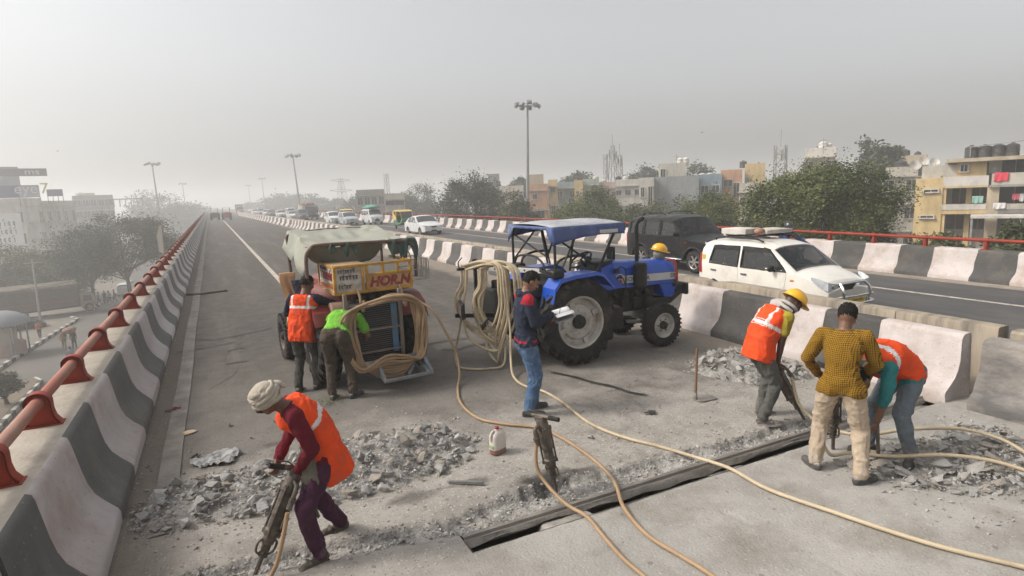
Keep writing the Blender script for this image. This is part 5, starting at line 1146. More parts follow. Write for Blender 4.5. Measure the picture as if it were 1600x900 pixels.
# ================================================================== work tractors
M_tblue = pm('tractor_blue', (.005, .070, .42), (.005, .055, .34), 3, .34, coat=.35, dirt=(.04, .075, .24), damt=.24, dscale=2.5)
M_tgrey = pm('tractor_grey_rim', (.46, .44, .40), (.36, .34, .30), 4, .5, dirt=(.27, .225, .18), damt=.45, dscale=4)
M_eng = pm('engine_black', (.011, .0105, .010), (.022, .021, .019), 8, .6, .2, spec=.3, dirt=(.055, .046, .038), damt=.42, dscale=5)
M_tube = pm('black_tube', (.011, .011, .012), (.018, .018, .018), 8, .5, spec=.35)
M_tyre = pm('lugged_tyre', (.017, .016, .015), (.030, .028, .026), 9, .9, .3, spec=.25, dirt=(.085, .07, .057), damt=.36, dscale=3)
M_canop = pm('canopy_vinyl', (.045, .075, .20), (.075, .105, .22), 3, .7, .15, 14, dirt=(.30, .31, .34), damt=.2, dscale=2)
M_canopt = pm('canopy_top_dusty', (.38, .38, .385), (.28, .285, .31), 2, .85, .1, dirt=(.14, .16, .24), damt=.3)
M_decal = pm('silver_decal', (.50, .50, .48), (.42, .42, .40), 5, .5); M_deco = pm('orange_decal', (.7, .22, .04), (.6, .18, .03), 5, .5)
M_yel = pm('yellow_enamel', (.52, .27, .022), (.40, .20, .018), 6, .55, dirt=(.22, .13, .06), damt=.45, dscale=6); M_hornw = pm('board_white', (.52, .48, .42), (.42, .38, .33), 6, .7, dirt=(.24, .19, .145), damt=.5, dscale=7)
M_hred = pm('letter_red', (.26, .018, .02), (.20, .015, .018), 6, .6, dirt=(.36, .2, .1), damt=.3, dscale=14); M_red2 = pm('tractor_red', (.20, .022, .018), (.14, .018, .015), 4, .55, coat=.15, dirt=(.17, .10, .075), damt=.5)
M_rust = pm('rusty_tube', (.085, .05, .035), (.14, .085, .06), 9, .7, .2)
M_hose = pm('buff_hose', (.50, .405, .27), (.40, .32, .21), 3, .6, .08, 50, dirt=(.24, .18, .12), damt=.3, dscale=2.5)
M_hose2 = pm('tan_hose', (.36, .24, .135), (.28, .18, .10), 3, .6, .08, 50, dirt=(.22, .15, .09), damt=.3, dscale=2.5)
def big_wheel(parent, x, y, r, wd, out, n=20, rimm=None):
    "lugged drive wheel: wheel > tyre, rim, hub"
    e = bpy.data.objects.new('rear_wheel', None); COL.objects.link(e); e.parent = parent; e.location = (x, y, r); e.empty_display_size = .1
    h = wd/2; rc = r*.93; ri = r*.60; mb = MB()
    mb.lathe([(ri, -h*.7), (ri*1.06, -h*.95), (rc*.82, -h*1.02), (rc*.94, -h*.9), (rc, -h*.5), (rc*1.01, 0), (rc, h*.5), (rc*.94, h*.9), (rc*.82, h*1.02), (ri*1.06, h*.95), (ri, h*.7)], 40)
    for k in range(n):
        for sd in (-1, 1):
            a0 = 2*math.pi*(k+(.5 if sd > 0 else 0))/n
            pts = []
            for t, rr, yy in ((0, rc*.99, .03), (.35, rc*.99, h*.42), (.7, rc*.97, h*.82), (.95, rc*.87, h*1.03)):
                a = a0-.28*t
                pts.append((a, rr, sd*yy))
            vs_ = []
            for i, (a, rr, yy) in enumerate(pts):
                top = (r if i < 2 else (r*.985 if i == 2 else rr+.03)); w_ = .032/rc
                for da, q in ((-w_*1.25, rr-.02), (-w_, top), (w_, top), (w_*1.25, rr-.02)):
                    vs_.append((q*math.cos(a+da), yy*(1.0 if q < top else 1.01), q*math.sin(a+da)))
            f = []
            for i in range(3): f += [(i*4+j, i*4+j+1, i*4+j+5, i*4+j+4) for j in range(3)]
            f += [(0, 1, 2, 3), (12, 15, 14, 13)]; mb.add(vs_, f)
    mb.build('tyre', M_tyre, e, smooth=35)
    mb = MB(); o = out
    mb.lathe([(ri*1.03, o*h*.80), (ri*1.0, o*h*.86), (ri*.95, o*h*.78), (ri*.93, o*h*.45), (ri*.90, o*h*.1), (ri*.90, -o*h*.7)], 40)
    mb.lathe([(ri*.90, o*h*.12), (ri*.72, o*h*.12), (ri*.66, o*h*.30), (ri*.40, o*h*.42), (ri*.30, o*h*.30), (0, o*h*.30)], 32); mb.build('rim', rimm or M_tgrey, e)
    mb = MB(); mb.lathe([(ri*.28, o*h*.30), (ri*.26, o*h*.62), (ri*.14, o*h*.70), (0, o*h*.70)], 16, mi=1)
    for k in range(8):
        a = k*math.pi/4; mb.cyl((ri*.44*math.cos(a), o*h*.40, ri*.44*math.sin(a)), (ri*.44*math.cos(a), o*h*.50, ri*.44*math.sin(a)), .018, n=6)
    for k in range(4):
        a = k*math.pi/2+.4; mb.box((ri*.83*math.cos(a), o*h*.25, ri*.83*math.sin(a)), (.12, h*.35, .08), (0, -a, 0))
    mb.build('hub', [rimm or M_tgrey, M_eng], e); return e
def small_wheel(parent, x, y, r, wd, out, rimm=None):
    e = bpy.data.objects.new('front_wheel', None); COL.objects.link(e); e.parent = parent; e.location = (x, y, r); e.empty_display_size = .1
    h = wd/2; ri = r*.56; mb = MB()
    mb.lathe([(ri, -h*.8), (ri*1.1, -h), (r*.86, -h), (r*.96, -h*.8), (r*.985, -h*.45)]+[(q, yy) for yy in (-.3, -.05, .2, .45) for q, yy in ((r*.985, h*(yy-.04)), (r, h*yy), (r, h*(yy+.1)), (r*.985, h*(yy+.14)))][:16]+[(r*.985, h*.62), (r*.96, h*.8), (r*.86, h), (ri*1.1, h), (ri, h*.8)], 36); 
    for k in range(30):
        a = 2*math.pi*k/30
        for sd in (-1, 1): mb.box((r*.95*math.cos(a), sd*h*.86, r*.95*math.sin(a)), (.03, .03, .03), (0, -a, 0))
    mb.build('tyre', M_tyre, e, smooth=35)
    mb = MB(); o = out; mb.lathe([(ri*1.04, o*h*.86), (ri*1.0, o*h*.95), (ri*.93, o*h*.8), (ri*.88, o*h*.35), (ri*.75, o*h*.2), (ri*.5, o*h*.45), (ri*.36, o*h*.4), (0, o*h*.4)], 32); mb.build('rim', rimm or M_tgrey, e)
    mb = MB(); mb.lathe([(ri*.34, o*h*.4), (ri*.30, o*h*.95), (ri*.18, o*h*1.1), (0, o*h*1.1)], 14)
    for k in range(6): a = k*math.pi/3; mb.cyl((ri*.5*math.cos(a), o*h*.4, ri*.5*math.sin(a)), (ri*.5*math.cos(a), o*h*.55, ri*.5*math.sin(a)), .013, n=6)
    mb.build('hub', M_eng, e); return e
# ---------------------------------------------------------------- blue tractor (faces right)
bt = empty('tractor', (4.87, 8.38, 0), 0, 'blue tractor with a canopy and hose bundle, side-on by the median', 'tractor')
for sd in (-1, 1): big_wheel(bt, 0, sd*.66, .665, .33, sd); small_wheel(bt, 1.72, sd*.58, .365, .20, sd)
def hood_sec(x):
    t = (x-.95)/1.43; w_ = .30-.03*t; zt = 1.47-.085*t-.03*max(0, (t-.85)/.15)**2; zb = 1.02-.03*t; return w_, zt, zb
def hoodpt(x, a):
    w_, zt, zb = hood_sec(x); n = 3.2; c, s = math.cos(a), math.sin(a)
    y = w_*math.copysign(abs(c)**(2/n), c); z = zb+(zt-zb)*max(0, s)**(2/n)
    return (x, y, z)
mb = MB(); xs = list(np.linspace(.95, 2.30, 18))+[2.35, 2.38]
def hp(x, a):
    p = hoodpt(min(x, 2.33), a); k = max(0, (x-2.30)/.08); return (x, p[1]*(1-.25*k*k), p[2]-(p[2]-1.15)*.22*k*k)
mb.grid(hp, xs, list(np.linspace(0, math.pi, 25))); mb.f.append(tuple((len(xs)-1)*25+j for j in range(25))); mb.m.append(0)
mb.prism([(.70, 1.02), (.95, 1.0), (.97, 1.46), (.72, 1.38)], -.29, .29); mb.build('bonnet', M_tblue, bt, smooth=45)
mb = MB(); mb.prism([(1.98, 1.0), (2.34, 1.0), (2.37, .95), (2.27, .74), (2.06, .74)], -.255, .255); mb.build('nose_cowl', M_tblue, bt, bevel=.02)
mb = MB(); mb.grid(lambda u, v: (2.385-.02*abs(u)**2, u*.22, .80+.52*v), list(np.linspace(-1, 1, 7)), [0, .5, 1]); mb.build('radiator_grille', M_eng, bt)
for sd in (-1, 1):
    f = lambda x, z: sd*(hood_sec(x)[0]+.012)
    mb = MB(); mb.grid(lambda x, v: (x, f(x, 0)*(1-.0*v), 1.10-.035*(x-1)+v*.125), list(np.linspace(1.12, 2.34, 14)), [0, 1]); dc = mb.build('side_stripe', M_decal, bt)
    text('SONALIKA', M_tube, dc, (1.205 if sd < 0 else 1.80, sd*(hood_sec(1.5)[0]+.018), 1.150), .105, (R(90), R(1.7)*(1 if sd < 0 else -1), 0 if sd < 0 else math.pi), .001, sx=1.0, align='LEFT')
    text('DI', M_tube, dc, (2.22, sd*(hood_sec(2.2)[0]+.018), 1.128), .10, (R(90), 0, 0 if sd < 0 else math.pi), .001)
    for k in range(3): mb = MB(); mb.tube([(1.08+(.06+.035*k)*math.cos(a), sd*(.313-.003*k), 1.08+(.09+.04*k)*math.sin(a)) for a in np.linspace(.1, 2.2, 9)], .010, 5); mb.build('swoosh', [M_deco, M_tube, M_decal][k], dc)
mb = MB(); mb.box((.45, 0, .72), (1.1, .42, .46)); mb.box((1.35, 0, .78), (1.1, .36, .42)); mb.box((1.9, 0, .70), (.5, .5, .12)); mb.box((.0, 0, .66), (.5, .9, .34)); mb.cyl((0, -.6, .665), (0, .6, .665), .12, n=16)
for k in range(4): mb.cyl((1.0+.22*k, -.20, .85), (1.0+.22*k, -.30, .92), .05, n=8); mb.box((.95+.25*k, -.25, .72), (.14, .1, .18))
mb.box((.75, -.36, .55), (.55, .22, .36)); mb.box((.75, .36, .55), (.55, .22, .36)); mb.cyl((.4, -.3, .48), (1.3, -.3, .50), .035, n=8); mb.build('engine_and_gearbox', M_eng, bt, bevel=.02)
mb = MB(); mb.prism([(1.55, .60), (2.28, .60), (2.58, .78), (2.58, .92), (2.45, .92), (2.2, .74), (1.55, .74)], -.17, .17); mb.box((2.60, 0, .84), (.07, .50, .20)); mb.build('front_bolster', M_eng, bt, bevel=.015)
mb = MB(); mb.box((1.72, 0, .43), (.12, .96, .11)); mb.bar((1.72, 0, .42), (1.78, 0, .66), .16, .16)
for sd in (-1, 1): mb.cyl((1.72, sd*.47, .30), (1.72, sd*.47, .60), .045, n=10)
mb.bar((1.2, -.3, .44), (1.7, -.46, .40), .05, .06); mb.bar((1.2, .3, .44), (1.7, .46, .40), .05, .06); mb.build('front_axle', pm('axle_grey', (.2, .19, .175), (.13, .12, .11), 5, .7), bt, bevel=.01)
mb = MB(); mb.cyl((1.46, -.36, 1.02), (1.46, -.36, 1.40), .115, n=20); mb.cyl((1.46, -.36, 1.40), (1.46, -.36, 1.42), .10, n=16); mb.build('air_cleaner', M_tube, bt, bevel=.01)
mb = MB(); mb.tube(spline([(1.58, -.12, 1.40), (1.58, -.12, 1.75), (1.58, -.12, 2.02), (1.62, -.12, 2.09), (1.72, -.12, 2.14)], 6), .036, 12); mb.build('exhaust_pipe', M_tube, bt)
mb = MB(); mb.box((1.20, .1, 1.57), (.03, .17, .22), (0, 0, .2)); mb.tube(spline([(1.05, -.15, 1.38), (1.05, -.12, 1.50), (1.18, .02, 1.60)], 4), .008, 5); mb.build('rear_mirror', M_tube, bt)
mb = MB(); mb.tube(spline([(1.0, -.32, 1.30), (1.08, -.335, 1.38), (1.18, -.335, 1.30), (1.18, -.335, 1.0), (1.15, -.33, .85)], 6), .010, 6); mb.box((1.0, -.33, 1.32), (.08, .04, .08)); mb.build('cable', M_tube, bt)
mb = MB(); mb.ell((2.30, -.20, .98), (.09, .09, .09), 14, 10); mb.ell((2.30, .20, .98), (.09, .09, .09), 14, 10); mb.build('headlamp', M_tube, bt)
# fenders: flat-topped mudguards with folded front
for sd in (-1, 1):
    mb = MB(); y0, y1 = sd*.44, sd*.80
    prof = [(-.52, .92), (-.45, 1.22), (-.34, 1.36), (-.1, 1.40), (.30, 1.42), (.42, 1.38), (.62, 1.16)]
    mb.grid(lambda i, k: [(prof[i][0], y0, prof[i][1]), (prof[i][0], y1, prof[i][1]), (prof[i][0]-.0, y1+sd*.012, prof[i][1]-.055)][k], range(len(prof)), range(3))
    mb.grid(lambda i, k: [(prof[i][0], y0, prof[i][1]-.012), (prof[i][0], y1, prof[i][1]-.012)][k], range(len(prof)), range(2))
    mb.add([(p[0], y0, p[1]) for p in prof]+[(.62, y0, .9), (-.5, y0, .8)], [tuple(range(9))]); mb.build('fender', M_tblue, bt, smooth=25)
    mb = MB(); mb.box((-.34, sd*.62, 1.43), (.2, .24, .12)); mb.build('fender_box', M_tube, bt, bevel=.02)
    mb = MB(); mb.tube(spline([(-.30, sd*.56, 1.40), (-.26, sd*.56, 1.58), (-.05, sd*.56, 1.66), (.25, sd*.56, 1.66)], 5), .020, 8); mb.build('grab_rail', M_tube, bt)
mb = MB(); mb.box((.60, 0, .74), (.75, .95, .04)); mb.box((.1, 0, 1.02), (.5, .46, .12)); mb.box((-.14, 0, 1.22), (.10, .44, .34), (0, -.2, 0)); mb.build('seat', pm('seat_vinyl', (.05, .048, .046), (.08, .075, .07), 5, .7), bt, bevel=.03)
mb = MB(); c0 = Vector((.52, 0, 1.52)); q = Euler((0, R(-35), 0)).to_matrix()
mb.tube([c0+q @ Vector((.2*math.cos(a), .2*math.sin(a), 0)) for a in np.linspace(0, 6.283, 24, endpoint=False)], .016, 8, closed=True)
for k in range(3): a = k*2.09; mb.bar(c0, c0+q @ Vector((.2*math.cos(a), .2*math.sin(a), 0)), .03, .012)
mb.cyl(c0, (.80, 0, 1.15), .025, n=8); mb.build('steering_wheel', M_tube, bt)
mb = MB(); mb.prism([(.70, 1.36), (.97, 1.46), (.97, 1.50), (.62, 1.46), (.60, 1.32)], -.26, .26); mb.box((.72, .08, 1.52), (.05, .16, .07)); mb.build('dash_panel', M_tube, bt, bevel=.01)
mb = MB(); mb.cyl((.75, .2, .8), (.60, .25, 1.35), .012, n=6); mb.ell((.60, .25, 1.36), (.025, .025, .03), 8, 6); mb.cyl((.4, -.25, .8), (.32, -.28, 1.22), .012, n=6); mb.ell((.32, -.28, 1.23), (.025, .025, .03), 8, 6); mb.build('lever', M_rim, bt)
# canopy frame
mb = MB(); T = .022
FR = [(-.32, -.60), (-.36, .72), (.88, -.58), (.92, .70)]
ln = lambda a, b, r=T: mb.cyl(a, b, r, n=8)
ln((-.32, -.60, 1.40), (-.32, -.60, 2.12)); ln((-.36, .72, 1.15), (-.36, .72, 2.12)); ln((.55, -.40, 1.30), (.86, -.58, 2.12)); ln((.55, .40, 1.30), (.86, .68, 2.12)); ln((-.36, .72, 1.42), (-.32, -.60, 1.42))
for a, b in (((-.34, -.6), (-.34, .72)), ((-.34, .72), (.9, .70)), ((.9, .70), (.9, -.58)), ((.9, -.58), (-.34, -.6))): ln((*a, 2.10), (*b, 2.10))
ln((-.35, .72, 1.98), (-.05, .1, 1.60), .016); ln((-.33, -.60, 1.98), (-.05, .1, 1.60), .016); ln((-.05, .1, 1.5), (-.05, .3, 2.1), .018); ln((-.35, .72, 1.55), (.15, .72, 2.1), .016); ln((-.32, -.6, 1.98), (.45, -.45, 1.50), .016); ln((.1, -.6, 2.05), (-.2, -.6, 1.5), .016); ln((.35, .72, 1.4), (.2, .72, 2.1), .016)
mb.tube(spline([(-.38, .66, 1.45), (-.38, .5, 1.62), (-.38, .0, 1.66), (-.38, -.3, 1.58), (-.38, -.4, 1.45)], 5), .018, 8)
ln((-.42, 1.05, 1.44), (-.34, -.25, 1.46), .018); mb.build('canopy_frame', M_tube, bt)
def can(u, v):   # u along x 0..1, v across -1..1
    x = -.40+1.32*u; y = .06+.74*v
    z = 2.13+.07*(1-v*v)*(1-.5*abs(2*u-1)**2)+.012*math.sin(u*9)*(1-v*v)
    return (x, y, z)
mb = MB(); mb.grid(can, list(np.linspace(0, 1, 16)), list(np.linspace(-1, 1, 16))); ct = mb.build('canopy_top', M_canopt, bt, smooth=60); md = ct.modifiers.new('thickness', 'SOLIDIFY'); md.thickness = .008
mb = MB()
def drape(u, w_, sd):
    x = -.40+1.32*u; dep = (.27-.10*u-.05*math.sin(u*math.pi))*(1 if sd < 0 else .8)
    return (x-.10*w_*max(0, u-.75)*4*.25, .06+sd*(.742+.018*w_*math.sin(u*26)+.01*w_), 2.13-dep*w_)
for sd in (-1, 1): mb.grid(lambda u, w_: drape(u, w_, sd), list(np.linspace(0, 1, 40)), list(np.linspace(0, 1, 5)))
mb.grid(lambda v, w_: (-.40-.012*w_*math.sin(v*20), .06+.742*v, 2.13-.05*w_-.24*w_*max(0, abs(v)-.72)/.28), list(np.linspace(-1, 1, 30)), [0, .5, 1])
mb.grid(lambda v, w_: (.922+.012*w_*math.sin(v*18), .06+.742*v, 2.13-.12*w_), list(np.linspace(-1, 1, 30)), [0, .5, 1])
vl = mb.build('canopy_valance', M_canop, bt, smooth=60); md = vl.modifiers.new('thickness', 'SOLIDIFY'); md.thickness = .008
mb = MB(); mb.grid(lambda u, v: (.42+.34*u, .06-.775-.0*v, 1.99+.055*v), [0, 1], [0, 1]); mb.build('maker_label', M_decal, vl)
# compressor at the back, hose carrier arms, tool plate
mb = MB(); mb.box((-.70, .25, .85), (.55, .95, .55)); mb.cyl((-.72, -.35, .60), (-.72, .75, .60), .17, n=18); mb.box((-.55, 0, 1.15), (.3, .7, .2))
for k in range(6): mb.box((-.70, -.05+.12*k, 1.18), (.34, .03, .16))
mb.cyl((-.95, .1, .95), (-.99, .1, .95), .24, n=20); mb.build('compressor', M_eng, bt, bevel=.02)
mb = MB(); mb.bar((-.95, .95, 1.43), (-.25, -.35, 1.43), .03, .075); wf = mb.build('drilled_bar', pm('bar_white', (.6, .58, .53), (.5, .48, .44), 4, .6), bt, bevel=.004)
mb = MB()
for k in range(9):
    p = Vector((-.95, .95, 1.43)).lerp(Vector((-.25, -.35, 1.43)), (k+.7)/10); n = Vector((-.88, -.47, 0)); mb.cyl(p+n*.010, p+n*.0165, .018, n=8)
mb.build('hole', M_tube, wf)
mb = MB(); mb.bar((-1.02, .85, .55), (-1.02, .85, 1.60), .05, .05); mb.bar((-1.02, -.15, .55), (-1.02, -.15, 1.60), .05, .05); mb.bar((-1.02, .9, 1.56), (-1.02, -.2, 1.56), .05, .05); mb.bar((-.6, .35, 1.52), (-1.55, .30, 1.52), .04, .04); mb.tube(spline([(-1.50, .32, 1.52), (-1.52, .32, 1.62), (-1.46, .3, 1.70)], 4), .010, 6); mb.bar((-.9, .3, .72), (-1.62, .3, .80), .05, .06); mb.build('carrier_frame', M_tube, bt, smooth=0)
mb = MB(); mb.box((-1.58, .12, .92), (.05, .42, .24), (0, 0, -.25)); pt_ = mb.build('step_plate', M_tube, bt, bevel=.01)
mb = MB(); mb.box((-1.612, .12, .92), (.006, .34, .17), (0, 0, -.25)); mb.build('scraped_panel', pm('scraped_paint', (.10, .07, .07), (.2, .15, .12), 7, .7, dirt=(.25, .11, .12), damt=.4), pt_, smooth=0)
mb = MB(); mb.box((-1.30, -.12, .70), (.02, .48, .085), (0, 0, -.6)); npl = mb.build('name_plate', M_tube, bt, smooth=0); scribble(npl, (-1.31+.2*math.sin(-.6)-.012, -.12+.2*math.cos(.6), .672), (-math.sin(.6)*-1, -math.cos(.6), 0), .40, .055, M_decal, 11, 1, False)
# hose bundle: separate thing hanging on the carrier
hb = empty('hose_bundle', (3.68, 8.42, 0), 0, 'bundle of buff air hose looped over the rear of the blue tractor', 'hose'); rd = random.Random(5)
for k in range(15):
    t = k/14; ax, ay = (-.24 if k % 3 == 0 else -.02)+.05*rd.uniform(-1, 1), (.22 if k % 3 == 0 else .06)+.08*rd.uniform(-1, 1); bx_, by_ = .10+.28*t+.02*rd.uniform(-1, 1), -.22-.12*t+.06*rd.uniform(-1, 1)
    zt_ = 1.60+.03*rd.uniform(-1, 1); zb_ = .38+.2*rd.uniform(-1, 1); 
    if k == 2: zb_ = .06
    pts = [(ax, ay, zt_-.06), ((ax+bx_)/2, (ay+by_)/2, zt_+.02), (bx_, by_, zt_-.07), (bx_+.05*rd.uniform(0, 1), by_-.04, zt_-.4), (bx_+.02+.04*rd.uniform(-1, 1), by_-.02, (zt_+zb_)/2-.1), (bx_*.75-.04, by_*.7, zb_+.12), ((ax+bx_)/2, (ay+by_)/2, zb_), (ax-.05*rd.uniform(.2, 1.6), ay, zb_+.2), (ax-.06-.08*rd.uniform(0, 1), ay+.05, (zt_+zb_)/2), (ax-.02, ay+.02, zt_-.35)]
    mb = MB(); P = spline(pts+[pts[0]], 6)[:-1]; mb.tube(P, .0205, 8, closed=True); mb.build('hose_loop', M_hose, hb)
M_grim = pm('grimy_rim', (.075, .05, .042), (.12, .09, .075), 5, .8, dirt=(.2, .16, .13), damt=.4)
# ---------------------------------------------------------------- red compressor tractor (rear towards us)
rt = empty('tractor', (1.90, 9.02, 0), PA+R(4), 'red compressor tractor with a torn tarpaulin and yellow rack, seen from behind', 'tractor')
for sd in (-1, 1): big_wheel(rt, 0, sd*.64, .60, .32, sd, rimm=M_grim); small_wheel(rt, 1.85, sd*.80, .40, .22, sd, M_grim)
mb = MB(); mb.box((.6, 0, .70), (1.6, .46, .5)); mb.box((0, 0, .62), (.4, 1.0, .3)); mb.cyl((0, -.6, .60), (0, .6, .60), .12, n=14); mb.box((1.85, 0, .42), (.12, 1.2, .12)); mb.box((-.30, -.05, .95), (.40, .80, .55)); mb.cyl((-.2, -.4, 1.18), (-.2, .3, 1.18), .12, n=14)
for k in range(5): mb.box((-.42, -.3+.14*k, 1.22), (.14, .06, .16))
mb.build('engine_and_gearbox', M_eng, rt, bevel=.02)
mb = MB(); mb.prism([(.95, .95), (2.15, .92), (2.18, 1.25), (2.0, 1.40), (.95, 1.42)], -.30, .30); mb.build('bonnet', M_red2, rt, bevel=.05)
for sd in (-1, 1):
    mb = MB(); pr = [(-.55, .95), (-.45, 1.12), (-.25, 1.22), (.2, 1.25), (.48, 1.16), (.60, 1.0)]
    mb.grid(lambda i, k: [(pr[i][0], sd*.42, pr[i][1]), (pr[i][0], sd*.82, pr[i][1]), (pr[i][0], sd*.83, pr[i][1]-.07)][k], range(6), range(3)); mb.add([(p[0], sd*.42, p[1]) for p in pr]+[(.6, sd*.42, .8), (-.55, sd*.42, .8)], [tuple(range(8))]); o = mb.build('fender', M_red2, rt, smooth=30); md = o.modifiers.new('thickness', 'SOLIDIFY'); md.thickness = .012
mb = MB(); mb.cyl((-.34, .30, 1.28), (.55, .52, 1.28), .13, n=18); mb.ell((-.34, .30, 1.28), (.06, .13, .13), 12, 8); mb.build('air_receiver', M_red2, rt)
mb = MB(); mb.cyl((-.40, .58, 1.10), (-.40, .12, 1.10), .14, n=18); mb.build('air_filter', pm('filter_brown', (.30, .17, .12), (.22, .13, .09), 4, .6, dirt=DUST, damt=.4), rt, bevel=.01)
# radiator with rails
mb = MB(); mb.box((-.62, .07, .80), (.08, .74, .84)); rad = mb.build('radiator', M_eng, rt, bevel=.01)
mb = MB()
for k in range(28): mb.box((-.665, .07, .41+.03*k), (.012, .60, .006))
mb.build('cooling_fin', pm('fin_grey', (.07, .07, .07), (.1, .095, .09), 6, .6), rad, smooth=0)
for sd in (-1, 1): MB().box((-.675, .07+sd*.32, .82), (.02, .09, .70)).build('blue_strut', pm('strut_blue', (.07, .17, .30), (.05, .12, .22), 5, .6, dirt=(.15, .13, .11), damt=.3), rt, bevel=.004)
M_rack = pm('rack_steel', (.22, .185, .15), (.15, .12, .1), 6, .6, metal=.2)
mb = MB()
for z in (1.20, .84, .52): mb.bar((-.70, .44, z), (-.70, -.34, z), .025, .03)
for y in (.44, -.34): mb.bar((-.70, y, 1.38), (-.70, y, .22), .05, .05)
mb.build('radiator_guard', M_rack, rt, bevel=.004)
mb = MB()
for a, b in (((-.70, .10, .34), (-1.16, .10, .20)), ((-.70, -.54, .34), (-1.16, -.54, .20)), ((-1.16, .12, .20), (-1.16, -.60, .20)), ((-.86, .12, .42), (-.86, -.60, .42)), ((-.86, .10, .42), (-1.16, .10, .20)), ((-.86, -.58, .42), (-1.16, -.58, .20)), ((-.70, -.54, .55), (-1.16, -.58, .22)), ((-.72, .10, .22), (-.72, -.54, .22)), ((-1.0, -.30, .18), (-.7, -.58, .40))): mb.bar(a, b, .045, .045)
mb.box((-.86, .12, .31), (.04, .03, .26)); mb.box((-.86, -.60, .31), (.04, .03, .26)); mb.build('tool_rack', pm('rack_blue', (.19, .21, .225), (.13, .14, .15), 5, .6, dirt=(.26, .22, .18), damt=.4), rt, bevel=.006)
# hoop
mb = MB(); mb.tube(spline([(-.18, .80, .95), (-.18, .80, 1.55), (-.18, .79, 1.88), (-.18, .72, 2.0), (-.18, .60, 2.04), (-.18, 0, 2.03), (-.18, -.62, 2.01), (-.18, -.76, 1.96), (-.18, -.82, 1.84), (-.18, -.82, 1.45)], 6), .026, 10); mb.build('canopy_hoop', M_rust, rt); mb = MB(); mb.tube(spline([(1.25, .74, 1.2), (1.28, .76, 1.95), (1.3, .62, 2.16), (1.3, -.6, 2.16), (1.28, -.76, 1.95), (1.25, -.74, 1.2)], 6), .024, 8); mb.build('canopy_hoop', M_rust, rt)
M_tarpg = pm('torn_tarp', (.31, .315, .265), (.24, .25, .21), 1.8, .9, .3, 16, dirt=(.30, .25, .18), damt=.36, dscale=2.2); M_tarpd = pm('tarp_inside', (.055, .095, .075), (.03, .05, .042), 5, .9, .3)
mb = MB()
def tp(u, v):    # u 0 rear..1 front, v -1..1
    x = -.05+1.45*u; y = .82*v*(1+.04*math.sin(u*7))
    z = 2.0+.20*u+.05*math.sin(u*math.pi)-.16*math.sin(math.pi*min(1, max(0, (u-.02)/.9)))*(1-v*v)*.55
    z -= .42*max(0, abs(v)-.86)/.14*(.55+.45*math.sin(u*5+v)**2)
    return (x, y+.015*vnoise(np.array([u*9, v*7]), 3), z+.022*float(vnoise(np.array([u*7, v*6]), 4)))
mb.grid(tp, list(np.linspace(0, 1, 34)), list(np.linspace(-1, 1, 44))); tpo = mb.build('tarpaulin', M_tarpg, rt, smooth=60); md = tpo.modifiers.new('thickness', 'SOLIDIFY'); md.thickness = .008
mb = MB(); mb.grid(lambda u, w_: (.02+.25*w_+.05*math.sin(u*11)*w_, .74-1.28*u, 2.02-(.42*math.sin(math.pi*min(1, u*1.05))**.7+.04*math.sin(u*17))*w_), list(np.linspace(0, 1, 34)), list(np.linspace(0, 1, 7))); o = mb.build('hanging_fold', M_tarpg, tpo, smooth=60); md = o.modifiers.new('thickness', 'SOLIDIFY'); md.thickness = .008
for y0, y1, d in ((.48, .40, .12), (.28, .08, .18), (-.42, -.60, .26), (-.58, -.84, .30)):
    mb = MB(); mb.grid(lambda u, w_: (-.19+.03*math.sin(u*9+w_*3)-.02*w_, y0+(y1-y0)*u+.05*math.sin(w_*4)*(.5-u), 2.05-d*w_*(.75+.4*math.sin(u*8))), list(np.linspace(0, 1, 12)), list(np.linspace(0, 1, 6))); o = mb.build('torn_strip', M_tarpd, tpo, smooth=60); md = o.modifiers.new('thickness', 'SOLIDIFY'); md.thickness = .006
# yellow rack with painted boards
mb = MB(); rx0, rx1, ry0, ry1, z0, z1 = -.48, .42, .50, -.62, 1.36, 1.74
for a, b in (((rx0, ry0, z0), (rx0, ry1, z0)), ((rx0, ry0, z1), (rx0, ry1, z1)), ((rx0, ry0, z0), (rx0, ry0, z1)), ((rx0, ry1, z0), (rx0, ry1, z1)), ((rx0, .10, z0), (rx0, .10, z1)), ((rx0, .04, z0), (rx0, .04, z1)), ((rx0, ry0, z0), (rx1, ry0, z0)), ((rx0, ry0, z1), (rx1, ry0, z1)), ((rx1, ry0, z0), (rx1, ry0, z1)), ((rx0, ry1, z0), (rx1, ry1, z0)), ((rx0, ry1, z1), (rx1, ry1, z1)), ((rx0, .04, z0+.23), (rx0, ry1, z0+.23)), ((rx0, -.20, z0+.23), (rx0, -.20, z1)), ((rx0, -.42, z0+.23), (rx0, -.42, z1))): mb.bar(a, b, .038, .038)
mb.build('yellow_frame', M_yel, rt, bevel=.004)
mb = MB(); mb.box(((rx0+rx1)/2, (ry0+.07)/2+.0, z1+.012), (rx1-rx0, ry0-.05, .018)); mb.build('locker_lid', pm('lid_wood', (.40, .27, .16), (.30, .2, .12), 4, .8), rt, smooth=0)
mb = MB(); mb.box(((rx0+rx1)/2, ry0-.006, (z0+z1)/2), (rx1-rx0-.04, .012, z1-z0-.04)); sb = mb.build('side_board', M_hornw, rt, smooth=0)
mb = MB(); mb.box((rx0+.006, .30, (z0+z1)/2), (.012, .36, z1-z0-.04)); fb = mb.build('rear_board', M_hornw, rt, smooth=0)
mb = MB(); mb.box((rx0+.006, -.29, z0+.115), (.012, .62, .19)); hbd = mb.build('horn_board', pm('horn_board_paint', (.50, .34, .15), (.42, .27, .12), 6, .6, dirt=(.30, .12, .08), damt=.45, dscale=8), rt, smooth=0)
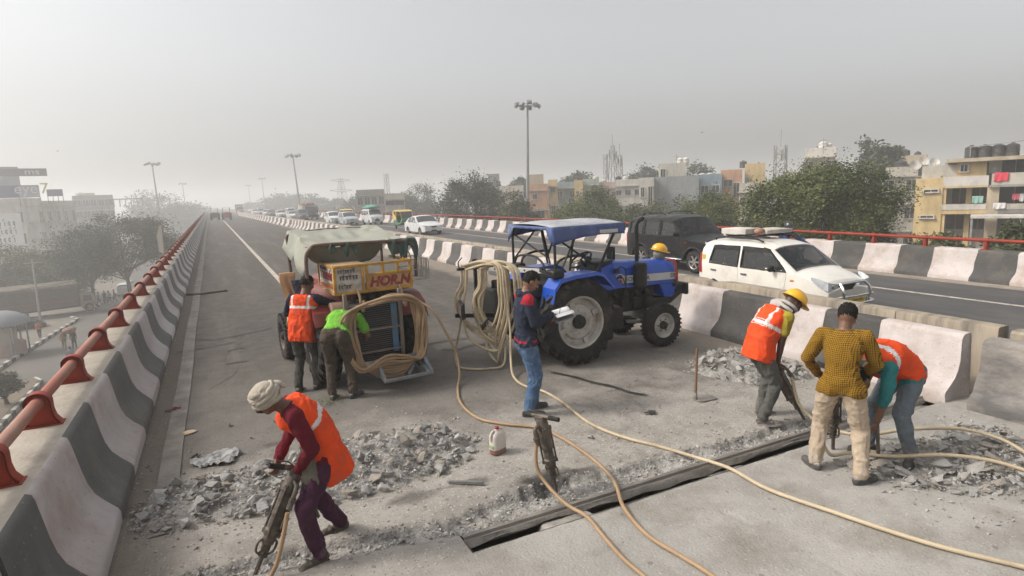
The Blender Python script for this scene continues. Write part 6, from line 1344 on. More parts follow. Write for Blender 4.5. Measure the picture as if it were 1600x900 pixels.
mb = MB(); mb.box((-.03, -.05, z0-.02), (.86, 1.05, .03)); mb.build('rack_floor', M_rust, rt, smooth=0)
text('HOR.N', M_hred, hbd, (rx0-.004, -.29, z0+.115), .19, (R(90), 0, R(-90)), .003, sx=1.0, bold=.009, shear=.25)
scribble(sb, (rx1-.06, ry0+.002, z0+.14), (-1, 0, 0), .80, .17, M_hred, 5); scribble(sb, (rx1-.06, ry0+.002, z0+.03), (-1, 0, 0), .80, .10, M_deco, 8, 1, False); scribble(sb, (rx1-.06, ry0+.002, z0+.29), (-1, 0, 0), .45, .07, M_ink, 6)
scribble(fb, (rx0-.002, .46, z0+.27), (0, -1, 0), .26, .07, M_ink, 1); scribble(fb, (rx0-.002, .46, z0+.17), (0, -1, 0), .30, .09, M_ink, 2); scribble(fb, (rx0-.002, .46, z0+.05), (0, -1, 0), .22, .08, M_ink, 3)
for sd in (.20, -.42): MB().tube(spline([(-.50, sd, 1.40), (-.60, sd, 1.30), (-.64, sd, 1.16), (-.72, sd, 1.12), (-.78, sd, 1.20), (-.78, sd, 1.28)], 5), .020, 8).build('hose_hook', M_hose2, rt)
# wire basket at the right
mb = MB()
for z in (1.40, 1.56, 1.72):
    for a, b in (((-.2, -.70), (-.2, -1.02)), ((-.2, -1.02), (.35, -1.02)), ((.35, -1.02), (.35, -.70)), ((-.2, -.70), (.35, -.70))): mb.cyl((*a, z), (*b, z), .008, n=5)
for k in range(9):
    t = k/8; mb.cyl((-.2, -.70-.32*t, 1.40), (-.2, -.70-.32*t, 1.72), .006, n=5); mb.cyl((-.2+.55*t, -1.02, 1.40), (-.2+.55*t, -1.02, 1.72), .006, n=5)
mb.build('wire_basket', pm('basket_wire', (.4, .38, .34), (.3, .28, .25), 4, .6), rt)
# clothes and bundle carried on it: own things
def X_rt(p): return Matrix.Translation(rt.location) @ Euler((0, 0, PA+R(4))).to_matrix().to_4x4() @ Vector(p)
def hung(name, label, cat, p, wd, dep, mat, seed):
    mb = MB(); mb.grid(lambda u, w_: (.04*math.sin(u*13+seed)*w_+.10*(w_*(1-w_)), (u-.5)*wd*(1-.25*w_)+.03*math.sin(w_*6+seed), -dep*w_*(.8+.2*math.sin(u*6+seed))), list(np.linspace(0, 1, 18)), list(np.linspace(0, 1, 12)))
    o = mb.build(name, mat, smooth=60); o.location = X_rt(p); o.rotation_euler = (0, 0, PA+R(4)); md = o.modifiers.new('thickness', 'SOLIDIFY'); md.thickness = .02; tag(o, label, cat)
hung('jacket', 'pale orange jacket hung at the left of the red tractor', 'jacket', (.15, .98, 1.66), .22, .85, pm('jacket_peach', (.62, .36, .19), (.5, .28, .14), 4, .9), 1)
hung('shirt', 'dark checked shirt hung beside the pale orange jacket', 'shirt', (.05, .86, 1.56), .2, .72, pm('shirt_dark', (.02, .025, .05), (.12, .13, .17), 24, .9), 2)
o = MB().ell((0, 0, 0), (.16, .12, .09), 14, 10).ell((.1, .06, .02), (.1, .09, .07), 10, 8).build('cloth_bundle', pm('lime_cloth', (.22, .55, .05), (.15, .42, .04), 6, .9)); o.location = X_rt((-.1, -.38, 1.48)); tag(o, 'lime green cloth bundle in the yellow rack', 'cloth')
# hose coil hung on the radiator guard
hc = empty('hose_coil', X_rt((-.80, -.05, 0)), PA+R(4), 'coil of tan air hose hung round the radiator of the red tractor', 'hose'); rd = random.Random(9)
for k in range(11):
    wl = .36+.035*k*.8; dz = .03*rd.uniform(-1, 1); xo = -.014*k+.02*rd.uniform(-1, 1)
    pts = [(xo, .22, 1.24+dz), (xo-.02, -.1, 1.30+dz), (xo, -.38, 1.26+dz), (xo+.02, -.45-.012*k, 1.08), (xo+.03, -.46-.010*k, .70), (xo, -.40-.008*k, .40), (xo-.05, -.22, .16+.03*k), (xo-.06, .05, .14+.035*k), (xo-.04, .30+.012*k, .36), (xo, .40+.02*k, .72), (xo, .40+.022*k, 1.02), (xo, .34+.015*k, 1.18)]
    pts = [(p[0]+.012*rd.uniform(-1, 1), p[1]+.028*rd.uniform(-1, 1), p[2]+.02*rd.uniform(-1, 1)) for p in pts]
    mb = MB(); mb.tube(spline(pts+[pts[0]], 6)[:-1], .0195, 8, closed=True); mb.build('hose_loop', M_hose2, hc)
# ================================================================== people
def fab(name, c, c2=None, sc=5, dirt=None, damt=.25): return pm('fabric_'+name, c, c2 or tuple(x*.72 for x in c), sc, .92, .7, 20, dirt=dirt, damt=damt, dscale=4, spec=.15)
def skin_m(name, c): return pm('skin_'+name, c, tuple(x*.8 for x in c), 8, .5, .08, 60)
SK1, SK2, SK3 = skin_m('brown', (.16, .078, .045)), skin_m('dark', (.075, .036, .023)), skin_m('tan', (.24, .125, .075))
M_hair = pm('black_hair', (.006, .005, .0045), (.014, .012, .010), 40, .75, .9, 90, spec=.2); M_eye = pm('eye', (.02, .015, .012), (.05, .04, .035), 40, .3)
M_vest = pm('orange_vest', (.74, .078, .016), (.62, .058, .014), 5, .8, .6, 18, dirt=(.45, .085, .04), damt=.3, dscale=5, spec=.15); M_refl = pm('reflective_tape', (.62, .61, .60), (.5, .49, .48), 6, .45)
M_sand = pm('sandal', (.06, .045, .035), (.1, .08, .06), 8, .8, .2); M_shoe = pm('brown_shoe', (.09, .065, .045), (.06, .045, .034), 6, .7, .2, dirt=(.25, .21, .17), damt=.35); M_shoeg = pm('dusty_shoe', (.22, .20, .18), (.15, .135, .12), 6, .8, .2)
M_helm = pm('helmet_yellow', (.78, .43, .012), (.70, .37, .01), 4, .3, coat=.4, dirt=(.5, .3, .06), damt=.2)
def V3(*a): return Vector(a)
def ik(a, b, l1, l2, pole):
    a, b = Vector(a), Vector(b); d = b-a; L = d.length
    if L > (l1+l2)*.998: b = a+d*((l1+l2)*.998/L); d = b-a; L = d.length
    d.normalize(); x = (l1*l1-l2*l2+L*L)/(2*L); h = math.sqrt(max(l1*l1-x*x, 0)); p = Vector(pole); p = (p-d*p.dot(d)).normalized()
    return a+d*x+p*h, b
class Fig:
    def __init__(s): s.mb = MB(); s.cls = []; s.tags = []
    def t(s, tag_):
        if tag_ not in s.tags: s.tags.append(tag_)
        return s.tags.index(tag_)
    def cap(s, a, b, ra, rb, tag_, n=12):
        a, b = Vector(a), Vector(b); s.mb.cyl(a, b, ra, rb, n); s.mb.ell(a, (ra,)*3, n, 8); s.mb.ell(b, (rb,)*3, n, 8); s.cls.append((s.t(tag_), a, b, ra, rb))
    def el(s, c, r, fr, tag_, n=14):
        M = Matrix((fr[0], fr[1], fr[2])).transposed(); s.mb.ell(c, r, n, 10, M); m = max(r); ax = fr[list(r).index(m)]; q = sorted(r)[1]
        c = Vector(c); s.cls.append((s.t(tag_), c-ax*(m-q), c+ax*(m-q), sum(r)/3*.95, sum(r)/3*.95))
    def loft(s, rings, cls, n=24):
        "rings: (center, lateral axis, depth axis, rl, rd)"
        P = []
        for c, l, d, rl, rd in rings:
            for k in range(n):
                a = 2*math.pi*k/n; cc, ss = math.cos(a), math.sin(a); e = 2/2.5
                P.append(Vector(c)+l*(rl*math.copysign(abs(cc)**e, cc))+d*(rd*math.copysign(abs(ss)**e, ss)))
        m = len(rings); F = [(i*n+k, i*n+(k+1) % n, (i+1)*n+(k+1) % n, (i+1)*n+k) for i in range(m-1) for k in range(n)]+[tuple(range(n-1, -1, -1)), tuple(range((m-1)*n, m*n))]
        s.mb.add(P, F)
        for tg, a, b, ra, rb in cls: s.cls.append((s.t(tg), Vector(a), Vector(b), ra, rb))
    def finish(s, name, mats, vox=.008, smooth=4, fold=None, seed=0, parent=None, post=None):
        o = s.mb.build(name+'_src', [], smooth=0); md = o.modifiers.new('r', 'REMESH'); md.mode = 'VOXEL'; md.voxel_size = vox; md.adaptivity = 0
        sm = o.modifiers.new('s', 'SMOOTH'); sm.factor = .5; sm.iterations = smooth
        me = baked(o)
        n = len(me.vertices); P = np.empty(n*3, np.float32); me.vertices.foreach_get('co', P); P = P.reshape(-1, 3).astype(float)
        best = np.full(n, 1e9); who = np.zeros(n, int)
        for tg, a, b, ra, rb in s.cls:
            a_, d_ = np.array(a), np.array(b-a); L2 = max((d_*d_).sum(), 1e-9); t_ = np.clip(((P-a_)@d_)/L2, 0, 1)
            dist = np.linalg.norm(P-a_-t_[:, None]*d_, axis=1)-(ra+(rb-ra)*t_)
            k = dist < best; best[k] = dist[k]; who[k] = tg
        if fold:
            N = np.empty(n*3, np.float32); me.vertices.foreach_get('normal', N); N = N.reshape(-1, 3); amp = np.zeros(n)
            for tg, a_ in fold.items():
                if tg in s.tags: amp[who == s.tags.index(tg)] = a_
            q = P+.06*np.stack([vnoise(P*6, seed+1), vnoise(P*6, seed+2), vnoise(P*6, seed+3)], -1)
            f1 = 1-np.abs(vnoise(q*np.array([11, 11, 6.5]), seed+4)); f2 = 1-np.abs(vnoise(q*np.array([22, 22, 15]), seed+5))
            P = P+N*(amp*((f1**2-.45)*1.1+(f2**2-.4)*.45))[:, None]
        if post is not None: P, who = post(P, who, s)
        me.vertices.foreach_set('co', P.astype(np.float32).ravel())
        m = len(me.polygons); lt = np.empty(m, np.int32); me.polygons.foreach_get('loop_start', lt); lv = np.empty(len(me.loops), np.int32); me.loops.foreach_get('vertex_index', lv)
        me.materials.clear()
        for tg in s.tags: me.materials.append(mats[tg])
        me.polygons.foreach_set('material_index', who[lv[lt]].astype(np.int32)); me.polygons.foreach_set('use_smooth', [True]*m); me.update()
        ob = bpy.data.objects.new(name, me); COL.objects.link(ob); ob.parent = parent; return ob
def hand(F, w, d, n, curl, ts, tag_='skin', sc=1.0):
    w, d, n = Vector(w), Vector(d).normalized(), Vector(n); n = (n-d*n.dot(d)).normalized(); s = d.cross(n)
    F.el(w+d*.052*sc, (.056*sc, .042*sc, .019*sc), (d, s, n), tag_)
    for off, L in ((-.031, .066), (-.0105, .078), (.0105, .074), (.031, .056)):
        p = w+d*.088*sc+s*off*sc; a = 0
        for j in range(3):
            a += curl*(1.0 if j else .7); dd = d*math.cos(a)+n*math.sin(a); e = p+dd*(L*sc*(.42, .32, .26)[j]); F.cap(p, e, .0098*sc-.0008*j, .0092*sc-.0008*j, tag_, 8); p = e
    p = w+d*.028*sc+s*ts*.034*sc; dd = (d*.75+s*ts*.6+n*.35*min(curl*1.4, 1.2)).normalized()
    for j in range(2):
        e = p+dd*(.042, .032)[j]*sc; F.cap(p, e, .0125*sc, .0105*sc, tag_, 8); p = e; dd = (dd+n*.5*curl-s*ts*.35*curl).normalized()
def person(label, loc, rz, J, mats, sleeve='long', vest=None, hair='short', hat=None, shoe='shoe', foldamp=.013, vox=.0088, seed=1, name='person', group=None, moustache=False, shirt_hem=.10, baggy=1.0, jacket=None, hood=False, cat='person', tone=1.0, size=1.0):
    """J: pelvis, chest (base of neck), head centre, look dir, hands (wrist,dir,palm,curl), feet (ankle,toe dir), poles; x forward, y left"""
    F = Fig(); v = Vector
    pel, neck = v(J['pelvis']), v(J['neck']); hd = v(J['head']); look = v(J['look']).normalized()
    hip_l = v(J.get('hipdir', (0, 1, 0))).normalized(); sh_l = v(J.get('shdir', (0, 1, 0))).normalized()
    mid = v(J['mid']) if 'mid' in J else (pel+neck)/2+v(J.get('bow', (0, 0, 0)))
    sp = spline([pel, mid, neck], 6); T = len(sp)-1
    def fr(i):
        t = (sp[min(i+1, T)]-sp[max(i-1, 0)]).normalized(); l = hip_l.lerp(sh_l, i/T); l = (l-t*l.dot(t)).normalized(); return t, l, l.cross(t)
    W = [(.158, .112), (.150, .108), (.142, .102), (.138, .10), (.138, .10), (.142, .104), (.150, .108), (.160, .112), (.168, .113), (.172, .110), (.170, .10), (.145, .086), (.075, .062)]
    rings = []
    t0, l0, d0 = fr(0)
    rings.append((pel-t0*.10, l0, d0, .12, .09)); rings.append((pel-t0*.05, l0, d0, .15, .105))
    for i in range(T+1):
        t, l, d = fr(i); rings.append((sp[i], l, d, *W[i]))
    k = shirt_hem
    hemp = pel+(sp[1]-pel).normalized()*(-k+.06)
    F.loft(rings, [('trouser', pel-t0*.12-l0*.07, pel-t0*.12+l0*.07, .10, .10), ('shirt', hemp+l0*.05+t0*.10, sp[6]+fr(6)[1]*.04, .125, .115), ('shirt', hemp-l0*.05+t0*.10, sp[6]-fr(6)[1]*.04, .125, .115), ('shirt', sp[6], sp[T-2], .13, .10), ('shirt', sp[T-2]-sh_l*.09, sp[T-2]+sh_l*.09, .09, .09)])
    tn, ln, dn = fr(T)
    look_u = (hd-neck).normalized(); fwd = (look-look_u*look.dot(look_u)*J.get('tiltk', .35)).normalized(); up = v(J['up']).normalized() if 'up' in J else None
    if up is None:
        up = (v((0, 0, 1))-look*look.z); up = up.normalized() if up.length > .1 else look_u
    left = up.cross(look).normalized(); up = look.cross(left).normalized(); fm = (look, left, up)
    # head
    c = hd
    F.cap(neck-tn*.02, c-up*.05-look*.015, .060, .052, 'skin')
    F.el(c+up*.012-look*.008, (.098, .077, .108), fm, 'skin'); F.el(c+look*.022-up*.055, (.066, .056, .062), fm, 'skin'); F.el(c+look*.055-up*.085, (.030, .030, .024), fm, 'skin')
    F.cap(c+look*.088+up*.012, c+look*.106-up*.024, .010, .0155, 'skin', 8); F.cap(c+look*.083+left*.038+up*.028, c+look*.083-left*.038+up*.028, .012, .012, 'skin', 8)
    for sd in (1, -1):
        F.el(c+left*sd*.077-look*.008-up*.004, (.022, .011, .031), fm, 'skin'); F.el(c+look*.082+left*sd*.032+up*.010, (.010, .015, .008), fm, 'eye'); F.cap(c+look*.090+left*sd*.018+up*.031, c+look*.080+left*sd*.048+up*.030, .007, .005, 'hair', 6)
        F.el(c+look*.055+left*sd*.045-up*.025, (.03, .025, .03), fm, 'skin')
    F.cap(c+look*.088+left*.020-up*.052, c+look*.088-left*.020-up*.052, .009, .009, 'lip', 8)
    if moustache: F.cap(c+look*.094+left*.026-up*.040, c+look*.094-left*.026-up*.040, .010, .010, 'hair', 8)
    # arms
    SH = {}
    for sd, nm in ((1, 'L'), (-1, 'R')):
        sh = neck-tn*.055+sh_l*sd*.178+v(J.get('sh'+nm, (0, 0, 0))); SH[nm] = sh
        wt, hd_, pn, curl = J['hand'+nm]; el, wr = ik(sh, wt, .285*size, .255*size, J.get('el'+nm, (-.3, sd*.6, -.6))); br = baggy
        F.cap(neck-tn*.06+sh_l*sd*.10, sh, .072, .066, 'shirt')
        if sleeve == 'long':
            F.cap(sh, el, .064*br, .052*br, 'shirt'); F.cap(el, wr, .051*br, .040*br, 'shirt'); F.cap(wr-(wr-el).normalized()*.03, wr+(wr-el).normalized()*.015, .030, .027, 'skin')
        elif sleeve == 'rolled':
            F.cap(sh, el, .062*br, .054*br, 'shirt'); q = el.lerp(wr, .18); F.cap(el, q, .052*br, .050*br, 'shirt'); F.cap(q, wr, .042, .029, 'skin')
        else:
            q = sh.lerp(el, .60); F.cap(sh, q, .068*br, .062*br, 'shirt'); F.cap(q, el, .046, .040, 'skin'); F.cap(el, wr, .041, .029, 'skin')
        hand(F, wr, hd_, pn, curl, J.get('ts'+nm, 1), J.get('glove', 'skin'))
    # legs
    for sd, nm in ((1, 'L'), (-1, 'R')):
        hp_ = pel-t0*.06+hip_l*sd*.088; an, toe = v(J['foot'+nm][0]), v(J['foot'+nm][1]).normalized(); kn, an2 = ik(hp_, an, .415*size, .425*size, J.get('kn'+nm, (1, .05*sd, .1)))
        b = baggy; F.cap(hp_, kn, .098*b, .070*b, 'trouser'); F.cap(kn, kn.lerp(an2, .55), .070*b, .062*b, 'trouser'); F.cap(kn.lerp(an2, .55), an2+v((0, 0, .02)), .062*b, .056*b, 'trouser')
        g = an2.copy(); lat = v((-toe.y, toe.x, 0)); heel = v((g.x, g.y, g.z))-toe*.045
        tg = 'shoe'
        zf = g.z-.045
        if shoe == 'sandal':
            F.cap(g, v((g.x, g.y, zf+.01))+toe*.03, .038, .034, 'skin'); F.cap(heel+v((0, 0, -.025)), v((g.x, g.y, zf+.0))+toe*.14, .032, .030, 'skin')
            for q in (-.026, -.010, .008, .024): F.cap(v((g.x, g.y, zf-.005))+toe*.14+lat*q, v((g.x, g.y, zf-.012))+toe*.185+lat*q*1.1, .013, .011, 'skin', 7)
            F.el(v((g.x, g.y, zf-.024))+toe*.062, (.145, .050, .014), (toe, lat, v((0, 0, 1))), 'shoe'); F.cap(v((g.x, g.y, zf+.025))+toe*.09+lat*.036, v((g.x, g.y, zf+.025))+toe*.09-lat*.036, .014, .014, 'shoe', 8)
        else:
            F.cap(g, v((g.x, g.y, zf+.015))+toe*.02, .046, .044, 'shoe'); F.cap(v((heel.x, heel.y, zf+.005)), v((g.x, g.y, zf+.0))+toe*.10, .040, .043, 'shoe'); F.cap(v((g.x, g.y, zf+.0))+toe*.08, v((g.x, g.y, zf-.004))+toe*.165, .044, .036, 'shoe')
            F.el(v((g.x, g.y, zf-.028))+toe*.062, (.152, .050, .016), (toe, lat, v((0, 0, 1))), 'sole')
    if jacket:   # open jacket front shows an inner shirt; collar / hood roll
        for a_ in np.linspace(-2.5, 2.5, 9): 
            p = neck-tn*.01+ln*math.sin(a_)*.085-dn*math.cos(a_)*.085*J.get('dsign', 1); F.cap(p, p+tn*.02, .034, .030, 'shirt', 8)
    M = dict(mats); M.setdefault('eye', M_eye); M.setdefault('hair', M_hair); M.setdefault('lip', mats['skin']); M.setdefault('sole', pm('sole', (.05, .048, .045), (.09, .085, .08), 8, .9))
    upost = J.get('post'); pa, ta = np.array(pel), np.array(t0); hl = J.get('hem', shirt_hem-.05)
    def post(P, who, s_):
        if 'shirt' in s_.tags and 'trouser' in s_.tags:
            a, b_ = s_.tags.index('shirt'), s_.tags.index('trouser'); rel = P-pa; h_ = rel@ta; rad = np.linalg.norm(rel-h_[:, None]*ta, axis=1); m_ = (np.abs(h_) < .22) & (rad < .21) & ((who == a) | (who == b_)) & ((who == b_) | (h_ > -.30))
            wav = hl+.012*np.sin(rel[:, 1]*30); up_ = m_ & (h_ > -wav) & ((h_ > -.02) | (rad > .055)); who = np.where(m_, np.where(up_, a, b_), who)
            k_ = np.where(up_ & (h_ < .06), 0 if vest else .011, 0); P = P+(rel-h_[:, None]*ta)/np.maximum(rad, .02)[:, None]*k_[:, None]
        return upost(P, who, s_) if upost else (P, who)
    o = F.finish(name, M, vox, 3, {'shirt': foldamp, 'trouser': foldamp*1.15}, seed, post=post); o.location = loc; o.rotation_euler = (0, 0, rz); tag(o, label, cat, group)
    # hair
    if hair:
        mb = MB(); n1, n2 = 60, 36; pts = []
        def hp(i, j):
            th = math.pi*(j/(n2-1))*.93; ph = 2*math.pi*i/n1; d = v((math.sin(th)*math.cos(ph), math.sin(th)*math.sin(ph), math.cos(th)))
            lim = 1.0
            jit = .12*float(vnoise(np.array([d.x*11, d.y*11, d.z*11])+seed, 6)); face = d.x > .25+jit and d.z < (.52 if hair != 'fringe' else .42)+jit; low = d.z < (-.42 if d.x < .0 else -.05+.2*d.x)+jit
            jit = .12*float(vnoise(np.array([d.x*11, d.y*11, d.z*11])+seed, 6)); r = .005+.007*float(vnoise(np.array([d.x*7, d.y*7, d.z*7])+seed, 3))+.006*float(vnoise(np.array([d.x*19, d.y*19, d.z*19])+seed, 4))+(.007 if d.z > .3 else 0)
            if face or low: r = -.012
            return c+up*.012-look*.008+look*(d.x*(.098+r))+left*(d.y*(.077+r))+up*(d.z*(.108+r))
        mb.grid(hp, range(n1), range(n2), cu=True); h = mb.build('hair', M_hair, o, smooth=80)
    if hat == 'helmet':
        mb = MB(); H0 = c+up*.055-look*.004
        pr = [(.0, .105), (.03, .103), (.06, .094), (.09, .074), (.108, .045), (.115, .012), (.117, -.004)]
        mb.grid(lambda i, j: H0+look*(pr[j][0]*1.18*math.cos(i*math.pi/18)+(.0))+left*(pr[j][0]*1.0*math.sin(i*math.pi/18))+up*pr[j][1], range(36), range(len(pr)), cu=True)
        bw = lambda a: .018+.045*max(0, math.cos(a))**1.5
        mb.grid(lambda i, j: (lambda a, e: H0+look*((.117*1.18+e*bw(a))*math.cos(a))+left*((.117+e*bw(a)*.8)*math.sin(a))+up*(-.004-e*(.008+.012*max(0, math.cos(a)))))(i*math.pi/18, j), range(36), range(2), cu=True)
        mb.tube([H0+look*(.125*math.cos(t))+up*(.109*math.sin(t)) for t in np.linspace(.15, 2.95, 12)], .009, 6)
        for sd in (-.035, .035): mb.tube([H0+look*(.118*math.cos(t))+left*sd+up*(.103*math.sin(t)) for t in np.linspace(.25, 2.85, 12)], .006, 6)
        h = mb.build('hard_hat', M_helm, o, smooth=50); md = h.modifiers.new('thickness', 'SOLIDIFY'); md.thickness = .004
        # cloth scarf wound under it
        mb = MB(); P = []
        for k in range(40):
            a = k/39*2*math.pi*1.5; P.append(c-up*(.02+.08*k/39)-look*.02+look*(.098-.02*k/39)*math.cos(a+1.6)*.9+left*.085*math.sin(a+1.6))
        mb.tube(P, .020, 8); mb.build('head_scarf', fab('scarf', (.45, .43, .41), None, 12), o, smooth=60)
    if hat == 'turban':
        mb = MB(); rd = random.Random(3); H0 = c+up*.04-look*.01
        mb.ell(H0+up*.008, (.106, .092, .080), 18, 12, Matrix((look, left, up)).transposed())
        mt = mb.build('turban', pm('turban_cotton', (.44, .39, .32), (.33, .285, .225), 6, .95, .3, 60, dirt=(.3, .25, .2), damt=.25, dscale=5), o, smooth=60)
        for k in range(13):
            t = k/12; tilt = R(-22+44*((k*5) % 13)/12); tz = R(18*rd.uniform(-1, 1)); zc = -.042+.088*t; rr = (1-.55*max(0, t-.25)**1.3)
            mb = MB(); P = []
            for i in range(30):
                a = 2*math.pi*i/30; q = look*(.105*rr*math.cos(a))+left*(.091*rr*math.sin(a))+up*(zc+.040*math.sin(a+tz*4)*math.sin(tilt)*2+.006*math.sin(5*a+k)); P.append(H0+q)
            mb.tube(P, [.017+.004*math.sin(i*.9+k) for i in range(30)], 8, closed=True); mb.build('turban_fold', mt.data.materials[0], mt, smooth=60)
        mb = MB(); mb.tube(spline([H0-look*.11+up*.0, H0-look*.135+left*.02-up*.03, H0-look*.14+left*.03-up*.08], 5), [.022]*6+[.018]*4+[.012], 8); mb.build('turban_tail', mt.data.materials[0], mt, smooth=60)
    if hat == 'bike':
        mb = MB(); mb.ell(c+up*.02, (.135, .115, .14), 22, 14, Matrix((look, left, up)).transposed()); h = mb.build('crash_helmet', pm('helmet_black', (.015, .015, .017), (.02, .02, .022), 4, .25, coat=.6), o); mb = MB(); mb.grid(lambda i, j: c+up*(.03+.07*(j-.5))+look*(.132*math.cos(i))+left*(.118*math.sin(i)), list(np.linspace(-1.1, 1.1, 9)), [0, 1]); mb.build('visor', G_far, h)
    # vest
    if vest:
        Fv = Fig(); rr = []; off = .027; cut = vest.get('hem', .16)
        tt, ll, dd = fr(0)
        hem = pel-tt*cut*.45+v((0, 0, -cut*.5))+v(vest.get('drop', (0, 0, 0)))
        rr.append((hem, ll, dd, .162+off, .118+off)); rr.append((hem+tt*.02, ll, dd, .164+off, .120+off)); rr.append((pel.lerp(hem, .45), ll, dd, .162+off, .116+off))
        for i in range(T):
            t, l, d = fr(i); a_, b_ = W[i]; a_ = max(a_, .150); b_ = max(b_, .112)
            if i >= T-2: a_ -= .012
            rr.append((sp[i], l, d, a_+off*(.9 if i > 7 else 1), b_+off))
        t, l, d = fr(T); rr.append((sp[T]-t*.012, l, d, .118, .098))
        Fv.loft(rr, [('vest', pel, neck, .17, .17)], 32)
        Fv.t('tape'); bands = vest.get('bands', (.52,)); vw = vest.get('vert', (.085, .115))
        seg = np.array([np.array(q) for q in sp]); latv = [np.array(fr(i)[1]) for i in range(T+1)]
        def vp(P, who, s_):
            i = np.argmin(((P[:, None, :]-seg[None])**2).sum(-1), 1); d_ = np.array([np.array(fr(k_)[0]) for k_ in range(T+1)])
            s_len = (i+((P-seg[i])*d_[i]).sum(1)/(np.linalg.norm(seg[-1]-seg[0])/T))/T; lt = ((P-seg[i])*np.array(latv)[i]).sum(1)
            for b_ in bands: who = np.where(np.abs(s_len-b_) < .040, 1, who)
            if vw: who = np.where((np.abs(lt) > vw[0]) & (np.abs(lt) < vw[1]) & (s_len > (max(bands) if bands else .5)), 1, who)
            hemk = np.clip((.0-s_len)/.35, 0, 1); P = P+np.array(latv)[i]*(hemk*.012*np.sin(np.arctan2(lt, .1)*9))[:, None]
            return P, who
        vo = Fv.finish('safety_vest', {'vest': M_vest, 'tape': M_refl} if not vest.get('mat') else vest['mat'], .010, 3, {'vest': .017, 'tape': .006}, seed+20, o, vp)
    return o
D0 = (0, 0, -1)
def stand(h=.90, lean=0, **k): return k
JEAN = fab('jeans', (.055, .105, .19), (.11, .165, .25), 4, (.20, .20, .19), .3)
# 1 turbaned worker, leaning on his breaker (faces left)
person('worker in a white turban and orange vest leaning on a breaker at the left', (.55, 4.52, -.02), math.pi+R(6), dict(pelvis=(-.02, .02, .90), neck=(.24, .03, 1.30), mid=(.06, .02, 1.12), head=(.37, .05, 1.40), look=(.78, .12, -.62), hipdir=(.25, 1, 0), shdir=(.06, 1, 0),
    handL=((.20, .09, .80), (.3, -.55, -.55), (.6, .1, -.5), .75), handR=((.30, -.13, .84), (.25, .5, -.55), (.6, .1, -.5), .75), elL=(-.6, .55, -.3), elR=(-.5, -.6, -.2), footL=((.11, .15, .075), (1, .18, 0)), footR=((-.16, -.22, .085), (1, -.05, 0)), knL=(1, .1, 0), knR=(1, -.1, 0), tsL=-1, tsR=1),
    dict(skin=SK1, shirt=fab('maroon', (.13, .012, .022), (.085, .01, .016)), trouser=fab('plum', (.065, .022, .045), (.045, .016, .032), dirt=(.12, .08, .08)), shoe=M_sand), vest=dict(hem=.24, bands=(.60,), vert=None, drop=(-.05, 0, -.02)), hair=None, hat='turban', shoe='sandal', seed=3, moustache=True, baggy=1.04).scale = (.94, .94, .94)
# 2 man in vest at the red tractor, back to us, reaching right
person('man in an orange vest with his back turned, reaching into the red tractor', (.98, 8.72, 0), R(62), dict(pelvis=(0, 0, .93), neck=(.10, -.03, 1.37), head=(.17, -.06, 1.505), look=(.85, -.35, -.38), shdir=(.12, 1, .05), hipdir=(0, 1, 0),
    handL=((.42, .16, 1.06), (.9, .1, -.2), (0, -.4, -.9), .4), handR=((.50, -.40, 1.13), (.9, -.3, -.05), (0, .3, -.9), .4), elL=(-.2, .6, -.6), elR=(-.1, -.7, -.25), footL=((-.05, .12, .075), (1, .2, 0)), footR=((.06, -.11, .075), (1, -.2, 0))),
    dict(skin=SK1, shirt=fab('navy', (.014, .014, .03), (.02, .02, .04)), trouser=fab('charcoal', (.055, .052, .048), (.085, .08, .073)), shoe=M_shoeg), vest=dict(hem=.22, bands=(.60,), vert=(.10, .13)), seed=5)
# 3 bent-over man in green
person('man in a lime green shirt bending down behind the red tractor', (1.33, 8.10, 0), R(66), dict(pelvis=(-.04, 0, .92), neck=(.40, -.06, 1.03), mid=(.15, -.02, 1.06), head=(.52, -.06, .93), look=(.5, -.1, -.85), up=(.85, 0, .5), shdir=(0, 1, .05),
    handL=((.50, .12, .62), (.2, 0, -1), (.8, 0, .2), .6), handR=((.52, -.22, .62), (.2, 0, -1), (.8, 0, .2), .6), footL=((-.02, .12, .075), (1, .15, 0)), footR=((.0, -.16, .075), (.9, -.45, 0)), knL=(1, .1, 0), knR=(1, -.2, 0)),
    dict(skin=SK1, shirt=fab('lime', (.19, .46, .055), (.13, .36, .04)), trouser=fab('brown', (.085, .066, .05), (.06, .046, .036)), shoe=M_shoeg), sleeve='short', seed=7, baggy=1.12, shirt_hem=.06)
# 4 note taker
M_strp = fab('striped', (.02, .028, .022), (.16, .025, .03), 16)
def pz(P, who, s_):     # open jacket: inner shirt down the front, red shoulder panel, red hem line
    sh = s_.tags.index('shirt'); a = (who == sh)
    who = np.where(a & (P[:, 0] > .085) & (np.abs(P[:, 1]) < .065) & (P[:, 2] < 1.46) & (P[:, 2] > .93), s_.tags.index('inner'), who)
    who = np.where(a & (P[:, 2] > 1.385) & (P[:, 2] < 1.50) & (np.abs(P[:, 1]) > .115) & (P[:, 0] < .035), s_.tags.index('red'), who)
    who = np.where(a & (P[:, 2] < .945) & (P[:, 2] > .92) & (np.abs(P[:, 1]) < .2), s_.tags.index('red'), who)
    return P, who
_fin = Fig.finish
def fin2(s, name, mats, *a, **k):
    for tg in ('inner', 'red'):
        if tg in mats: s.t(tg)
    return _fin(s, name, mats, *a, **k)
Fig.finish = fin2
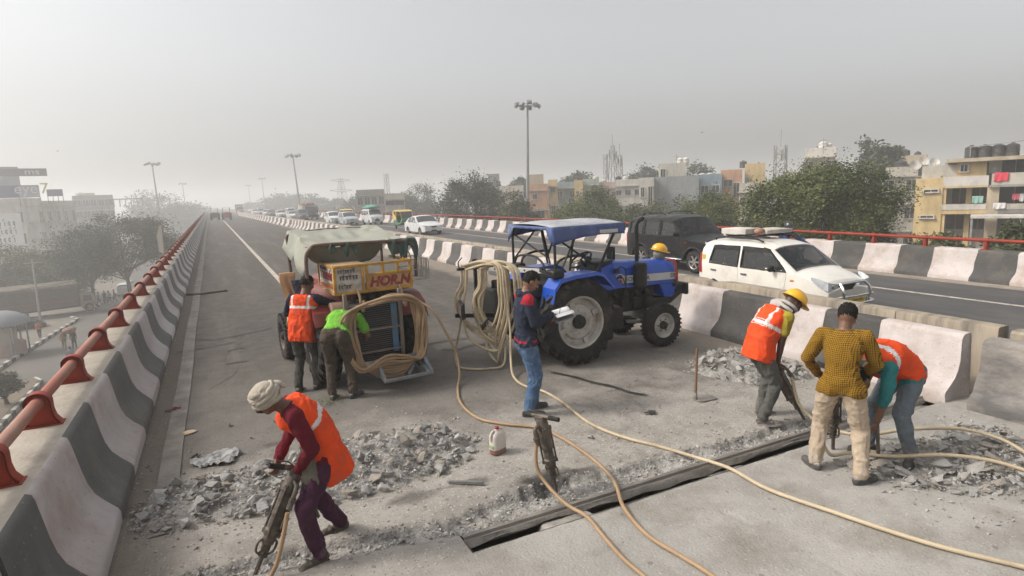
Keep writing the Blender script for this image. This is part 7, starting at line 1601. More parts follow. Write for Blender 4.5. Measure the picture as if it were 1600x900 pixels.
person('bearded man in a navy jacket and jeans writing in a notebook', (3.22, 6.22, 0), R(-12), dict(pelvis=(-.02, 0, .955), neck=(.0, 0, 1.48), mid=(-.03, 0, 1.21), head=(.07, -.01, 1.615), look=(.86, -.02, -.52), post=pz,
    handL=((.30, .06, 1.12), (.85, -.25, .10), (0, -.2, 1), .35), handR=((.27, -.09, 1.21), (.85, .30, -.10), (0, .2, -1), .5), elL=(-.4, .5, -.8), elR=(-.45, -.35, -.8), footL=((.08, .13, .075), (1, .15, 0)), footR=((-.04, -.10, .075), (1, -.22, 0)), tsL=-1, tsR=1),
    dict(skin=SK3, shirt=fab('navy_jacket', (.028, .034, .055), (.02, .024, .04), 6), inner=M_strp, red=fab('red_panel', (.36, .02, .035), (.3, .018, .03)), trouser=JEAN, shoe=M_shoe), seed=9, moustache=True, jacket=True, baggy=1.17, shirt_hem=.12, hair='fringe', vox=.008)
# 5 yellow helmet worker
person('worker in a yellow hard hat and orange vest breaking concrete by the median', (5.30, 4.62, -.01), R(-12), dict(pelvis=(.0, 0, .88), neck=(.25, 0, 1.25), mid=(.08, 0, 1.09), head=(.40, -.01, 1.32), look=(.80, -.05, -.60), hipdir=(.1, 1, 0),
    handL=((.18, .05, .63), (.25, -.2, -.9), (.7, -.6, 0), .85), handR=((.15, -.09, .66), (.2, .1, -.9), (.7, .6, 0), .85), elL=(-.5, .5, 0), elR=(-.6, -.25, 0), footL=((.12, .12, .075), (.95, .1, 0)), footR=((-.04, -.13, .075), (.9, -.45, 0)), tsL=-1, tsR=1),
    dict(skin=SK2, shirt=fab('mustard', (.34, .27, .035), (.25, .2, .03)), trouser=fab('dusty_slate', (.075, .075, .068), (.11, .108, .098), dirt=(.2, .18, .16), damt=.3), shoe=M_shoeg), sleeve='short', vest=dict(hem=.17, bands=(.50,), vert=(.10, .13)), hair=None, hat='helmet', shoe='sandal', seed=11, size=.97)
# 6 checked shirt, back to us
def check_mat():
    m = bpy.data.materials.new('checked_cotton'); m.use_nodes = True; t = m.node_tree; N = t.nodes; L = t.links; b = N['Principled BSDF']; tc = N.new('ShaderNodeTexCoord'); sp_ = N.new('ShaderNodeSeparateXYZ'); L.new(tc.outputs['Object'], sp_.inputs[0]); outs = []
    def line(sock, fr_, wd):
        a = N.new('ShaderNodeMath'); a.operation = 'MULTIPLY'; L.new(sock, a.inputs[0]); a.inputs[1].default_value = fr_; f = N.new('ShaderNodeMath'); f.operation = 'FRACT'; L.new(a.outputs[0], f.inputs[0]); g = N.new('ShaderNodeMath'); g.operation = 'LESS_THAN'; L.new(f.outputs[0], g.inputs[0]); g.inputs[1].default_value = wd; return g.outputs[0]
    sm = N.new('ShaderNodeMath'); sm.operation = 'ADD'; L.new(sp_.outputs['Y'], sm.inputs[0]); q = N.new('ShaderNodeMath'); q.operation = 'MULTIPLY'; L.new(sp_.outputs['X'], q.inputs[0]); q.inputs[1].default_value = .6; L.new(q.outputs[0], sm.inputs[1])
    nz = N.new('ShaderNodeTexNoise'); nz.inputs['Scale'].default_value = 5; L.new(tc.outputs['Object'], nz.inputs['Vector']); wz = N.new('ShaderNodeMath'); wz.operation = 'MULTIPLY_ADD'; L.new(nz.outputs['Fac'], wz.inputs[0]); wz.inputs[1].default_value = .05; L.new(sp_.outputs['Z'], wz.inputs[2]); wy = N.new('ShaderNodeMath'); wy.operation = 'MULTIPLY_ADD'; L.new(nz.outputs['Fac'], wy.inputs[0]); wy.inputs[1].default_value = .06; L.new(sm.outputs[0], wy.inputs[2]); sm = wy
    a, c_ = line(sm.outputs[0], 60, .34), line(wz.outputs[0], 60, .34); s = N.new('ShaderNodeMath'); s.operation = 'ADD'; L.new(a, s.inputs[0]); L.new(c_, s.inputs[1]); h = N.new('ShaderNodeMath'); h.operation = 'MULTIPLY'; L.new(s.outputs[0], h.inputs[0]); h.inputs[1].default_value = .5
    r = N.new('ShaderNodeValToRGB'); E_ = r.color_ramp.elements; E_[0].color = (.30, .165, .016, 1); E_[1].color = (.035, .02, .007, 1); k = E_.new(.5); k.color = (.12, .06, .009, 1); L.new(h.outputs[0], r.inputs['Fac']); L.new(r.outputs[0], b.inputs['Base Color']); b.inputs['Roughness'].default_value = .9; b.inputs['Specular IOR Level'].default_value = .15; return m
person('man in a mustard checked shirt and khaki trousers, seen from behind', (4.86, 3.34, 0), R(33), dict(pelvis=(-.02, 0, .93), neck=(.06, 0, 1.40), mid=(-.01, 0, 1.16), head=(.12, -.02, 1.525), look=(.75, -.1, -.62),
    handL=((.24, .22, .91), (.75, -.2, -.3), (-.1, -.4, -.9), .85), handR=((.28, -.17, .92), (.7, .2, -.3), (-.1, .4, -.9), .85), elL=(-.45, .85, -.15), elR=(-.45, -.85, -.15), footL=((.05, .20, .075), (.8, .6, 0)), footR=((-.12, -.19, .075), (.75, -.66, 0)), knL=(1, .25, 0), knR=(1, -.25, 0), tsL=-1, tsR=1),
    dict(skin=SK1, shirt=check_mat(), trouser=fab('khaki', (.44, .35, .26), (.34, .265, .19), 4, (.5, .45, .38), .3), shoe=M_shoeg), seed=13, baggy=1.10, shirt_hem=.17, foldamp=.012).scale = (.95, .95, .95)
# 7 teal sleeves, bent over
person('bent worker in an orange vest and teal sleeves beside the checked shirt man', (5.62, 3.30, 0), R(170), dict(pelvis=(-.05, 0, .89), neck=(.39, .03, .95), mid=(.16, .01, 1.03), head=(.51, .05, .85), look=(.45, .05, -.9), up=(.88, 0, .45), hipdir=(.1, 1, 0),
    handL=((.34, .10, .44), (.05, -.1, -1), (.2, -.9, 0), .85), handR=((.36, -.02, .36), (.05, .1, -1), (.2, .9, 0), .85), elL=(-.5, .8, .2), elR=(.1, -.8, 0), footL=((-.02, .16, .075), (.85, .5, 0)), footR=((.10, -.20, .075), (.95, -.25, 0)), knL=(1, .1, 0), knR=(1, -.1, 0), tsL=-1, tsR=1),
    dict(skin=SK1, shirt=fab('teal', (.03, .17, .175), (.022, .13, .135)), trouser=fab('faded_jeans', (.13, .155, .175), (.085, .105, .13), 4, (.27, .25, .22), .35), shoe=M_shoe), sleeve='rolled', vest=dict(hem=.13, bands=(.72,), vert=None), seed=15, baggy=1.05)
# 8 rider beyond the white car
rider = dict(pelvis=(-.15, 0, .86), neck=(.05, 0, 1.36), mid=(-.08, 0, 1.12), head=(.10, 0, 1.50), look=(1, 0, -.1), handL=((.48, .30, 1.02), (1, -.1, 0), (0, 0, -1), .9), handR=((.48, -.30, 1.02), (1, .1, 0), (0, 0, -1), .9), footL=((.12, .20, .38), (1, 0, 0)), footR=((.12, -.20, .38), (1, 0, 0)), knL=(1, .3, .6), knR=(1, -.3, .6))
person('motorcyclist in a black helmet and blue jacket behind the white hatchback', (15.05, 12.3, OZ), -PA, rider, dict(skin=SK1, shirt=fab('royal_blue', (.02, .035, .11), (.015, .025, .08)), trouser=fab('dark_trouser', (.03, .03, .035), (.04, .04, .045)), shoe=M_shoe), hair=None, hat='bike', seed=17, vox=.012, baggy=1.15)
mk = empty('motorcycle', (15.05, 12.3, OZ), -PA, 'motorcycle hidden behind the white hatchback, its rider showing', 'motorcycle')
wheel(mk, .68, 0, .31, .31, .10, 1, 8, 'wheel', .72); wheel(mk, -.62, 0, .31, .31, .11, 1, 8, 'wheel', .72)
mb = MB(); mb.ell((.18, 0, .84), (.26, .13, .12), 16, 10); mb.build('fuel_tank', M_lampr, mk); mb = MB(); mb.box((-.35, 0, .82), (.65, .25, .09)); mb.build('saddle', M_seat, mk, bevel=.03)
mb = MB(); mb.bar((.68, .07, .31), (.42, .07, .98), .04, .05); mb.bar((.68, -.07, .31), (.42, -.07, .98), .04, .05); mb.tube([(.42, -.36, 1.02), (.46, 0, 1.0), (.42, .36, 1.02)], .016, 8); mb.bar((.40, 0, .85), (-.62, 0, .45), .08, .08); mb.bar((-.1, 0, .78), (-.62, 0, .31), .06, .06); mb.build('frame', M_tube, mk); mb = MB(); mb.box((.08, 0, .48), (.36, .26, .34)); mb.build('engine', M_eng, mk, bevel=.03); mb = MB(); mb.ell((.56, 0, .90), (.09, .09, .1), 12, 8); mb.build('headlight', M_lampc, mk)
# 9 people in the off-roader
seat_pose = lambda hl=(.1, 0, 0): dict(pelvis=(0, 0, .28), neck=(-.08, 0, .78), mid=(-.06, 0, .52), head=(-.04, 0, .93), look=(.9, -.35, -.1), handL=((.30, .18, .42), (1, 0, 0), (0, 0, -1), .6), handR=((.30, -.18, .44), (1, 0, 0), (0, 0, -1), .6), footL=((.50, .12, .10), (1, 0, 0)), footR=((.50, -.12, .10), (1, 0, 0)), knL=(.3, .1, 1), knR=(.3, -.1, 1))
person('driver in red inside the black off-roader', (14.22, 15.80, OZ+.48), -PA, seat_pose(), dict(skin=SK3, shirt=fab('rose_shirt', (.36, .05, .07), (.28, .04, .055)), trouser=fab('dark_trouser', (.03, .03, .035), (.04, .04, .045)), shoe=M_shoe), seed=19, vox=.016)
person('pale clothed passenger in the rear of the black off-roader', (14.25, 16.75, OZ+.48), -PA, seat_pose(), dict(skin=SK3, shirt=fab('pale_shirt', (.5, .46, .40), (.4, .37, .32)), trouser=fab('dark_trouser', (.03, .03, .035), (.04, .04, .045)), shoe=M_shoe), seed=21, vox=.016)
# 10 people in the street
walk = lambda s: dict(pelvis=(0, 0, .93), neck=(.04, 0, 1.44), head=(.07, 0, 1.58), look=(1, .1*s, -.15), handL=((.16*s, .27, .86), (.2, 0, -1), (0, -1, 0), .5), handR=((-.16*s, -.27, .86), (.2, 0, -1), (0, 1, 0), .5), footL=((-.18*s, .09, .09), (1, 0, 0)), footR=((.22*s, -.09, .075), (1, 0, 0)))
grp = 'people in the street below'
def street(label, x, y, rz, c1, c2, s, k=1): person(label, (x, y, GZ+k*.02), rz, walk(s), dict(skin=SK1, shirt=fab('st%d' % (x*10+y), c1), trouser=fab('sl%d' % (x*10+y), c2), shoe=M_shoe), seed=int(30-x), vox=.035, group=grp)
street('man in an orange shirt on the footpath below', -15.75, 70.2, PA+.4, (.42, .17, .06), (.05, .055, .07), 1, 11)
street('dark clothed person of the walking pair in the street', -12.0, 63.7, PA, (.03, .03, .04), (.025, .025, .03), 1)
street('ochre clothed person of the walking pair in the street', -12.75, 63.9, PA+.2, (.26, .19, .09), (.24, .18, .09), -1)
street('lone grey clothed man nearest the parapet in the street', -10.85, 55.8, PA, (.22, .24, .28), (.06, .06, .07), 1)
for i, (x, y, c1, lb) in enumerate([(-14.1, 92.0, (.10, .06, .05), 'person in brown, leftmost of the group under the blue sign'), (-13.5, 92.6, (.05, .05, .06), 'person in black in the group under the blue sign'), (-12.95, 92.3, (.5, .48, .46), 'person in white in the group under the blue sign'), (-12.4, 93.0, (.04, .045, .06), 'dark clothed person, rightmost of the group under the blue sign')]): street(lb, x, y, i*1.1, c1, (.04, .04, .045), 1 if i % 2 else -1)
o = MB().ell((0, 0, 0), (.5, .38, .3), 14, 10).ell((.2, .1, .1), (.35, .3, .25), 10, 8).build('sack_load', PLA['brick']); o.location = (-12.25, 63.75, GZ+1.66); tag(o, 'brown sack load carried on the head by the walking pair', 'sack')
# ================================================================== tools, hoses, rubble, odds and ends
M_iron = pm('tool_iron', (.075, .062, .05), (.14, .115, .092), 9, .55, .3, 50, metal=.5, dirt=(.22, .185, .15), damt=.4, dscale=9)
M_wood = pm('tool_wood', (.20, .115, .06), (.14, .08, .042), 5, .8, .3, stretch=(1, 1, .2))
def breaker(label, tip, top, side=(0, -1, 0), L=None):
    "pneumatic breaker standing along tip->top; side = direction of its air inlet"
    tip, top = Vector(tip), Vector(top); d = top-tip; Ln = d.length; z = d.normalized(); s = Vector(side); s = (s-z*s.dot(z)).normalized(); x = s.cross(z)
    root = empty('breaker', tip, 0, label, 'breaker'); root.matrix_world = Matrix(((x.x, s.x, z.x, tip.x), (x.y, s.y, z.y, tip.y), (x.z, s.z, z.z, tip.z), (0, 0, 0, 1)))
    k = Ln/.86
    mb = MB(); mb.cyl((0, 0, 0), (0, 0, .06*k), .004, .017, 6); mb.cyl((0, 0, .06*k), (0, 0, .30*k), .017, n=6); mb.build('chisel', M_iron, root)
    mb = MB(); mb.lathe([(0, .24*k), (.030, .24*k), (.034, .26*k), (.034, .29*k), (.043, .30*k), (.048, .335*k), (.044, .36*k), (0, .36*k)], 18, axis='Z'); mb.build('nose_piece', M_iron, root)
    mb = MB(); mb.tube(spline([(.045, 0, .33*k), (.07, 0, .30*k), (.065, 0, .24*k), (.03, 0, .215*k)], 4), .009, 6); mb.tube(spline([(-.045, 0, .33*k), (-.07, 0, .30*k), (-.065, 0, .24*k), (-.03, 0, .215*k)], 4), .009, 6); mb.lathe([(.03, .205*k), (.036, .205*k), (.036, .225*k), (.03, .225*k)], 12, axis='Z'); mb.build('steel_retainer', M_iron, root)
    mb = MB(); mb.lathe([(0, .355*k), (.050, .355*k), (.058, .37*k), (.058, .40*k), (.047, .415*k), (.045, .50*k), (.052, .51*k), (.052, .53*k), (.049, .54*k), (.051, .68*k), (.058, .69*k), (.060, .725*k), (.053, .74*k), (.052, .80*k), (.042, .825*k), (0, .825*k)], 24, axis='Z'); mb.build('cylinder', M_iron, root, smooth=30)
    for a in (.8, 2.35, 3.94, 5.5):
        mb = MB(); mb.cyl((.060*math.cos(a), .060*math.sin(a), .375*k), (.060*math.cos(a), .060*math.sin(a), .72*k), .009, n=8); mb.cyl((.060*math.cos(a), .060*math.sin(a), .36*k), (.060*math.cos(a), .060*math.sin(a), .385*k), .015, n=6); mb.cyl((.060*math.cos(a), .060*math.sin(a), .70*k), (.060*math.cos(a), .060*math.sin(a), .735*k), .015, n=6); mb.build('tie_bolt', M_iron, root)
    mb = MB(); mb.tube([(-.20, 0, .845*k), (-.07, 0, .848*k), (.07, 0, .848*k), (.20, 0, .845*k)], [.017, .021, .021, .017], 10); mb.box((0, 0, .83*k), (.10, .075, .05)); mb.build('handle', M_iron, root, bevel=.004)
    for sx in (-1, 1):
        mb = MB(); mb.cyl((sx*.10, 0, .8465*k), (sx*.21, 0, .845*k), .0215, .020, 12); mb.build('grip', M_rub, root)
    mb = MB(); mb.tube(spline([(.03, -.01, .862*k), (.08, -.01, .885*k), (.17, -.01, .880*k)], 4), .006, 6); mb.build('trigger', M_iron, root)
    mb = MB(); mb.tube(spline([(0, .045, .77*k), (0, .095, .765*k), (0, .112, .73*k), (0, .115, .66*k)], 5), .017, 10); mb.cyl((0, .115, .68*k), (0, .115, .655*k), .025, n=8); mb.cyl((0, .115, .66*k), (0, .116, .60*k), .021, n=10); mb.build('air_inlet', M_iron, root)
    return root
def BW(root, p): return root.matrix_world @ Vector(p)
b1 = breaker('breaker held by the turbaned worker at the left', (-.02, 4.46, -.07), (.37, 4.46, .735), (.25, -1, 0))
b2 = breaker('breaker standing alone in the sooty hole by the joint', (2.58, 4.50, -.11), (2.45, 4.53, .68), (-1, -.35, 0))
b3 = breaker('breaker held by the worker in the yellow hard hat', (5.80, 4.40, -.05), (5.45, 4.57, .64), (.7, -1, 0))
b4 = breaker('breaker in front of the checked shirt man', (5.30, 3.70, -.08), (5.15, 3.62, .87), (-1, .2, 0))
for o_, rz_ in ((b2, 0),): pass
mb = MB(); mb.cyl((0, 0, 0), (0, 0, .05), .003, .016, 6); mb.cyl((0, 0, .05), (.02, .02, .62), .016, n=8); o = mb.build('chisel_bar', M_iron); o.location = (5.30, 3.24, -.02); o.rotation_euler = (0, R(-6), 0); tag(o, 'steel chisel bar gripped by the bent worker', 'chisel')
# rag over the turbaned worker's hands
mb = MB(); mb.grid(lambda u, w_: (.10*(u-.5)+.02*math.sin(u*9+w_*4), .05*math.sin(u*7)+.02*math.cos(w_*8), .06-.50*w_*(.7+.3*u)), list(np.linspace(0, 1, 14)), list(np.linspace(0, 1, 12))); o = mb.build('rag', fab('rag', (.15, .135, .105), (.10, .09, .07), 8), smooth=60); o.location = (.44, 4.38, .76); o.rotation_euler = (0, 0, .4); md = o.modifiers.new('thickness', 'SOLIDIFY'); md.thickness = .012; tag(o, 'olive rag hanging from the turbaned worker\'s hands', 'rag')
# ---- hoses on the ground
_hx, _hy = np.arange(-1.1, 8.4, .02), np.arange(4.15, 7.6, .02); _HG = height(*np.meshgrid(_hx, _hy, indexing='ij'))[0]
def gz(x, y):
    if y >= 4.172 and y < 7.5 and -1.05 < x < 8.3: return float(_HG[int((x+1.1)/.02), int((y-4.15)/.02)])
    return .004
def hose(label, pts, r=.0175, mat=M_hose, n=8):
    P = [Vector((p[0], p[1], (p[2] if len(p) > 2 else max(gz(p[0], p[1]), -.03)+r+.004))) for p in pts]
    mb = MB(); mb.tube(spline(P, n), r, 10); o = mb.build('air_hose', mat, smooth=60); tag(o, label, 'hose', 'air hoses')
    return o
q = X_rt((-.75, -.62, 1.16)); i2 = BW(b2, (0, .117, .60)); i1 = BW(b1, (0, .117, .60)); i3 = BW(b3, (0, .117, .60)); i4 = BW(b4, (0, .117, .60))
hose('tan hose running from the red tractor past the jug to the bottom edge', [(q.x, q.y, q.z), (2.72, 8.18, 1.02), (2.86, 8.10, .72), (2.98, 8.02, .38), (2.95, 7.85, .12), (2.78, 7.5), (2.60, 6.9), (2.60, 6.35), (2.79, 6.01), (3.06, 5.72), (3.14, 5.31), (3.14, 4.81), (3.11, 4.45), (2.99, 4.15), (2.82, 3.81), (2.73, 3.41), (2.76, 3.08), (2.79, 2.81), (2.81, 2.2), (2.9, 1.2)], .0175, M_hose2)
hose('buff hose running from the blue tractor across the joint to the lower right', [(3.90, 8.12, .95), (3.88, 8.04, .55), (3.80, 7.9, .22), (3.66, 7.55, .05), (3.62, 7.15), (3.73, 6.77), (3.71, 6.25), (3.62, 5.54), (3.69, 5.03), (3.87, 4.62), (4.05, 4.26), (4.09, 3.88), (4.07, 3.43), (4.20, 2.92), (4.39, 2.30), (4.64, 1.83), (4.86, 1.42), (5.2, .7)])
hose('tan hose feeding the standing breaker from the bottom edge', [tuple(i2), (2.36, 4.47, .24), (2.40, 4.36, .10), (2.43, 4.09, .035), (2.48, 3.85), (2.43, 3.54), (2.39, 3.24), (2.39, 3.02), (2.39, 2.5), (2.5, 1.4)], .0165, M_hose2)
hose('buff hose loop lying on the road under the hose bundle', [(3.45, 8.7, 1.2), (3.34, 8.75, .6), (3.22, 8.72, .14), (3.20, 8.5), (3.32, 8.28), (3.55, 8.15), (3.78, 8.12, .06), (3.86, 8.2, .4), (3.85, 8.25, .9)])
hose('buff hose trailing right from the yellow helmet worker\'s breaker', [tuple(i3), (5.62, 4.36, .22), (5.70, 4.24, .06), (5.68, 4.06), (5.79, 3.74), (6.07, 3.44, .13), (6.44, 3.17, .15), (6.50, 2.86, .15), (6.44, 2.61, .11), (6.26, 2.18, .03), (6.1, 1.4)])
hose('buff hose lying lowest of two at the right edge', [tuple(i4), (4.98, 3.62, .30), (5.02, 3.54, .08), (5.17, 3.42, .10), (5.36, 3.14, .13), (5.69, 2.92, .15), (5.93, 2.68, .14), (6.07, 2.45, .10), (6.22, 2.08, .03), (6.2, 1.3)])
hose('tan hose hanging from the turbaned worker\'s breaker', [tuple(i1), (.22, 4.33, .30), (.16, 4.32, .12), (.09, 4.28), (.02, 4.05), (-.05, 3.6), (-.02, 2.8)], .0165, M_hose2)
# ---- rubble
CH = []
RUBM = [pm('rubble_grey', (.34, .328, .308), (.25, .24, .226), 7, .95, .5, 50), pm('rubble_pale', (.43, .41, .38), (.33, .315, .292), 7, .95, .5, 50), pm('rubble_warm', (.34, .30, .258), (.26, .226, .192), 7, .95, .5, 50)]
rd = random.Random(77)
for k in range(18):
    bm = bmesh.new(); fl = rd.uniform(.35, .8)
    for _ in range(rd.choice((7, 8, 9, 11, 13))):
        p = Vector((rd.gauss(0, 1), rd.gauss(0, 1), rd.gauss(0, 1))).normalized(); bm.verts.new((p.x*rd.uniform(.38, .55), p.y*rd.uniform(.3, .48), p.z*fl*.42))
    bmesh.ops.convex_hull(bm, input=bm.verts); bmesh.ops.delete(bm, geom=[v_ for v_ in bm.verts if not v_.link_faces], context='VERTS'); me = bpy.data.meshes.new('concrete_chunk'); bm.to_mesh(me); bm.free(); me.materials.append(RUBM[k % 3 if k % 5 else 0]); CH.append(me)
CHV = [(np.array([v_.co[:] for v_ in m.vertices]), [tuple(p.vertices) for p in m.polygons]) for m in CH]
def pdist(x, y, poly):
    if not inpoly(x, y, poly): return -1
    b = 9
    for (x1, y1), (x2, y2) in zip(poly, poly[1:]+poly[:1]):
        dx, dy = x2-x1, y2-y1; t = max(0, min(1, ((x-x1)*dx+(y-y1)*dy)/(dx*dx+dy*dy))); b = min(b, math.hypot(x-x1-t*dx, y-y1-t*dy))
    return b
def fine(name, n, sample, smin, smax, parent=None, seed=1, mats=None, power=2.2):
    rg = random.Random(seed); V = []; F = []; mi = []
    for _ in range(n):
        q = sample(rg)
        if q is None: continue
        x, y, z = q; s = smin+(smax-smin)*rg.random()**power; kk = rg.randrange(18); vs_, fs_ = CHV[kk]; M = Euler((rg.uniform(-.7, .7), rg.uniform(-.7, .7), rg.uniform(0, 6.3))).to_matrix(); A = vs_@np.array(M).T*s+np.array([x, y, z+s*.12]); o_ = len(V)
        V += A.tolist(); F += [tuple(i+o_ for i in f) for f in fs_]; mi += [rg.randrange(3)]*len(fs_)
    me = bpy.data.meshes.new(name); me.from_pydata(V, [], F)
    for m in (mats or RUBM): me.materials.append(m)
    me.polygons.foreach_set('material_index', mi); o = bpy.data.objects.new(name, me); COL.objects.link(o); o['kind'] = 'stuff'
    if parent: o.parent = parent; o.matrix_parent_inverse = Matrix.Translation(-parent.location)
    return o
def pile(label, poly, hmax, nbig, nfine, smin, smax, seed, slope=.38, flat=1.0):
    cx, cy = sum(p[0] for p in poly)/len(poly), sum(p[1] for p in poly)/len(poly); root = empty('rubble_pile', (cx, cy, 0), 0, label, 'rubble'); rg = random.Random(seed)
    x0, x1, y0, y1 = min(p[0] for p in poly), max(p[0] for p in poly), min(p[1] for p in poly), max(p[1] for p in poly)
    gx, gy = np.arange(x0-.15, x1+.2, .05), np.arange(y0-.15, y1+.2, .05); X, Y = np.meshgrid(gx, gy, indexing='ij')
    DD = np.array([[pdist(x, y, poly) for y in gy] for x in gx]); Z = np.where(DD < 0, 0, hmax*(1-np.exp(-np.maximum(DD, 0)/slope*2.2))*(.62+.5*vnoise(np.stack([X, Y], -1)*2.3, seed))); HH = Z
    def hh(x, y): return float(HH[int((x-gx[0])/.05+.5), int((y-gy[0])/.05+.5)])
    Z = Z*.8-.03+.02*fbm(np.stack([X, Y], -1)*9, seed, 3)
    G = np.array([[gz(x, y) for y in gy] for x in gx]); Z = np.where(Z < .0, -.06, Z)+np.minimum(G, 0)
    V = np.stack([X, Y, Z], -1).reshape(-1, 3); ny = len(gy); i = np.arange(len(gx)-1)[:, None]*ny+np.arange(ny-1)[None]; bed = mesh_np('rubble_bed', V-np.array([cx, cy, 0]), np.stack([i, i+ny, i+ny+1, i+1], -1).reshape(-1, 4), M_trench, root, True)
    n = 0
    while n < nbig:
        x, y = rg.uniform(x0, x1), rg.uniform(y0, y1); d = pdist(x, y, poly)
        if d < 0: continue
        s = smin+(smax-smin)*rg.random()**2.4; s *= .75 if d < .08 else 1
        o = bpy.data.objects.new('concrete_chunk', CH[rg.randrange(18)]); COL.objects.link(o); o.parent = root; h = hh(x, y)
        o.location = (x-cx, y-cy, h*.9+gz(x, y)*(.5 if h > .05 else 1)+s*.16*rg.uniform(.6, 1.3)); o.rotation_euler = (rg.gauss(0, .42), rg.gauss(0, .42), rg.uniform(0, 6.3)); q = rg.uniform(.8, 1.25); o.scale = (s*q, s/q, s*flat*rg.uniform(.7, 1.1)); n += 1
    def smp(r_):
        for _ in range(9):
            x, y = r_.uniform(x0-.12, x1+.12), r_.uniform(y0-.12, y1+.12)
            if pdist(x, y, poly) >= 0 or r_.random() < .16: return (x, y, hh(x, y)*.9+gz(x, y))
    fine('rubble_fines', nfine, smp, .012, .06, root, seed)
P1 = [(-.92, 5.52), (-.92, 6.02), (-.62, 6.42), (-.15, 6.42), (.34, 6.42), (.95, 6.52), (1.75, 6.48), (2.15, 6.2), (2.32, 5.78), (2.02, 5.32), (1.37, 5.14), (.90, 5.16), (.26, 5.20), (-.42, 5.40)]
pile('long heap of broken concrete behind the turbaned worker', P1, .20, 300, 2400, .055, .22, 3)
pile('heap of broken concrete by the median behind the yellow helmet worker', [(5.95, 6.55), (6.75, 7.0), (7.25, 6.75), (7.42, 5.95), (7.1, 5.25), (6.2, 5.45), (5.95, 6.0)], .28, 190, 800, .05, .20, 4)
pile('flat spread of broken concrete slabs at the right edge around the bent worker', [(5.02, 3.50), (5.95, 3.42), (6.85, 3.45), (7.25, 3.1), (6.6, 2.5), (5.85, 2.28), (5.40, 2.55), (5.08, 2.92), (4.98, 3.25)], .06, 280, 1500, .045, .22, 5, .3, .6)
def s_dek(r_):
    x = r_.uniform(-.9, 7.3); y = 4.4+3.2*r_.random()**1.8; return (x, y, gz(x, y))
tag(fine('loose_debris', 1900, s_dek, .006, .045, None, 6, None, 4.0), 'small loose concrete debris strewn over the deck', None, None, 'stuff')
def s_tr(r_):
    x = r_.uniform(-.8, 7.2); a, b = float(low_y(x)), float(edge_y(np.array([x]))[0]); y = r_.uniform(a+.01, b+.03); return (x, y, gz(x, y)-.004)
tag(fine('trench_gravel', 3800, s_tr, .010, .06, None, 7, None, 2.6), 'chipped concrete gravel in the excavated strip', None, None, 'stuff')
def s_gut(r_):
    x = -.93+.35*r_.random()**2; y = 6.5+18*r_.random()**1.4; return (x, y, .004)
tag(fine('gutter_grit', 700, s_gut, .006, .035, None, 8, None, 3.5), 'grit along the foot of the left parapet', None, None, 'stuff')
def s_sl(r_):
    x = r_.uniform(1.2, 6.2); y = 2.2+1.65*r_.random(); return (x, y, .003)
tag(fine('slab_grit', 260, s_sl, .004, .022, None, 9, None, 3), 'fine grit on the foreground slab', None, None, 'stuff')
for i, (x, y, s, lb) in enumerate([(-.08, 7.8, .13, 'single grey lump lying on the road left of the red tractor'), (.42, 7.65, .10, 'small stone on the road behind the turbaned worker'), (.15, 7.25, .09, 'flat pale chip on the road behind the turbaned worker'), (3.42, 5.2, .10, 'dark stone lying near the standing breaker')]):
    o = bpy.data.objects.new('stone', CH[i*4]); COL.objects.link(o); o.location = (x, y, s*.15); o.scale = (s, s, s); o.rotation_euler = (.1, .2, i); tag(o, lb, 'stone')
# ---- plastic jug
M_jug = pm('milky_plastic', (.60, .55, .50), (.52, .46, .41), 4, .45, dirt=(.36, .28, .22), damt=.25); M_jugl = pm('stained_plastic', (.20, .10, .085), (.28, .16, .13), 6, .5)
jg = empty('jug', (2.40, 5.39, .006), R(20), 'milky plastic jug with a red cap standing left of the lone breaker', 'jug')
def rr(a, w_, d_): c_, s_ = math.cos(a), math.sin(a); return (w_*math.copysign(abs(c_)**.6, c_), d_*math.copysign(abs(s_)**.6, s_))
pj = [(0, .8), (.006, .95), (.02, 1), (.09, 1.0), (.10, .985), (.15, 1), (.19, .98), (.215, .86), (.238, .55), (.246, .34), (.262, .30)]
mb = MB(); mb.grid(lambda i, j: (*rr(i*math.pi/16, .088*pj[j][1], .060*pj[j][1]), pj[j][0]), range(32), range(3, len(pj)), cu=True); mb.build('body', M_jug, jg, smooth=60)
mb = MB(); mb.grid(lambda i, j: (*rr(i*math.pi/16, .088*pj[j][1], .060*pj[j][1]), pj[j][0]*.62), range(32), range(0, 4), cu=True); mb.f.append(tuple(i*4 for i in range(32))); mb.m.append(0); mb.v = [(x, y, min(z, .0558) if z > .05 else z) for x, y, z in mb.v]; mb.build('stained_base', M_jugl, jg, smooth=60)
mb = MB(); mb.grid(lambda i, j: (*rr(i*math.pi/16, .088, .060), (.0557, .0905)[j]), range(32), range(2), cu=True); mb.build('lower_wall', M_jug, jg, smooth=60)
mb = MB(); mb.tube(spline([(-.03, 0, .245), (-.075, 0, .24), (-.094, 0, .20), (-.086, 0, .15)], 5), .011, 8); mb.build('handle', M_jug, jg); mb = MB(); mb.cyl((0, 0, .258), (0, 0, .285), .024, .022, 16); mb.build('cap', M_lampr, jg, bevel=.003)
mb = MB(); mb.box((-.093, -.0, .09), (.006, .05, .03)); mb.build('label', pm('label_green', (.2, .4, .1), (.4, .4, .3), 30, .6), jg, smooth=0)
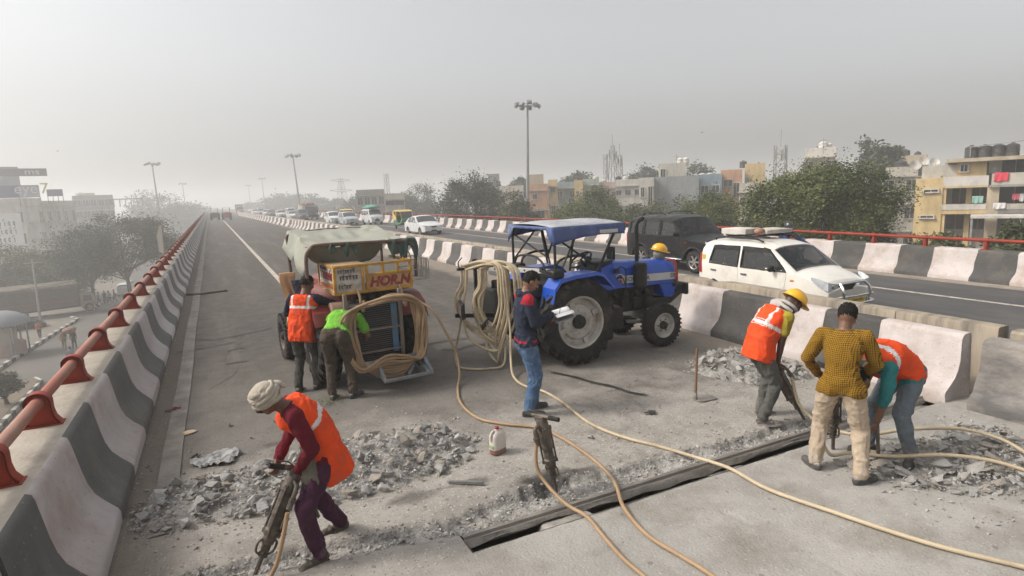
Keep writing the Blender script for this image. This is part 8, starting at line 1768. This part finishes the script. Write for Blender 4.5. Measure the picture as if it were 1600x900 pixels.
# ---- hoe standing upright
he = empty('hoe', (5.17, 5.48, 0), 0, 'upright hoe with a wooden handle left of the rubble by the median', 'hoe')
mb = MB(); mb.cyl((0, 0, .03), (.05, .03, .66), .018, .016, 10); mb.build('handle', M_wood, he)
mb = MB(); mb.prism([(-.03, -.06), (.02, -.12), (.24, -.13), (.27, -.02), (.22, .08), (.0, .07)], .012, .020, 'Z'); mb.cyl((0, 0, .0), (0.006, .004, .10), .026, .022, 10); mb.build('blade', pm('worn_blade', (.30, .275, .245), (.2, .18, .16), 6, .5, metal=.4), he, bevel=.002)
# ---- notebook and clipboard
nb = empty('notebook', (3.64, 6.10, 1.17), R(-12), 'open white notebook on a clipboard in the note taker\'s hands', 'notebook')
mb = MB(); mb.box((0, 0, 0), (.24, .30, .008), (R(8), R(-14), 0)); mb.build('clipboard', pm('board_grey', (.2, .2, .2), (.15, .15, .15), 5, .6), nb, bevel=.003)
for sd in (-1, 1):
    mb = MB(); mb.grid(lambda u, v: (-.11+.22*u, sd*.145*v, .016+.025*math.sin(v*2.6)+.045*u+.012*v*sd), list(np.linspace(0, 1, 5)), list(np.linspace(0, 1, 8))); o = mb.build('page', pm('paper', (.74, .74, .73), (.68, .68, .67), 3, .8), nb); md = o.modifiers.new('thickness', 'SOLIDIFY'); md.thickness = .006
mb = MB(); mb.cyl((-.05, -.06, .05), (-.02, -.03, .16), .004, n=6); mb.build('pen', M_tube, nb)
# ---- helmet and rags on the blue bonnet
mb = MB(); pr = [(.0, .105), (.03, .103), (.06, .094), (.09, .074), (.108, .045), (.115, .012), (.117, -.004)]
mb.grid(lambda i, j: (pr[j][0]*1.18*math.cos(i*math.pi/18), pr[j][0]*math.sin(i*math.pi/18), pr[j][1]), range(36), range(len(pr)), cu=True)
mb.grid(lambda i, e: ((.138+e*(.018+.045*max(0, math.cos(i*math.pi/18))))*math.cos(i*math.pi/18), (.117+e*.02)*math.sin(i*math.pi/18), -.004-e*.01), range(36), range(2), cu=True)
mb.tube([(.125*math.cos(t), 0, .109*math.sin(t)) for t in np.linspace(.15, 2.95, 12)], .009, 6)
o = mb.build('hard_hat', M_helm, smooth=50); o.location = (7.03, 8.36, 1.56); o.rotation_euler = (0, R(14), R(-35)); md = o.modifiers.new('thickness', 'SOLIDIFY'); md.thickness = .004; tag(o, 'yellow hard hat resting on the nose of the blue tractor', 'hard hat')
mb = MB(); mb.ell((0, 0, .07), (.12, .10, .11), 18, 12); mb.ell((0, .03, .0), (.10, .09, .05), 12, 8); mb.v = [(x+.012*float(vnoise(np.array([x*30, y*30, z*30]))), y, z+.01*float(vnoise(np.array([x*25, z*30, y*20]), 2))) for x, y, z in mb.v]; o = mb.build('folded_cloth', fab('grey_bundle', (.24, .235, .19), (.17, .165, .135), 8), smooth=60); o.location = (7.03, 8.36, 1.415); tag(o, 'grey cloth bundle under the hard hat on the blue tractor', 'cloth')
mb = MB(); rd = random.Random(4); mb.tube(spline([(7.05, 8.22, 1.40), (7.14, 8.10, 1.36), (7.16, 8.07, 1.20), (7.16, 8.06, 1.02)], 6), [.018+.008*abs(math.sin(i*1.7)) for i in range(19)], 7); o = mb.build('garland', fab('garland_red', (.33, .04, .045), (.2, .05, .04), 20), smooth=60); tag(o, 'red cloth garland hanging from the nose of the blue tractor', 'garland')
# ---- litter
def sheet_litter(name, label, cat, x, y, wd, dp, rz, mat, amp=.02, n=14):
    mb = MB(); mb.grid(lambda u, v: ((u-.5)*wd*(1+.22*math.sin(v*5+x*9)*abs(2*u-1)), (v-.5)*dp*(1+.3*math.sin(u*6+y*7)*abs(2*v-1)), .008+amp*(.5+.5*float(vnoise(np.array([u*5+x, v*5+y]), 3))+.35*float(vnoise(np.array([u*13+x, v*13+y]), 5)))), list(np.linspace(0, 1, n)), list(np.linspace(0, 1, n))); o = mb.build(name, mat, smooth=60); o.location = (x, y, 0); o.rotation_euler = (0, 0, rz); md = o.modifiers.new('thickness', 'SOLIDIFY'); md.thickness = .004; tag(o, label, cat)
sheet_litter('plastic_sheet', 'torn whitish plastic sheet on the road beside the rubble heap', 'plastic sheet', -.22, 6.78, .40, .30, .1, pm('plastic_white', (.36, .36, .355), (.26, .255, .25), 5, .6, .5, 30, dirt=(.2, .18, .16), damt=.4), .06, 30)
sheet_litter('food_packet', 'small orange printed packet on the road near the left parapet', 'packet', -.50, 7.83, .14, .10, .5, pm('packet', (.55, .30, .10), (.5, .46, .40), 18, .5), .012, 6)
sheet_litter('rag', 'reddish rag on the worn edge line', 'rag', -.72, 8.85, .16, .05, .2, pm('rag_red', (.18, .06, .05), (.12, .05, .04), 12, .9), .03, 8)
sheet_litter('flattened_can', 'dark crushed scrap by the plastic sheet', 'scrap', -.42, 6.98, .10, .07, .9, M_tube, .03, 6)
mb = MB(); mb.tube(spline([(-.93, 20.6, .03), (-.6, 20.4, .03), (-.2, 20.5, .03), (.2, 20.6, .03)], 6), .035, 8); o = mb.build('iron_bar', M_rust); tag(o, 'rusty bar lying across the gutter by the left parapet', 'bar')
mb = MB(); mb.bar((0, 0, .02), (.32, .08, .03), .03, .025); o = mb.build('steel_strip', pm('bright_steel', (.3, .29, .28), (.2, .19, .18), 5, .4, metal=.6)); o.location = (1.72, 5.02, .0); o.rotation_euler = (0, 0, -.9); tag(o, 'short steel strip at the right end of the rubble heap', 'steel strip')
rg = np.random.default_rng(5); n = 160; Pp = rg.normal(size=(n, 3))*[.13, .10, .012]+[1.18, 8.0, .022]; dd = rg.normal(size=(n, 3))*[1, 1, .4]; dd /= np.linalg.norm(dd, axis=1)[:, None]; qq = np.cross(dd, [0, 0, 1]); VV = np.stack([Pp-dd*.02, Pp+qq*.007, Pp+dd*.02, Pp-qq*.007], 1).reshape(-1, 3)
tag(mesh_np('leaf_litter', VV, np.arange(4*n).reshape(-1, 4), M_leafA), 'crushed green leaves on the road behind the red tractor', None, None, 'stuff')
# ---- street furniture below
p0 = at(12, 560, 65)
ks = empty('kiosk', (-16.9, 64.0, GZ+.2), 0, 'round-roofed kiosk on the footpath at the left edge', 'kiosk')
mb = MB(); mb.lathe([(0, 3.75), (.6, 3.70), (1.2, 3.5), (1.75, 3.15), (2.05, 2.75), (2.1, 2.6), (2.0, 2.6)], 28, axis='Z'); mb.build('roof', pm('kiosk_roof', (.24, .245, .265), (.19, .195, .21), 1, .8), ks)
for k in range(6): a = k*math.pi/3; mb = MB(); mb.cyl((1.7*math.cos(a), 1.7*math.sin(a), 0), (1.7*math.cos(a), 1.7*math.sin(a), 2.75), .07, n=8); mb.build('post', M_galv, ks)
mb = MB(); mb.lathe([(1.5, 0), (1.5, 1.0), (1.4, 1.0), (1.4, 0)], 20, axis='Z'); mb.build('counter', PLA['pink'], ks); mb = MB(); mb.box((0, .3, 1.2), (1.6, 1.2, 2.2)); mb.build('booth', PLA['white'], ks, bevel=.03)
sg = empty('road_sign', (-15.6, 100, GZ), R(15), 'blue direction sign on a post by the street', 'sign'); mb = MB(); mb.box((0, 0, 4.6), (1.5, .06, 2.0)); mb.build('panel', pm('sign_blue', (.02, .11, .42), (.03, .13, .45), 1, .5), sg, bevel=.02); mb = MB(); mb.cyl((0, .08, 0), (0, .08, 5.4), .08, n=8); mb.build('post', M_galv, sg); mb = MB(); mb.box((0, -.036, 4.9), (1.1, .01, .16)); mb.box((0, -.036, 4.5), (1.1, .01, .16)); mb.build('marking', M_bbw, sg, smooth=0)
a, b = at(63, 500, 84), at(50, 405, 84); mb = MB(); mb.cyl((0, 0, 0), (b.x-a.x, b.y-a.y, b.z-GZ), .13, .09, 10); pr_ = empty('utility_pole', (a.x, a.y, GZ), 0, 'leaning utility pole beside the parked truck', 'pole'); mb.build('pole', M_galv, pr_); mb = MB(); mb.bar((b.x-a.x-.8, 0, b.z-GZ-.4), (b.x-a.x+.8, 0, b.z-GZ-.4), .1, .1); mb.build('cross_arm', M_galv, pr_)
for i, (p_, q_, lb) in enumerate([((40, 432, 84), (285, 345, 190), 'upper sagging cable along the street'), ((30, 452, 84), (262, 392, 95), 'lower sagging cable along the street')]):
    A_, B_ = at(*p_), at(*q_); mb = MB(); mb.tube([A_.lerp(B_, t)-Vector((0, 0, 3.2*t*(1-t))) for t in np.linspace(0, 1, 20)], .03, 5); tag(mb.build('cable', M_tube), lb, 'cable')
fb_ = empty('banner', (-2.05, 30, .2), 0, 'narrow pale feather banner standing outside the left parapet', 'banner'); mb = MB(); mb.cyl((0, 0, -.9), (.12, 0, 1.9), .018, n=6); mb.build('pole', M_galv, fb_); mb = MB(); mb.prism([(.04, .5), (.10, 1.75), (.0, 1.70), (-.13, 1.3), (-.12, .6)], -.006, .006, 'Y'); mb.build('flag', PLA['white'], fb_, smooth=0)
for i, (px, py, d, s, lb) in enumerate([(1097, 207, 60, .35, 'dark bird in flight above the houses on the right'), (90, 236, 80, .35, 'dark bird in flight over the left skyline')]):
    p_ = at(px, py, d); mb = MB(); mb.ell((0, 0, 0), (.16, .05, .05), 10, 7); mb.ell((.17, 0, .02), (.045, .035, .035), 8, 6)
    for sd in (-1, 1): mb.add([(.08, 0, .02), (.10, sd*.22, .12), (.02, sd*.45, .08), (-.06, sd*.22, .10), (-.06, 0, .02)], [(0, 1, 3, 4), (1, 2, 3)]); mb.add([(.08, 0, .01), (.10, sd*.22, .108), (.02, sd*.45, .072), (-.06, sd*.22, .09), (-.06, 0, .01)], [(4, 3, 1, 0), (3, 2, 1)])
    mb.add([(-.12, -.03, 0), (-.12, .03, 0), (-.26, .06, .01), (-.26, -.06, .01)], [(0, 1, 2, 3)]); o = mb.build('bird', M_tube, fixn=False); o.location = p_; o.rotation_euler = (0, 0, .7+i); tag(o, lb, 'bird')
# ================================================================== smog
mb = MB(); mb.box((0, 1050, 7.5), (3400, 3100, 36.5))
hz = mb.build('haze', [], smooth=0); hz['kind'] = 'stuff'; hz['label'] = 'pale winter smog filling the air'
hm = bpy.data.materials.new('smog'); hm.use_nodes = True; t = hm.node_tree; t.nodes.remove(t.nodes['Principled BSDF'])
pv = t.nodes.new('ShaderNodeVolumePrincipled'); pv.inputs['Color'].default_value = (.975, .973, .962, 1); pv.inputs['Density'].default_value = .0029; pv.inputs['Anisotropy'].default_value = .5
t.links.new(pv.outputs[0], t.nodes['Material Output'].inputs['Volume']); hz.data.materials.append(hm)
bpy.data.scenes.remove(_tmp)
